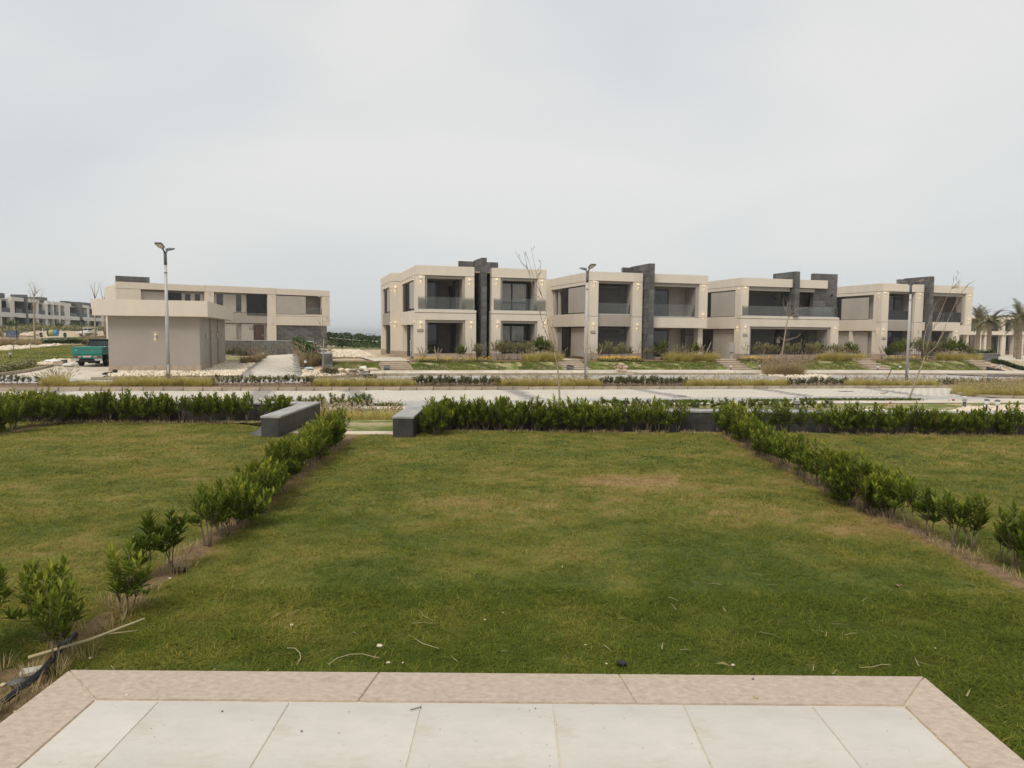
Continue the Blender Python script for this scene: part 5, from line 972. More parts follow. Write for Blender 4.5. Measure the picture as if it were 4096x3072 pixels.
for v, rn in ((1642, 'near'), (1634, 'far')): young([G(u + random.uniform(-8, 8), v) for u in np.arange(2380, 3340, 22)], 'young plant in the %s row behind the right dark wall' % rn, 'young plants behind the right wall', (.85, 1.25), YG + YP[:1])
for v, rn in ((1640, 'near'), (1630, 'middle'), (1622, 'far')): young([G(u + random.uniform(-8, 8), v) for u in np.arange(1090, 1485, 26)], 'young plant in the %s row behind the left wall wing' % rn, 'young plants behind the left wall', (.9, 1.3), YG + YP[:1])
young([G(u, 1622) for u in np.arange(640, 1090, 40)], 'young plant peeping over the left dark wall', 'young plants behind the left wall, low row', (.7, 1.0), YG)
# flowers
def flowers(pts, m, label, r=.035, seed=1):
    rg = random.Random(seed); mb = MB()
    for p in pts: mb.rock(p, r * rg.uniform(.7, 1.3), rg.random(), .6)
    return obj('flowers', mb, M[m], label=label, cat='flowers', kind='stuff')
for i, (Zf, a, b, n_, lb, tt) in enumerate(((px1, 500, 1340, 170, 'yellow and orange flowers in the bed before the leftmost house', -3.1), (px2, 660, 1100, 220, 'orange flowers in the bed before the second house', -3.0), (px3, 520, 880, 110, 'orange flowers in the bed before the third house', -3.0), (px4, 700, 1150, 60, 'sparse orange flowers in the bed before the last house', -3.0))):
    s0, s1 = row_s(Zf, a, tt), row_s(Zf, b, tt); P_ = []; C = []
    for k in range(n_): p = RW(random.uniform(s0, s1), tt + random.uniform(-.35, .45)); P_.append((p.x, p.y, hzf(p.x, p.y) + random.uniform(.15, .34)))
    for k in range(n_ // 3): p = RW(random.uniform(s0, s1), tt + random.uniform(-.4, .5)); C.append((p.x, p.y, hzf(p.x, p.y) + .03))
    flowers(P_, 'flower_y', lb, .04, i); rgn = np.random.RandomState(90 + i); Cn = np.array(C); idx = np.repeat(np.arange(len(C)), 40); n = len(idx); az = rgn.uniform(0, 6.28, n)
    v, t, q = blades(Cn[idx] + np.stack([rgn.normal(0, .14, n), rgn.normal(0, .14, n), rgn.uniform(0, .12, n)], 1), az, rgn.uniform(.2, 1, n), rgn.uniform(.06, .16, n), np.full(n, .045), rgn.uniform(.1, .8, n)); link('flower_foliage', fastmesh('flower_foliage', v, t, M['dryleaf'], q), kind='stuff', label='low leaves under the ' + lb, cat='plants')
flowers([G(u, v) + Vector((0, 0, z)) for u, v, z in ((3560, 1632, .2), (3570, 1625, .24), (3795, 1625, .22), (3812, 1626, .25), (3545, 1638, .16), (3100, 1630, .22), (3760, 1634, .17), (3060, 1634, .2), (3568, 1640, .14))], 'flower_r', 'red flowers in the bed behind the right dark wall', .045, 9)
# creeping weeds along the near edge of the street
C = [G(u, v) for a, b, v in ((2420, 2480, 1614), (2640, 2830, 1612), (3000, 3160, 1608), (3200, 3680, 1604), (1500, 1600, 1627)) for u in np.arange(a, b, 7)]; Cn = np.array([(p.x, p.y, p.z + .03) for p in C]); idx = np.repeat(np.arange(len(C)), 22); n = len(idx); rgn = np.random.RandomState(7)
v, t, q = blades(Cn[idx] + np.stack([rgn.normal(0, .13, n), rgn.normal(0, .1, n), rgn.uniform(0, .05, n)], 1), rgn.uniform(0, 6.28, n), rgn.uniform(.3, 1.2, n), rgn.uniform(.04, .14, n), np.full(n, .035), rgn.uniform(.05, .6, n)); link('creeping_weeds', fastmesh('creeping_weeds', v, t, M['leaf'], q), kind='stuff', label='creeping green weeds along the near edge of the street', cat='weeds')
# ------------------------------------------------------------------ street lamps
def street_lamp(u, vfoot, vtop, label):
    p = G(u, vfoot); topz = at_y(u, vtop, p.y).z; H_ = topz - p.z; e = thing('street_lamp', (p.x, p.y, p.z), YAW, label, 'street lamp', 'tall double-headed street lamps')
    mb = MB(); mb.tube([(0, 0, -.05), (0, 0, H_ * .5), (0, 0, H_ - .55)], [.085, .072, .058], 12); obj('pole', mb, M['pole'], e, smooth=True)
    mb = MB(); mb.tube([(0, 0, H_ - .55), (0, 0, H_)], .066, 12); mb.tube([(0, 0, H_ - .9), (0, 0, H_ - .86)], .068, 12); obj('sleeve', mb, M['head'], e, smooth=True)
    mb = MB(); mb.box(-.14, .14, -.14, .14, 0, .03); mb.box(-.045, .045, -.09, -.083, .55, .95); obj('base_plate', mb, M['pole'], e)
    for sgn in (-1, 1):
        d = Vector((.12 * sgn, sgn, .42)).normalized(); a0 = Vector((0, 0, H_ - .06)); a1 = a0 + d * .42
        mb = MB(); mb.tube([a0, a1], [.04, .03], 8); arm = obj('arm', mb, M['head'], e, smooth=True)
        f = Vector((.12 * sgn, sgn, .22)).normalized(); s_ = f.cross(Vector((0, 0, 1))).normalized(); n = s_.cross(f); mb = MB(); c0 = a1
        prof = [(-.02, .06, .05), (.1, .13, .06), (.55, .15, .05), (.66, .12, .03)]; V = []
        for q, w, hh in prof:
            for a, b in ((-w, -.012), (w, -.012), (w * .9, hh), (-w * .9, hh)): V.append(c0 + f * q + s_ * a + n * b)
        Fs = [(3, 2, 1, 0), (12, 13, 14, 15)] + [(4 * i + j, 4 * i + (j + 1) % 4, 4 * i + 4 + (j + 1) % 4, 4 * i + 4 + j) for i in range(3) for j in range(4)]
        mb.add(V, Fs); hd = obj('lamp_head', mb, M['head'], e, bevel=.006)
        mb = MB(); q = [c0 + f * a + s_ * b - n * .018 for a, b in ((.12, -.1), (.12, .1), (.56, .11), (.56, -.11))]; mb.add(q + [p_ + n * .012 for p_ in q], [(0, 1, 2, 3), (4, 7, 6, 5), (0, 4, 5, 1), (1, 5, 6, 2), (2, 6, 7, 3), (3, 7, 4, 0)]); obj('led_panel', mb, M['ledlens'], hd)
    return e
street_lamp(675, 1546, 1007, 'tall grey double-headed street lamp before the utility building')
street_lamp(2343, 1543, 1085, 'tall grey double-headed street lamp before the second house')
street_lamp(3625, 1537, 1137, 'tall grey double-headed street lamp before the last house')
def lantern(u, vf, vt, label, double=False, head='cup'):
    p = G(u, vf); H_ = at_y(u, vt, p.y).z - p.z; e = thing('lantern_post', (p.x, p.y, p.z), 0, label, 'lamp post', 'black lantern posts')
    mb = MB(); mb.tube([(0, 0, 0), (0, 0, H_ * .92)], [.06, .045], 8); obj('post', mb, M['black'], e); mb = MB(); mb.lathe((0, 0, -.02), [(.28, 0), (.26, .12), (.15, .3), (.08, .5)], 10); obj('base', mb, M['black'], e)
    if head == 'cup': mb = MB(); mb.lathe((0, 0, H_ * .9), [(.06, 0), (.22, .28), (.3, .34), (.3, .38), (.05, .42)], 10); obj('lantern', mb, M['black'], e)
    for sg in ((-1, 1) if double else ()):
        mb = MB(); mb.tube([(0, 0, H_ * .92), (sg * .45, 0, H_ * .92 + .05)], .03, 6); mb.lathe((sg * .5, 0, H_ * .88), [(.2, 0), (.16, .15), (.05, .2)], 8); obj('arm', mb, M['black'], e)
        mb = MB(); mb.lathe((sg * .5, 0, H_ * .88 - .04), [(.15, 0), (.17, .035)], 8); obj('lamp_lens', mb, M['white'], e)
    if head == 'flat':
        mb = MB(); mb.lathe((0, 0, H_ * .92), [(.04, 0), (.3, .1), (.3, .16), (.05, .22)], 10); obj('lantern', mb, M['black'], e); mb = MB(); mb.lathe((0, 0, H_ * .92 + .02), [(.2, 0), (.26, .06)], 10); obj('lamp_lens', mb, M['white'], e)
lantern(67, 1366, 1271, 'black cup-headed lantern post nearest the left picture edge'); lantern(330, 1355, 1282, 'black cup-headed lantern post left of the white pickup')
lantern(3928, 1415, 1320, 'black two-armed lamp post left of the first palm', True, ''); lantern(3995, 1426, 1350, 'black single lamp post between the palms', False, 'flat'); lantern(4056, 1403, 1352, 'black single lamp post behind the right palms', False, 'flat')
# low garden lights
def garden_light(u, v, label, h=.42, base=None, m='white'):
    p = base or G(u, v); e = thing('garden_light', (p.x, p.y, p.z), 0, label, 'garden light', 'low garden lights')
    mb = MB(); mb.tube([(0, 0, -.05), (0, 0, h * .7)], .03, 6); mb.lathe((0, 0, 0), [(.07, 0), (.07, .03)], 8); obj('post', mb, M['black'], e)
    mb = MB(); mb.lathe((0, 0, h * .7), [(.06, 0), (.09, .06), (.09, .13), (.04, .17)], 10); obj('lamp_globe', mb, M[m], e); mb = MB(); mb.lathe((0, 0, h * .7 + .16), [(.10, 0), (.08, .03), (.02, .05)], 10); obj('cap', mb, M['head'], e)
for u, v, lb in ((64, 1386, 'garden light in the far dry grass at the left'), (123, 1396, 'garden light on the pebble edge of the far lawn'), (54, 1406, 'garden light on the left lawn mound, nearer one'), (42, 1439, 'garden light low on the left lawn mound'), (1053, 1436, 'garden light left of the driveway beside the dry grass'), (897, 1441, 'garden light at the back corner of the utility building'), (1207, 1440, 'garden light right of the driveway, farthest one'), (1213, 1467, 'garden light right of the driveway, middle one'), (1222, 1476, 'garden light right of the driveway, nearest one'), (2923, 1487, 'garden light before the steps of the third house'), (3038, 1485, 'garden light left of the big grass mound'), (3511, 1487, 'garden light before the steps of the last house'), (3600, 1487, 'garden light before the lawn of the last house'), (3991, 1487, 'garden light at the foot of the rightmost steps'), (4000, 1482, 'garden light beside the sloping path at the right'), (3945, 1653, 'dark lantern-shaped garden light on the white pebbles'), (3987, 1656, 'round white garden light on the white pebbles')):
    garden_light(u, v, lb, .5 if v < 1480 else .42)
def bollard(u, v, label):
    p = G(u, v); e = thing('bollard_light', (p.x, p.y, p.z), 0, label, 'bollard light', 'grey bollard lights behind the right wall'); mb = MB(); mb.lathe((0, 0, -.05), [(.06, 0), (.06, .3)], 10); obj('post', mb, M['head'], e)
    for i in range(3): mb = MB(); mb.lathe((0, 0, .27 + .045 * i), [(.10, 0), (.10, .015), (.05, .03)], 12); obj('louvre_ring', mb, M['pole'], e)
    mb = MB(); mb.lathe((0, 0, .40), [(.05, 0), (.055, .04), (.02, .06)], 10); obj('cap', mb, M['white'], e)
bollard(3857, 1634, 'grey bollard light standing before the footpath right of the red flowers'); bollard(3188, 1646, 'grey bollard light among the young plants behind the right wall')

# ------------------------------------------------------------------ bare trees
def tree_px(name, y0, Zf, branches, label, r0=.05, twig=14, seed=1, foot=None, wob=.25, twl=.35, group=None, buds=True):
    rg = random.Random(seed); f = at_y(*Zf(*branches[0][0]), y0); fz = hzf(f.x, y0)
    e = thing(name, (f.x, y0, fz), 0, label, 'tree', group or 'bare young trees'); tr, br, bd = MB(), MB(), MB(); allp = []; ends = {}
    for bi, pts in enumerate(branches):
        d0 = 0 if bi == 0 else ends.get(pts[0], (rg.uniform(-wob, wob) * .3, 0))[0]; d1 = 0 if bi == 0 else d0 + rg.uniform(-wob, wob); P_ = []; n = len(pts)
        for i, q in enumerate(pts):
            dy = d0 + (d1 - d0) * i / max(1, n - 1); w = at_y(*Zf(*q), y0 + dy); P_.append(Vector((w.x - f.x, dy, w.z - fz))); ends[q] = (dy, i)
        if bi == 0: P_[0].z = -.1; rr = [r0 * (1 - .45 * i / (n - 1)) for i in range(n)]; tr.tube(P_, rr, 8)
        else: rr = [max(.006, r0 * .42 * (1 - .85 * i / max(1, n - 1))) for i in range(n)]; br.tube(P_, rr, 5); allp += [(P_[i], P_[i + 1]) for i in range(n - 1)]
    for i in range(twig):
        a, b = rg.choice(allp); p = a.lerp(b, rg.random()); d = (b - a).normalized() + Vector((rg.uniform(-.8, .8), rg.uniform(-.8, .8), rg.uniform(-.1, .6))); d = d.normalized() * twl * rg.uniform(.4, 1); br.tube([p, p + d * .5 + Vector((0, 0, .02)), p + d], [.006, .005, .003], 4)
        if buds:
            for k in range(3): bd.rock(p + d * rg.uniform(.3, 1), .014, rg.random(), 1)
    obj('trunk', tr, M['bark'], e, smooth=True); obj('branches', br, M['bark'], e, smooth=True)
    if buds: obj('buds', bd, M['soil'], e, kind='stuff')
    return e
tree_px('sapling', G(2238, 1622).y, px1, [[(2096, 1770), (2095, 1659), (2085, 1450), (2060, 1270), (2035, 1190)], [(2035, 1190), (1960, 1010), (1880, 760), (1800, 480), (1770, 340), (1745, 265), (1720, 150), (1700, 65)], [(2035, 1190), (1990, 1040), (1960, 800), (1900, 560), (1850, 370), (1830, 270), (1800, 120), (1780, 20)], [(1745, 265), (1680, 200), (1640, 130), (1605, 65)], [(1850, 370), (1890, 280), (1885, 170)], [(2060, 1270), (2075, 1180), (2050, 1080), (2020, 960), (1960, 800)], [(1900, 560), (1860, 480), (1800, 330), (1740, 130)], [(1880, 760), (1905, 640), (1860, 560)]], 'tall leaning bare sapling rising before the middle hedge and the leftmost house', .036, 30, 3, twl=.3)
tree_px('sapling', G(3632, 1602).y, px4, [[(905, 1750), (948, 1659), (1000, 1500), (1060, 1360), (1095, 1270), (1100, 1240)], [(1100, 1240), (1160, 1000), (1250, 800), (1340, 600), (1400, 480), (1430, 380), (1500, 285)], [(1100, 1240), (1230, 1120), (1330, 900), (1440, 650), (1500, 560), (1560, 460), (1590, 430)], [(1100, 1240), (1085, 1100), (1110, 960), (1150, 850), (1200, 700), (1230, 640)], [(1160, 1000), (1195, 930), (1250, 850), (1290, 740)], [(1400, 480), (1440, 450), (1500, 375)], [(1400, 480), (1460, 470), (1505, 400)], [(1230, 1120), (1290, 1020), (1350, 890)]], 'leaning bare sapling crossing in front of the last house and the right lamp', .042, 26, 5, twl=.4)
tree_px('pruned_tree', G(3130, 1490).y, px3, [[(950, 1420), (955, 1320), (970, 1150), (985, 1060), (1010, 900), (1035, 795)], [(1035, 795), (1000, 720), (978, 660), (968, 610)], [(1035, 795), (1060, 740), (1090, 690), (1120, 640)], [(1035, 795), (1100, 720), (1180, 700), (1262, 690)], [(1035, 795), (1120, 770), (1160, 770), (1192, 795)], [(985, 1060), (1060, 1040), (1130, 1020), (1172, 985)], [(985, 1060), (945, 1020), (890, 1030)], [(1010, 900), (1050, 930), (1095, 900)], [(1000, 720), (1030, 650), (1015, 610)], [(1060, 740), (1045, 680), (1060, 640)]], 'pruned pale tree standing in the big dry grass mound', .07, 16, 6, twl=.6, buds=False)
def px6s(a, b): return 1200 + a * .18083, 1280 + b * .18083
tree_px('sapling', G(1291, 1481).y, px6s, [[(505, 1120), (510, 1040), (518, 700), (525, 420)], [(525, 420), (500, 330), (470, 200), (430, 60), (415, 0)], [(525, 420), (560, 330), (540, 220), (500, 100), (490, 0), (500, -60)], [(525, 420), (515, 300), (540, 190), (560, 60)], [(490, 0), (530, 60), (575, 40)]], 'thin bare sapling before the slate planter and the long house', .05, 12, 7, twl=.5)
def pxF(a, b): return a * .226, 1150 + b * .226
tree_px('bare_tree', G(138, 1370).y, pxF, [[(620, 980), (610, 760), (600, 400), (600, 160)], [(600, 160), (570, 60), (545, 0), (500, -60)], [(600, 160), (640, 100), (690, 40), (740, 30)], [(600, 400), (560, 250), (540, 120), (490, 0)], [(600, 400), (650, 250), (720, 170), (750, 100)], [(600, 160), (610, 60), (600, -40)], [(640, 100), (620, 20), (580, -100)]], 'bare tree before the far slanted houses, the leftmost tree', .13, 40, 8, twl=1.6, buds=False, wob=1)
tree_px('bare_tree', G(382, 1358).y, pxF, [[(1688, 920), (1685, 700), (1682, 420), (1680, 200)], [(1680, 200), (1640, 60), (1620, 20), (1600, -60)], [(1680, 200), (1720, 80), (1750, 0), (1760, -60)], [(1682, 420), (1630, 280), (1590, 160)], [(1680, 200), (1670, 60), (1680, -120)], [(1682, 420), (1620, 500), (1580, 400)]], 'bare tree left of the utility building roof, nearer of two', .13, 40, 9, twl=1.6, buds=False, wob=1)
tree_px('bare_tree', G(421, 1356).y, pxF, [[(1868, 860), (1860, 700), (1845, 500), (1830, 250)], [(1830, 250), (1800, 120), (1780, 0), (1790, -80)], [(1830, 250), (1860, 150), (1870, 80), (1850, 0)], [(1830, 250), (1890, 180), (1930, 80)], [(1845, 500), (1800, 300), (1770, 180)]], 'bare tree partly hidden by the utility building roof, farther of two', .12, 36, 10, twl=1.6, buds=False, wob=1)

# ------------------------------------------------------------------ palms
M['palm'] = mat('palm_frond', (.13, .125, .055), .7, .2, 2, attr=[(0, (.09, .095, .035)), (1, (.24, .2, .10))], trans=.2, objrand=.1); M['palmtrunk'] = mat('palm_trunk', (.23, .18, .125), .95, .25, 6, .6, 18)
def palm_mesh(seed, n=34, R=2.9):
    rg = random.Random(seed); mb = MB()
    for i in range(n):
        az = i * 2.4 + rg.uniform(-.3, .3); el = rg.uniform(-.3, 1.4); L_ = R * rg.uniform(.8, 1.1); P_ = []; d = Vector((math.cos(az) * math.cos(el), math.sin(az) * math.cos(el), math.sin(el))); p = Vector((0, 0, 0)); a = rg.random() * .9 + .05
        for k in range(11): P_.append(p.copy()); p = p + d * L_ / 10; d = (d + Vector((0, 0, -.10 - .03 * k * .4))).normalized()
        mb.tube(P_, [.045 * (1 - k / 11) + .006 for k in range(11)], 4, a)
        for k in range(1, 11):
            t = (P_[k] - P_[k - 1]).normalized(); s = t.cross(Vector((0, 0, 1)));  s = s.normalized() if s.length > .05 else Vector((1, 0, 0)); ll = .62 * math.sin(math.pi * (k + 1.2) / 13) * R / 2.9
            for sub in range(3):
                b = P_[k - 1].lerp(P_[k], sub / 3)
                for sg in (-1, 1):
                    q = b + (t * .55 + s * sg * .85 + Vector((0, 0, .12))).normalized() * ll * rg.uniform(.8, 1.1); w = t * .035; mb.add([b - w, b + w, q - Vector((0, 0, .1 * ll))], [(0, 1, 2)], a)
    return mesh('crown', mb, M['palm'])
PM = [palm_mesh(i) for i in (1, 2, 3)]
for i, (a, bf, bc, y_, sc, lb) in enumerate(((590, 1205, 600, 92, 1.08, 'date palm left of the two-armed lamp gap, first clear palm'), (350, 1090, 560, 104, 1.1, 'date palm half hidden behind the last house'), (1262, 1225, 540, 90, 1.15, 'tallest date palm at the right picture edge'), (1195, 1110, 640, 108, 1.0, 'farther date palm just left of the tallest palm'), (1480, 1200, 520, 96, 1.1, 'date palm cut by the right picture edge'))):
    p = at_y(3846 + a * .181, 1200 + bf * .181, y_); c = at_y(3846 + a * .181, 1200 + bc * .181, y_); gz_ = hzf(p.x, p.y); e = thing('palm_tree', (p.x, p.y, gz_), i * 1.3, lb, 'palm tree', 'date palms at the right edge'); H_ = c.z - gz_ + .6
    mb = MB(); pr = []
    for k in range(26): z = -.3 + (H_ + .2) * k / 25; r = .27 - .04 * k / 25 + (.035 if k % 2 else 0) + (.10 if k > 21 else 0); pr.append((r, z))
    mb.lathe((0, 0, 0), pr, 10); obj('trunk', mb, M['palmtrunk'], e); o = link('crown', PM[i % 3], e, (0, 0, H_)); o.scale = (sc * .92,) * 3

# ------------------------------------------------------------------ bushes, hedges and walls in the distance
def leaf_mass(name, C, n_each, size, label, cat='bushes', m='hedgefar', seed=1, kind='stuff', lsz=.16):
    rg = np.random.RandomState(seed); C = np.array(C); idx = np.repeat(np.arange(len(C)), n_each); n = len(idx); d = rg.normal(0, 1, (n, 3)); d /= np.linalg.norm(d, axis=1)[:, None]; d[:, 2] = np.abs(d[:, 2]) * .95; r = size * (rg.uniform(.55, 1.05, n))
    P_ = C[idx] + d * (r * rg.uniform(.7, 1.2, len(C))[idx])[:, None]
    v, t, q = blades(P_, rg.uniform(0, 6.28, n), rg.uniform(.3, 1.4, n), lsz * rg.uniform(.6, 1.3, n), np.full(n, lsz * .6), np.clip(rg.uniform(0, 1, n), 0, 1)); return link(name, fastmesh(name, v, t, M[m], q), label=label, cat=cat, kind=kind)
gp_ = mat('thicket_floor', (.05, .08, .017), .95, .4, .5, .6, 3, world=True); strip('thicket_floor', [Vector((x, 106 + .06 * (x + 30), 0)) for x in np.arange(-70, 31, 4)], [Vector((x, 175, 0)) for x in np.arange(-70, 31, 4)], gp_, .12, 50, 26, kind='structure')
C = []
for i in range(620):
    x = random.uniform(-64, 20); y = random.uniform(117, 152); C.append((x, y, hzf(x, y) + .1))
leaf_mass('bush_thicket', C, 90, .75, 'dense green bushes on the rise before the sea', seed=3, lsz=.5)
C = [(x, 110 + .3 * random.random() + .12 * (x + 30), hzf(x, 110) + random.uniform(.1, .6)) for x in np.arange(-34, 4, .4)]; leaf_mass('far_hedge', C, 60, .6, 'clipped green hedge before the bush thicket', 'hedge', seed=4, lsz=.3)
mb = MB(); P_ = [(x, 113.5 + .12 * (x + 30), hzf(x, 113.5) + .75) for x in np.arange(-36, 6, 3)]; mb.tube(P_, .09, 5); obj('far_rail', mb, M['path'], label='thin pale rail between the far hedge and the thicket', cat='rail')
# three thin poles by the sea and a flag marker
for u, v0, v1, w, lb in ((1466, 1350, 1335, 14, 'thin pole with a flat arm by the sea, leftmost of three'), (1480, 1352, 1337, 14, 'thin pole with a flat arm by the sea, middle of three'), (1497, 1354, 1336, 5, 'thin pole with a short arm by the sea, rightmost of three')):
    a = at_y(u, v0, 158); b = at_y(u, v1, 158); gz0 = hzf(a.x, 158); e = thing('sea_lamp', (a.x, 158, gz0), 0, lb, 'lamp post', 'thin lamp posts by the sea'); mb = MB(); mb.tube([(0, 0, 0), (0, 0, b.z - gz0)], .06, 6); obj('post', mb, M['head'], e); mb = MB(); mb.tube([(0, 0, b.z - gz0), (w * 158 / FPX, 0, b.z - gz0 + .08)], .05, 6); obj('arm', mb, M['head'], e)
# retaining wall before the long house, with scrubby shrubs
w0, w1 = G(870, 1414), G(1245, 1413); ang = math.atan2(w1.y - w0.y, w1.x - w0.x); Lw = (w1 - w0).length; e = thing('retaining_wall', (w0.x, w0.y, w0.z), ang, 'dark slate retaining wall at the end of the driveway, scrub growing before it', 'wall')
mb = MB(); mb.box(0, Lw, .02, .4, -.4, 1.22); obj('core', mb, M['slate'], e)
for i in range(int(Lw / 1.2)):
    for r in range(3): mb = MB(); mb.box(i * 1.2 + .01, i * 1.2 + 1.19, -.01, .02, r * .42 + .004, r * .42 + .416); obj('slate_tile', mb, M['slate'], e)
mb = MB(); mb.box(-.05, Lw + .05, -.05, .45, 1.22, 1.27); obj('coping', mb, M['slate_top'], e)
for i in range(26):
    t_ = (i + .5) / 26; p = w0.lerp(w1, t_); plant('scrub_shrub', OT[i % 3], (p.x + .3, p.y - .9 + random.uniform(-.2, .2), hzf(p.x, p.y - .9)), random.uniform(0, 6), random.uniform(.85, 1.1), nth(i + 1) + ' thin scrubby shrub before the retaining wall, from the left', 'shrub', 'scrub before the retaining wall')
# planter with stepped slate wall and green hedge, right of the driveway
pa, pb = G(1288, 1469), G(1250, 1400); pb = Vector((pa.x - 7.0, pa.y + 20, 0)); e = thing('planter_wall', (pa.x, pa.y, hzf(pa.x, pa.y)), math.atan2(pb.y - pa.y, pb.x - pa.x) - math.pi / 2, 'stepped dark slate planter wall with pale coping, right of the driveway', 'wall'); 
for i in range(5):
    y0, y1 = i * 4.2, i * 4.2 + 4.0; top = .78 + .12 * i; mb = MB(); mb.box(0, .62, y0, y1, -.3, top); obj('wall_step', mb, M['slate'], e)
    mb = MB(); mb.box(-.04, .66, y0 - .04, y1, top, top + .05); obj('coping_slab', mb, M['slate_top'], e)
for r in range(3): mb = MB(); mb.box(0.003, .617, -.025, .0, -.05 + r * .27, .21 + r * .27); obj('slate_tile', mb, M['slate'], e)
C = []
for i in range(46): t_ = i / 45; p = pa.lerp(pb, t_); C.append((p.x - .75 + random.uniform(-.15, .15), p.y + .6 + random.uniform(-.2, .2), hzf(p.x, p.y) + random.uniform(.15, .7) + .5 * t_))
leaf_mass('green_hedge', C, 110, .5, 'bright green hedge along the planter wall, right of the driveway', 'hedge', 'hedgefar', 6, lsz=.14)
leaf_mass('red_groundcover', [tuple(G(u, v) + Vector((0, 0, .05))) for v in (1416, 1421) for u in np.arange(895, 1060, 9)], 40, .55, 'reddish ground cover left of the driveway end', 'ground cover', 'youngleaf', 8, lsz=.16)
leaf_mass('brown_hedge_block', [tuple(G(u, v) + Vector((0, 0, .12))) for v in (1497, 1502) for u in np.arange(1300, 1348, 7)], 70, .3, 'small reddish clipped hedge among the pebbles', 'hedge', 'youngleaf', 9, kind=None, lsz=.09)
leaf_mass('left_bed_plants', [tuple(G(u, v) + Vector((0, 0, .05))) for u, v in [(random.uniform(-40, 130), 0) for _ in range(60)] for v in [1494 - .2 * u + random.uniform(-14, 0)]], 60, .3, 'low leafy plants along the left parking kerb', 'plants', 'dryleaf', 10, lsz=.1)
leaf_mass('far_bed_plants', [tuple(G(u, v) + Vector((0, 0, .1))) for v in (1376, 1379) for u in np.arange(150, 330, 5)], 40, .5, 'dark low hedge behind the left lawn mound', 'hedge', 'hedgefar', 11, lsz=.2)
fl = lambda a: FO[0] + math.cos(FY) * a + 2.5 * math.sin(FY) * 1.0
for i, (a, sc, lb) in enumerate(((-10, 1.5, 'grey-green bush before the first far house at the left'), (-4, 1.7, 'large grey-green bush at the left edge before the far houses'), (7, 1.5, 'bush before the second far house'), (9.5, 1.3, 'smaller bush before the second far house'), (20, 1.5, 'bush behind the cable reel trailer'), (30, 1.6, 'bush before the third far house'), (39, 1.5, 'bush behind the white pickup'))):
    x = FO[0] + math.cos(FY) * a + math.sin(FY) * 3.2; y = FO[1] + math.sin(FY) * a - math.cos(FY) * 3.2; plant('far_bush', OG[i % 2] if i % 3 else OL[i % 4], (x, y, hzf(x, y)), i, sc * 1.3, lb, 'shrub', 'bushes before the far houses', sz=sc)
C = [tuple(G(u, v) + Vector((0, 0, .3))) for u, v in [(random.uniform(3865, 3960), 1402) for _ in range(30)]] + [tuple(G(u, v) + Vector((0, 0, .2))) for u, v in [(random.uniform(4030, 4160), 1402) for _ in range(30)]]
leaf_mass('villa_shrubs', C, 60, 1.0, 'clipped shrubs before the far villas at the right', 'shrubs', 'dryleaf', 12, lsz=.3)
leaf_mass('path_edge_plants', [tuple(G(u, v)) for u, v in [(3975 + 130 * t + random.uniform(-6, 6), 1446 + 40 * t + random.uniform(-3, 3)) for t in np.linspace(0, 1, 60)]], 40, .3, 'low green plants along the sloping path at the right', 'plants', 'hedgefar', 13, lsz=.12)
e = thing('planter_box', G(3935, 1440), YAW, 'dark slate planter at the top of the rightmost steps', 'planter'); mb = MB(); mb.box(-1.3, 1.3, -.3, .3, -.3, .5); obj('box', mb, M['slate'], e); mb = MB(); mb.box(-1.34, 1.34, -.34, .34, .5, .54); obj('coping', mb, M['slate_top'], e)
pp = G(3935, 1440); leaf_mass('planter_plants', [(pp.x + math.cos(YAW) * a, pp.y + math.sin(YAW) * a, pp.z + .55) for a in np.arange(-2.0, 1.2, .25)], 40, .35, 'dark leafy plants in the slate planter at the right', 'plants', 'hedgefar', 14, lsz=.14)

C = []
for a in np.arange(-30, 75, .9):
    for o_ in (3.2, 5.5): C.append((FO[0] + math.cos(FY) * a + math.sin(FY) * o_, FO[1] + math.sin(FY) * a - math.cos(FY) * o_, 0))
C = [(x, y, hzf(x, y) + .1) for x, y, _ in C]; leaf_mass('far_row_planting', C, 40, 1.0, 'green planting along the foot of the far houses at the left', 'plants', 'dryleaf', 21, lsz=.35)
C = [(x + random.uniform(-1, 1), y, hzf(x, y) + .05) for x in np.arange(-60, -8, 1.1) for y in (94, 97, 100, 104)]; C = [c for c in C if c[0] > -27]; leaf_mass('low_green_cover', C, 26, .9, 'low green cover between the gravel and the far hedge', 'plants', 'hedgefar', 22, lsz=.3)
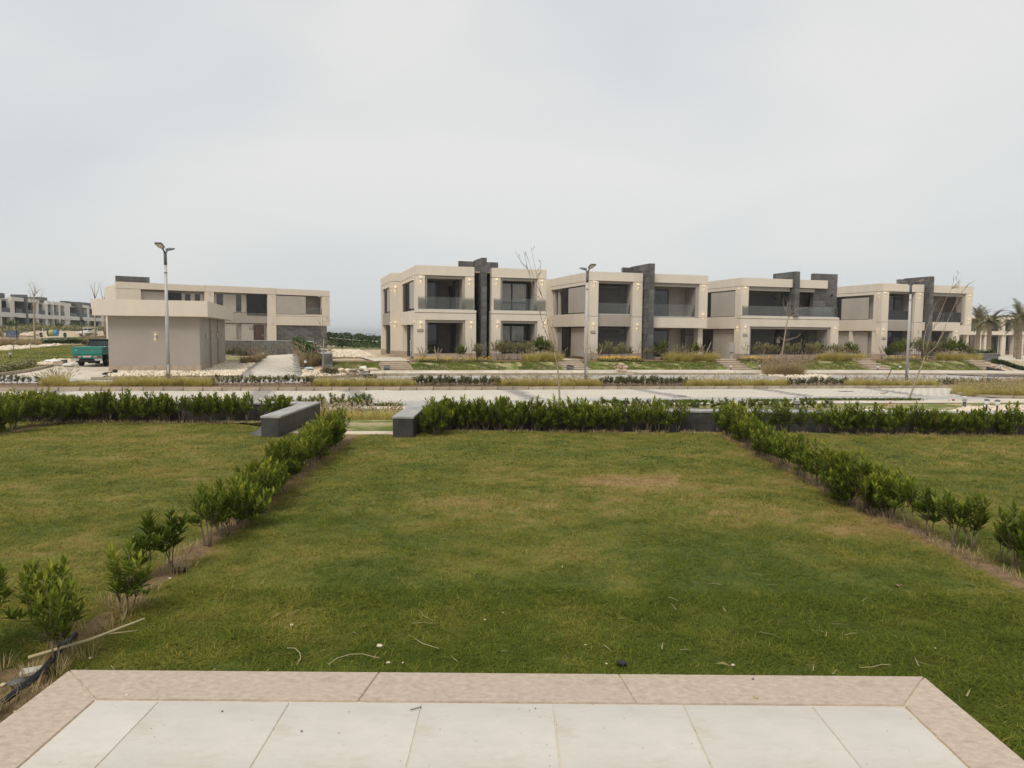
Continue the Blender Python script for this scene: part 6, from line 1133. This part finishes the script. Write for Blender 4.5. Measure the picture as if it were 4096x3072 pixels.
# ------------------------------------------------------------------ green pickup truck
M['truck'] = mat('green_truck_paint', (.022, .21, .17), .35, .2, 2.5, spec=.5); M['truckdark'] = mat('truck_dark_blue', (.012, .02, .022), .4, .1, 5); M['chrome'] = mat('worn_chrome', (.55, .53, .5), .35, .1, 9, metal=.7); M['tyre'] = mat('tyre_rubber', (.02, .02, .02), .85, .2, 9); M['red'] = mat('tail_red', (.35, .02, .02), .35, .1, 9); M['amber'] = mat('tail_amber', (.55, .35, .22), .35, .1, 9); M['platew'] = mat('plate_white', (.55, .48, .44), .6, .05, 9); M['carglass'] = glassmat('car_glass', (.88, .9, .89), dif=.02); M['faded'] = mat('faded_red_lettering', (.20, .07, .05), .7, .2, 9)
def wheel(parent, x, y, r, w, m='tyre'):
    n = 18; mb = MB(); V = []
    for dx, rr in ((-w / 2, r * .62), (-w / 2, r * .93), (-w / 3, r), (w / 3, r), (w / 2, r * .93), (w / 2, r * .62)):
        for j in range(n): t = 2 * math.pi * j / n; V.append((x + dx, y + rr * math.cos(t), r + rr * math.sin(t)))
    Fs = [(i * n + j, i * n + (j + 1) % n, (i + 1) * n + (j + 1) % n, (i + 1) * n + j) for i in range(5) for j in range(n)] + [tuple(range(n))[::-1], tuple(5 * n + j for j in range(n))]
    mb.add(V, Fs); o = obj('wheel', mb, M[m], parent); mb = MB(); mb.box(x - w * .52, x + w * .52, y - r * .3, y + r * .3, r * .7, r * 1.3); obj('rim', mb, M['chrome'], o, bevel=.04); return o
tp = (G(322, 1467) + G(408, 1469)) / 2; tr = thing('pickup_truck', (tp.x - .2, tp.y, tp.z), rad(14), 'old green pickup truck with a dark cab roof, parked beside the utility building', 'truck')
def tb(name, m, *b, parent=None, bevel=.012):
    mb = MB()
    for q in b: mb.box(*q)
    return obj(name, mb, M[m], parent or tr, bevel=bevel)
w = .82
tb('cargo_bed', 'truck', (-w, w, .05, 2.25, .72, .78), (-w, -w + .05, .06, 2.25, .78, 1.17), (w - .05, w, .06, 2.25, .78, 1.17), (-w + .05, w - .05, 2.2, 2.25, .78, 1.17), (-w - .03, w + .03, .0, 2.28, 1.15, 1.19), bevel=.008)
tb('bed_side_ribs', 'truck', *[(s * (w + .004) - .012, s * (w + .004) + .012, y, y + .06, .80, 1.14) for s in (-1, 1) for y in (.3, .8, 1.3, 1.8)], bevel=.006)
tg = tb('tailgate', 'truck', (-w + .0, w - .0, -.035, .0, .755, 1.175), bevel=.012); tb('tailgate_ribs', 'truck', (-w + .04, w - .04, -.047, -.036, .84, .862), (-w + .04, w - .04, -.047, -.036, 1.09, 1.112), parent=tg, bevel=.004)
for a, b in ((-.32, .22), (.36, .68)):
    k = 9 if b - a > .4 else 6; tb('faded_lettering', 'faded', *[(a + (b - a) * i / k + .008, a + (b - a) * (i + .72) / k, -.039, -.036, .965 + .012 * (i % 2), 1.03) for i in range(k)], parent=tg, bevel=0)
tb('emblem', 'chrome', (-.62, -.55, -.04, -.036, .96, 1.03), parent=tg, bevel=0)
tb('rear_panel', 'truck', (-w + .03, w - .03, .0, .06, .5, .75), bevel=.01)
for s in (-1, 1):
    t_ = tb('tail_light', 'red', (s * .70 - .02 - (.15 if s > 0 else 0), s * .70 + .02 + (.15 if s < 0 else 0) , -.02, .0, .57, .66)); tb('reverse_lens', 'amber', (s * .42 - .09, s * .42 + .09, -.02, .0, .57, .66), parent=t_)
pl = tb('number_plate', 'platew', (-.24, .2, -.03, -.005, .56, .68)); tb('plate_lamp', 'truckdark', (-.1, .06, -.04, -.005, .69, .72), parent=pl)
tb('bumper', 'chrome', (-w, -.4, -.16, -.05, .38, .5), (.4, w, -.16, -.05, .38, .5)); tb('tow_bar', 'black', (-.42, .42, -.18, -.04, .3, .46), (-.62, .62, -.1, .05, .28, .36)); tb('chassis', 'black', (-.45, .45, .1, 4.0, .35, .55), (-.15, .15, .5, .9, .2, .35))
cabv = []; mb = MB()                                        # cab: tapered shell with pillars, dark roof
mb.box(-.80, .80, 2.32, 3.75, .5, 1.12); mb.box(-.79, .79, 3.75, 4.75, .5, .98); obj('cab', mb, M['truck'], tr, bevel=.05)
P_ = [(-.74, 2.36, 1.12), (.74, 2.36, 1.12), (-.62, 2.52, 1.56), (.62, 2.52, 1.56), (-.74, 3.9, 1.1), (.74, 3.9, 1.1), (-.62, 3.35, 1.58), (.62, 3.35, 1.58)]; mb = MB()
for a, b in ((0, 2), (1, 3), (2, 3), (4, 6), (5, 7), (6, 7), (2, 6), (3, 7), (0, 1), (4, 5)): mb.tube([P_[a], P_[b]], .045, 6)
mb.tube([(-.76, 2.95, 1.12), (-.64, 2.95, 1.57)], .04, 6); mb.tube([(.76, 2.95, 1.12), (.64, 2.95, 1.57)], .04, 6); obj('cab_pillars', mb, M['truckdark'], tr)
tb('cab_roof', 'truckdark', (-.68, .68, 2.46, 3.42, 1.55, 1.64), bevel=.04)
for nm, q in (('rear_window', (0, 1, 3, 2)), ('windscreen', (5, 4, 6, 7)), ('side_window', (1, 5, 7, 3)), ('side_window', (4, 0, 2, 6))): mb = MB(); V = [Vector(P_[i]) for i in q]; mb.add(V + [v_ + Vector((0, .01, .002)) for v_ in V], [(0, 1, 2, 3), (7, 6, 5, 4)]); obj(nm, mb, M['carglass'], tr)
for s in (-.36, .36): mb = MB(); mb.box(s - .22, s + .22, 2.62, 2.76, .95, 1.28); mb.box(s - .1, s + .1, 2.62, 2.72, 1.28, 1.44); obj('seat', mb, M['black'], tr, bevel=.04)
for s in (-1, 1): tb('rack_post', 'black', (s * .79 - .02, s * .79 + .02, 2.2, 2.24, 1.19, 1.62)); mb = MB(); mb.box(s * .9 - .07, s * .9 + .07, 3.6, 3.65, 1.12, 1.28); obj('wing_mirror', mb, M['black'], tr, bevel=.01)
tb('side_sill', 'truck', (-.82, .82, 2.3, 4.75, .42, .5)); tb('mudguard', 'truckdark', (-.84, -.6, .75, 1.5, .6, .74), (.6, .84, .75, 1.5, .6, .74))
for x, y in ((-.68, 1.1), (.68, 1.1), (-.68, 4.1), (.68, 4.1)): wheel(tr, x, y, .335, .2)

# ------------------------------------------------------------------ far vehicles at the left
wp = G(372, 1347); wt = thing('white_pickup', (wp.x, wp.y, wp.z), rad(50), 'small white pickup truck parked before the far houses', 'truck')
def wb(name, m, *b, bevel=.04):
    mb = MB()
    for q in b: mb.box(*q)
    return obj(name, mb, M[m], wt, bevel=bevel)
wb('cargo_bed', 'white', (-.95, .95, 0, 2.5, .7, 1.25)); wb('cab', 'white', (-.92, .92, 2.55, 4.0, .6, 1.15), (-.9, .9, 4.0, 5.1, .6, 1.05)); wb('cab_windows', 'pane', (-.8, .8, 2.75, 3.85, 1.15, 1.6)); wb('cab_roof', 'white', (-.78, .78, 2.75, 3.8, 1.6, 1.7)); mb = MB(); mb.tube([(-.9, .1, 1.25), (-.9, .1, 1.85), (.9, .1, 1.85), (.9, .1, 1.25)], .04, 5); mb.tube([(-.9, 2.4, 1.25), (-.9, 2.4, 1.85), (.9, 2.4, 1.85), (.9, 2.4, 1.25)], .04, 5); obj('rack', mb, M['white'], wt); wb('bumper', 'black', (-.9, .9, -.1, 0, .4, .62))
for x, y in ((-.8, .9), (.8, .9), (-.8, 4.2), (.8, 4.2)): wheel(wt, x, y, .38, .24)
cp = G(211, 1349); ct = thing('cable_reel_trailer', (cp.x, cp.y, cp.z), rad(8), 'cable reel trailer with a yellow and blue drum before the far houses', 'trailer'); M['bluedrum'] = mat('blue_drum', (.06, .22, .32), .7, .15, 5); M['yellowdrum'] = mat('yellow_drum', (.30, .29, .09), .7, .15, 5)
def drum(x0, x1, r, m, name):
    mb = MB(); n = 16; V = [(x, r * math.cos(2 * math.pi * j / n), 1.15 + r * math.sin(2 * math.pi * j / n)) for x in (x0, x1) for j in range(n)]; mb.add(V, [(j, (j + 1) % n, n + (j + 1) % n, n + j) for j in range(n)] + [tuple(range(n)), tuple(range(n, 2 * n))]); return obj(name, mb, M[m], ct)
drum(-.75, .35, .85, 'yellowdrum', 'cable_drum'); drum(.35, 1.25, .8, 'bluedrum', 'hose_coil'); drum(-1.0, -.75, .95, 'tyre', 'drum_flange')
mb = MB(); mb.tube([(-2.6, 0, .7), (2.8, 0, .7)], .08, 6); mb.tube([(-2.2, -.3, .5), (-2.2, -.3, 2.4)], .08, 6); mb.tube([(2.2, -.3, .5), (2.2, -.3, 2.2)], .08, 6); obj('frame', mb, M['white'], ct)
for x in (-2.8, 3.0): wheel(ct, x, 0, .62, .35)
bp = G(50, 1350); e = thing('blue_container', (bp.x, bp.y, bp.z), .2, 'small blue container beside the leftmost lantern post', 'container'); mb = MB(); mb.box(-1.1, 1.1, -.5, .5, 0, 1.25); obj('body', mb, mat('blue_container', (.07, .10, .2), .7, .2, 4), e, bevel=.05); mb = MB(); mb.box(-1.15, 1.15, -.55, .55, 1.25, 1.32); obj('lid', mb, M['bluedrum'], e)
ep = G(430, 1348); e = thing('old_tyre_wheel', (ep.x, ep.y, ep.z), .9, 'big upright wheel at the left side of the utility building', 'wheel'); wheel(e, 0, 0, 1.0, .5)
rub = [G(u, v) for u, v in ((100, 1346), (110, 1344), (122, 1347), (20, 1345), (30, 1347), (128, 1342))]
for i, p in enumerate(rub): mb = MB(); mb.rock((0, 0, .2), random.uniform(.5, .9), i, .5); obj('rubble_heap', mb, M['pebble'], loc=(p.x, p.y, p.z), label=['heap of pale rubble left of the bare tree at the far road', 'smaller rubble heap left of the bare tree at the far road', 'rubble heap touching the bare tree foot at the far road', 'rubble heap at the left picture edge by the far road', 'rubble heap beside the blue container', 'rubble heap right of the bare tree at the far road'][i], cat='rubble', group='rubble beside the far road')

wt.scale = (.85,) * 3; ct.scale = (.62,) * 3; e_ = bpy.data.objects['blue_container']; e_.scale = (.75,) * 3
# ------------------------------------------------------------------ street-side odds and ends
def box_thing(name, p, rz, label, cat, parts, tilt=(0, 0)):
    e = thing(name, p, rz, label, cat); e.rotation_euler = (*tilt, rz)
    for nm, m, b, bev in parts: mb = MB(); mb.box(*b); obj(nm, mb, M[m], e, bevel=bev)
    return e
s_, _ = frame_s(2902, 1400, .3); p = RW(s_ + .1, -.35); box_thing('electrical_cabinet', (p.x, p.y, hzf(p.x, p.y)), YAW, 'grey electrical cabinet on a short leg beside the third house', 'cabinet', [('cabinet', 'panel', (-.26, .26, -.12, .12, .55, 1.3), .015), ('door', 'panel', (-.23, .23, -.14, -.12, .59, 1.26), .006), ('leg', 'pole', (-.1, .1, -.06, .06, -.1, .55), .006)])
p = G(2485, 1497); e = thing('cement_sacks', (p.x, p.y, p.z + .14), .2, 'stack of dusty cement sacks on the far kerb before the second house', 'sacks')
for i, (x, z, a) in enumerate(((-.18, .12, .3), (.2, .1, -.2), (-.15, .34, .1), (.22, .33, -.1), (.02, .5, .2))):
    mb = MB(); mb.box(-.22, .22, -.16, .16, -.1, .1); o = obj('sack', mb, M['pebble'] if i != 2 else mat('pink_sack', (.5, .3, .25), .9, .2, 6), e, bevel=.08, loc=(x, 0, z)); o.rotation_euler = (a * .4, a, a)
mb = MB(); mb.box(-.1, 1.0, -.35, -.25, -.03, .01); obj('plank', mb, M['bark'], e)
p = G(1548, 1487); mb = MB(); n = 12; V = [(x, .13 * math.cos(2 * math.pi * j / n), .13 + .13 * math.sin(2 * math.pi * j / n)) for x in (-.17, -.15, .15, .17) for j in range(n)]; mb.add(V, [(i * n + j, i * n + (j + 1) % n, (i + 1) * n + (j + 1) % n, (i + 1) * n + j) for i in range(3) for j in range(n)] + [tuple(range(n)), tuple(range(3 * n, 4 * n))]); obj('barrel', mb, M['head'], loc=(p.x, p.y, p.z + .1), rz=.1, bevel=.01, label='dark grey barrel lying at the foot of the steps of the leftmost house', cat='barrel')
p = G(2278, 1484); box_thing('dark_bucket', (p.x, p.y, p.z + .1), .3, 'dark tilted bin at the foot of the steps of the second house', 'bin', [('bin', 'head', (-.2, .2, -.14, .14, .02, .24), .02), ('rim', 'black', (-.22, .22, -.16, .16, .24, .27), .008)], (0, .25))
p = G(3975, 1488); mb = MB(); mb.add([(-.6, 0, 0), (.9, -.1, 0), (.8, .3, .02), (-.5, .35, .32), (-.55, .1, .3)], [(0, 1, 2, 3, 4), (4, 3, 2), (0, 4, 2, 1)]); obj('black_tarp', mb, M['black'], loc=(p.x, p.y, p.z + .12), label='crumpled black sheet beside the rightmost steps', cat='sheet')
pz = G(1420, 1509); e = thing('rubble_pile', (pz.x, pz.y, pz.z + .03), 0, 'pile of broken stone slabs and rubble on the far kerb left of the barrel', 'rubble'); rg = random.Random(4)
for i in range(22): mb = MB(); mb.rock((rg.uniform(-.75, .7), rg.uniform(-.3, .5), rg.uniform(.05, .4)), rg.uniform(.1, .26), i, .45, rg.random()); obj('stone', mb, M['pebble'] if i % 3 else M['kerb'], e)
p = G(1452, 1506); mb = MB(); mb.rock((0, 0, .32), .32, 77, 1.1); obj('white_sack', mb, M['white'], loc=(p.x, p.y, p.z), smooth=True, label='knotted white plastic sack beside the rubble pile', cat='sack')
for u, v, lb in ((1490, 1489, 'broken flat stone slab before the lawn left of the leftmost house steps'), (1545, 1468, 'pale stone on the steps of the leftmost house')): p = G(u, v); mb = MB(); mb.rock((0, 0, .1), .34 if u < 1500 else .12, u, .4); obj('stone_slab', mb, M['pebble'], loc=(p.x, p.y, p.z + .05), label=lb, cat='stone')
p = G(1480, 1514); mb = MB(); n = 16
for i in range(n):
    pass
ring = []
for i in range(n):
    t = 2 * math.pi * i / n
    for j in range(6): a = 2 * math.pi * j / 6; r = .3 + .09 * math.cos(a); ring.append((r * math.cos(t), r * math.sin(t), .1 + .1 * math.sin(a)))
mb.add(ring, [(i * 6 + j, ((i + 1) % n) * 6 + j, ((i + 1) % n) * 6 + (j + 1) % 6, i * 6 + (j + 1) % 6) for i in range(n) for j in range(6)]); obj('tyre', mb, M['tyre'], loc=(p.x, p.y, p.z + .02), smooth=True, label='black tyre lying on the far street below the rubble pile', cat='tyre')
p = G(1235, 1480); mb = MB(); mb.rock((0, 0, .08), .25, 5, .4); obj('plastic_sheet', mb, mat('pale_blue_plastic', (.5, .58, .65), .5, .2, 5), loc=(p.x, p.y, p.z), label='pale blue plastic scrap beside the driveway lights', cat='plastic')
for i, (u, v, m_, lb) in enumerate(((238, 1464, 'plinth', 'brown block left of the truck on the kerb'), (258, 1462, 'head', 'grey rusty bucket on the kerb beside the truck'), (215, 1452, 'white', 'crumpled sack on the pebbles left of the truck'), (280, 1468, 'white', 'white sheet lying beside the truck wheel'))):
    p = G(u, v); mb = MB()
    if 'bucket' in lb: mb.lathe((0, 0, 0), [(.13, 0), (.17, .32), (.15, .32)], 10)
    elif 'block' in lb: mb.box(-.3, .3, -.15, .15, 0, .25)
    else: mb.rock((0, 0, .1), .45, i, .3)
    obj('site_debris', mb, M[m_], loc=(p.x, p.y, p.z + .03), bevel=.02 if 'block' in lb else 0, label=lb, cat='debris')
p = G(432, 1499); mb = MB(); mb.rock((0, 0, .06), .3, 3, .3); mb.rock((.3, .1, .18), .2, 4, .5); obj('black_bags', mb, M['black'], loc=(p.x, p.y, p.z), label='small black bags at the corner of the utility building', cat='bag')
def hose(name, pts, r, m, label, cat, off=.03): P_ = [G(u, v) + Vector((0, 0, off + (r if True else 0))) for u, v in pts]; c = P_[0].copy(); mb = MB(); mb.tube([q - c for q in P_], r, 6); return obj(name, mb, M[m], loc=c, smooth=True, label=label, cat=cat)
hose('black_pipe', [(3560, 1490), (3680, 1494), (3800, 1502), (3950, 1508), (4096, 1511), (4300, 1515)], .03, 'black', 'long black pipe lying across the far street at the right', 'pipe')
hose('black_pipe', [(3950, 1503), (4096, 1506), (4300, 1508)], .03, 'black', 'second black pipe near the right end of the far kerb', 'pipe')
hose('bent_rod', [(3520, 1577), (3535, 1577), (3547, 1575), (3549, 1572)], .02, 'bark', 'bent rod lying on the near street before the right lamp', 'rod')
for u, lb in ((3370, 'dark drain cover on the near street, left one'), (3396, 'dark drain cover on the near street, right one'), (2728, 'dark drain cover at the end of a grey paving band')): p = G(u, 1568 if u > 3000 else 1587); mb = MB(); mb.lathe((0, 0, 0), [(.2, 0), (.2, .012)], 14); obj('drain_cover', mb, M['head'], loc=(p.x, p.y, p.z + .022), label=lb, cat='drain cover')
p = med(3545, .5); mb = MB(); mb.tube([(-.1, 0, 0), (.22, 0, .85)], .03, 6); obj('dark_stake', mb, M['soil'], loc=p, label='dark leaning stake in the grass beside the right street lamp', cat='stake')

# ------------------------------------------------------------------ foreground litter
def lz(x, y): return float(lawn_z(np.array(float(x)), np.array(float(y))))
def onlawn(u, v): d = ray(u, v); k = -CAMH / d.z; return d.x * k, d.y * k
for i, (u, v, r, lb) in enumerate(((1167, 2512, .020, 'rounded beige stone on the lawn left of centre'), (1140, 2522, .010, 'tiny white stone beside the rounded beige stone'), (1520, 2600, .026, 'flat pale stone chip on the lawn near the terrace'), (1940, 2492, .013, 'white stone on the lawn in the middle'), (2010, 2464, .008, 'tiny white stone above the middle white stone'), (2342, 2590, .012, 'white stone on the lawn right of the middle'), (1553, 2665, .018, 'grey pebble at the terrace edge, centre left'), (1612, 2664, .011, 'pale pebble at the terrace edge, centre left'), (2425, 2666, .012, 'pale pebble at the terrace edge beside the black cap'), (680, 2318, .018, 'beige stone in the bare soil of the left hedge'), (3740, 2595, .011, 'brown chip on the lawn at the right'), (362, 2635, .017, 'white broken stone beside the left foreground shrubs'), (2932, 2672, .016, 'white crumpled chip at the terrace edge, right part'), (3470, 1990, .03, 'white stone at the foot of the bushy right hedge'))):
    x, y = onlawn(u, v); mb = MB(); mb.rock((0, 0, r * .25 + .008), r * .65, 900 + i, .6, .4 + .5 * (i % 2)); obj('loose_stone', mb, M['pebble'], loc=(x, y, lz(x, y)), label=lb, cat='stone', group='loose stones on the lawn')
def litter_line(pts, r, m, name, label, cat, z=.03):
    P_ = []
    for u, v in pts: x, y = onlawn(u, v); P_.append(Vector((x, y, lz(x, y) + z)))
    c = P_[0].copy(); mb = MB(); mb.tube([q - c for q in P_], r * .65, 5); return obj(name, mb, M[m], loc=c, smooth=True, label=label, cat=cat)
M['straw'] = mat('dry_straw', (.42, .36, .2), .9, .15, 9)
litter_line([(1148, 2615), (1180, 2616), (1200, 2635), (1203, 2655), (1188, 2680)], .0035, 'straw', 'dry_stalk', 'curled dry stalk at the terrace edge, leftmost', 'stalk'); litter_line([(1315, 2680), (1350, 2656), (1400, 2643), (1450, 2642), (1520, 2660)], .0035, 'straw', 'dry_stalk', 'arched dry stalk at the terrace edge, second from left', 'stalk'); litter_line([(1662, 2584), (1690, 2602), (1755, 2622)], .003, 'straw', 'dry_stalk', 'straight dry stalk on the lawn near the terrace middle', 'stalk'); litter_line([(1650, 2520), (1700, 2514), (1735, 2522), (1730, 2505), (1695, 2490), (1680, 2465)], .002, 'straw', 'dry_stalk', 'thin looping dry stalk on the lawn near the middle', 'stalk'); litter_line([(3440, 2694), (3490, 2690), (3530, 2678), (3560, 2680)], .003, 'straw', 'dry_stalk', 'pale stalk at the terrace edge near its right corner', 'stalk')
x, y = onlawn(2488, 2676); mb = MB(); mb.lathe((0, 0, 0), [(.026, 0), (.027, .018), (.015, .024)], 12); obj('bottle_top', mb, M['black'], loc=(x, y, lz(x, y) + .015), label='small black plastic cap at the terrace edge', cat='cap')
x, y = onlawn(2860, 2678); mb = MB(); leaf(mb, Vector((0, 0, .035)), Vector((1, -.2, .05)), .09, .03, .5, random.Random(2)); mb.v = [(a, b, c) for a, b, c in mb.v]; obj('fallen_leaf', mb, M['dryleaf'], loc=(x, y, 0), label='brown fallen leaf at the terrace edge, right part', cat='leaf')
x, y = onlawn(720, 2290); mb = MB(); mb.lathe((0, 0, -.02), [(.042, 0), (.05, .05), (.046, .05), (.04, .03)], 12); obj('black_pot', mb, M['black'], loc=(x, y, 0), label='black plant pot half sunk in the left hedge soil', cat='pot')
for i, (u, v, lb) in enumerate(((848, 1878, 'dark clod lying on the left lawn'), (2880, 1975, 'small dark clod on the main lawn left of the right hedge'), (3590, 2348, 'small dark clod on the lawn at the right'))): x, y = onlawn(u, v); mb = MB(); mb.rock((0, 0, .02), .03 if i == 0 else .016, i, .5); mb.rock((.04, .02, .015), .02 if i == 0 else .01, i + 9, .5); obj('dark_clod', mb, M['soil'], loc=(x, y, lz(x, y)), label=lb, cat='clod')
# grass creeping over the edge of the terrace, litter in the turf, specks on the tiles
n = 5200; x = NR.uniform(-2.2, 2.1, n); y = 3.455 + np.abs(NR.normal(0, .03, n)); v, t, q = blades(np.stack([x, y, lawn_z(x, y)], 1), NR.uniform(0, 6.28, n), NR.uniform(.1, .9, n), NR.uniform(.05, .16, n) * (.4 + 1.1 * fbm(x * 5, y * 0, 71, 3)), np.full(n, .004), np.clip(dry(x, y) + NR.normal(.1, .2, n), 0, 1)); link('edge_grass', fastmesh('edge_grass', v, t, M['blade'], q), kind='stuff', label='longer grass along the front edge of the terrace', cat='grass')
n = 160; yy = 3.5 + 9 * NR.rand(n) ** 1.6; x = NR.uniform(-.72, .72, n) * yy; k = (yy < lawn_end(x)); x, yy = x[k], yy[k]; n = len(x); v, t, q = blades(np.stack([x, yy, lawn_z(x, yy) + .022], 1), NR.uniform(0, 6.28, n), NR.uniform(1.5, 3, n), NR.uniform(.012, .035, n), NR.uniform(.004, .01, n), NR.uniform(.3, 1, n)); link('turf_litter', fastmesh('turf_litter', v, t, M['dryleaf'], q), kind='stuff', label='scattered dry leaf bits and straw on the lawn', cat='litter')
def ontile(u, v): d = ray(u, v); k = (TZ - CAMH) / d.z; return d.x * k, d.y * k
x, y = ontile(1662, 2837); mb = MB(); mb.tube([(-.022, -.012, 0), (.022, .014, .0)], .0022, 6); mb.tube([(.021, .0135, 0), (.023, .0145, 0)], .005, 6); obj('nail', mb, M['head'], loc=(x, y, TZ + .004), label='small steel nail lying on the tiles near their front edge', cat='nail')
for i, (u, v, r, lb) in enumerate(((1206, 2926, .006, 'dark speck of grit on the second tile from the left'), (2141, 2834, .004, 'tiny dark speck on the tile in the middle'), (508, 2781, .006, 'pale crumb on the front coping near its left corner'), (3012, 2718, .009, 'dark crumb on the front coping, right part'), (3024, 2793, .012, 'small heap of yellow sand on the front coping'), (888, 2846, .006, 'dark speck near the left tile joint'))):
    x, y = ontile(u, v); mb = MB(); mb.rock((0, 0, r * .4), r, 700 + i, .6, .5); obj('grit_speck', mb, M['head'] if 'dark' in lb else (M['straw'] if 'yellow' in lb else M['pebble']), loc=(x, y, TZ), label=lb, cat='grit', group='specks on the terrace')
rg = random.Random(31); mb = MB()
for i in range(260): mb.rock((rg.uniform(-2.1, 2.0), rg.uniform(1.6, 3.43), TZ + .0015), rg.uniform(.0012, .0035), i, .5, rg.random())
obj('terrace_grit', mb, M['gravel'], kind='stuff', label='fine grit strewn over the terrace', cat='grit')
# cane, pipe and rubble in the lower left corner
mb = MB(); mb.tube([(0, 0, .0), (.25, .16, .035), (.47, .32, .09)], [.010, .009, .006], 6); mb.tube([(.3, .2, .045), (.46, .27, .04)], [.004, .002], 5); x, y = onlawn(115, 2680); obj('dry_cane', mb, M['straw'], loc=(x, y, .07), smooth=True, label='long dry cane lying across the left foreground soil', cat='cane')
x0, y0 = onlawn(-60, 2900); x1, y1 = onlawn(170, 2730); x2, y2 = onlawn(255, 2615); x3, y3 = onlawn(300, 2550); mb = MB(); mb.tube([(x0 - .4, y0 - .4, .04), (x0, y0, .05), ((x0 + x1) / 2, (y0 + y1) / 2 + .02, .05), (x1, y1, .06), (x2, y2, .05), (x3, y3, .02)], .018, 8); obj('irrigation_pipe', mb, M['black'], smooth=True, label='black irrigation pipe running along the terrace corner', cat='pipe')
mb = MB(); V = [(-2.9, 1.2, .012), (-2.2, 1.2, .012), (-2.2, 3.5, .012), (-2.35, 3.62, .010), (-2.7, 3.75, .008), (-3.1, 3.55, .008), (-3.2, 2.6, .01)]; mb.add(V, [tuple(range(7))]); obj('soil_patch', mb, M['soil'], kind='structure')
rg = random.Random(12); mb = MB()
for i in range(120): x = rg.uniform(-2.95, -2.25); y = rg.uniform(2.3, 3.6); mb.rock((x, y, .02), rg.uniform(.005, .02), i, .6, rg.random())
obj('soil_crumbs', mb, M['gravel'], kind='stuff', label='crumbs and grit on the soil beside the terrace', cat='grit')
for i, (u, v, lb) in enumerate(((135, 2705, 'broken pale tile piece on the soil beside the terrace'), (70, 2760, 'dark stone under the irrigation pipe'))): x, y = onlawn(u, v); mb = MB(); mb.box(-.06, .06, -.035, .035, 0, .02) if i == 0 else mb.rock((0, 0, .02), .04, 5, .5); obj('tile_fragment', mb, M['tile'] if i == 0 else M['slate'], loc=(x, y, .02), rz=.5, bevel=.003 if i == 0 else 0, label=lb, cat='stone')
C = [(rg.uniform(-2.85, -2.3), rg.uniform(2.9, 3.9), .01) for _ in range(24)]; grass_clumps('dry_stubble', C, 30, .12, 'drygrass', 'dry stubble and straw in the left foreground soil', .0, 99, .05, .004)
C = [(hx + rg.uniform(-.14, .14), rg.uniform(a, b), .005) for hx, a, b, n_ in ((-2.58, 4.2, 11.9, 140), (3.82, 5.0, 13, 120)) for _ in range(n_)]; C = [(x - .03 * (y - 4) if x < 0 else x + .04 * max(0, y - 9), y, z) for x, y, z in C]; grass_clumps('dry_stubble', C, 16, .10, 'drygrass', 'dry stubble under the two side hedges', .0, 98, .07, .005)
C = [(rg.uniform(-11, -4.6), 14.1 + rg.uniform(-.06, .12), .0) for _ in range(90)] + [(rg.uniform(-1.5, 11), 13.2 + rg.uniform(-.05, .1), 0.) for _ in range(150)]; grass_clumps('dry_stubble', C, 14, .09, 'drygrass', 'dry stubble along the foot of the wall hedges', .0, 97, .09, .008)

# ------------------------------------------------------------------ thin sea haze
hm_ = bpy.data.materials.new('haze_air'); hm_.use_nodes = True; n_ = hm_.node_tree.nodes; n_.clear(); pv = n_.new('ShaderNodeVolumePrincipled'); pv.inputs['Color'].default_value = (.93, .95, .97, 1); pv.inputs['Density'].default_value = .0004; pv.inputs['Anisotropy'].default_value = .2
ou = n_.new('ShaderNodeOutputMaterial'); hm_.node_tree.links.new(pv.outputs[0], ou.inputs['Volume']); mb = MB(); mb.box(-31000, 31000, -60, 41000, -11, 16); obj('haze', mb, hm_, kind='stuff', label='thin pale sea haze over the whole place', cat='haze')
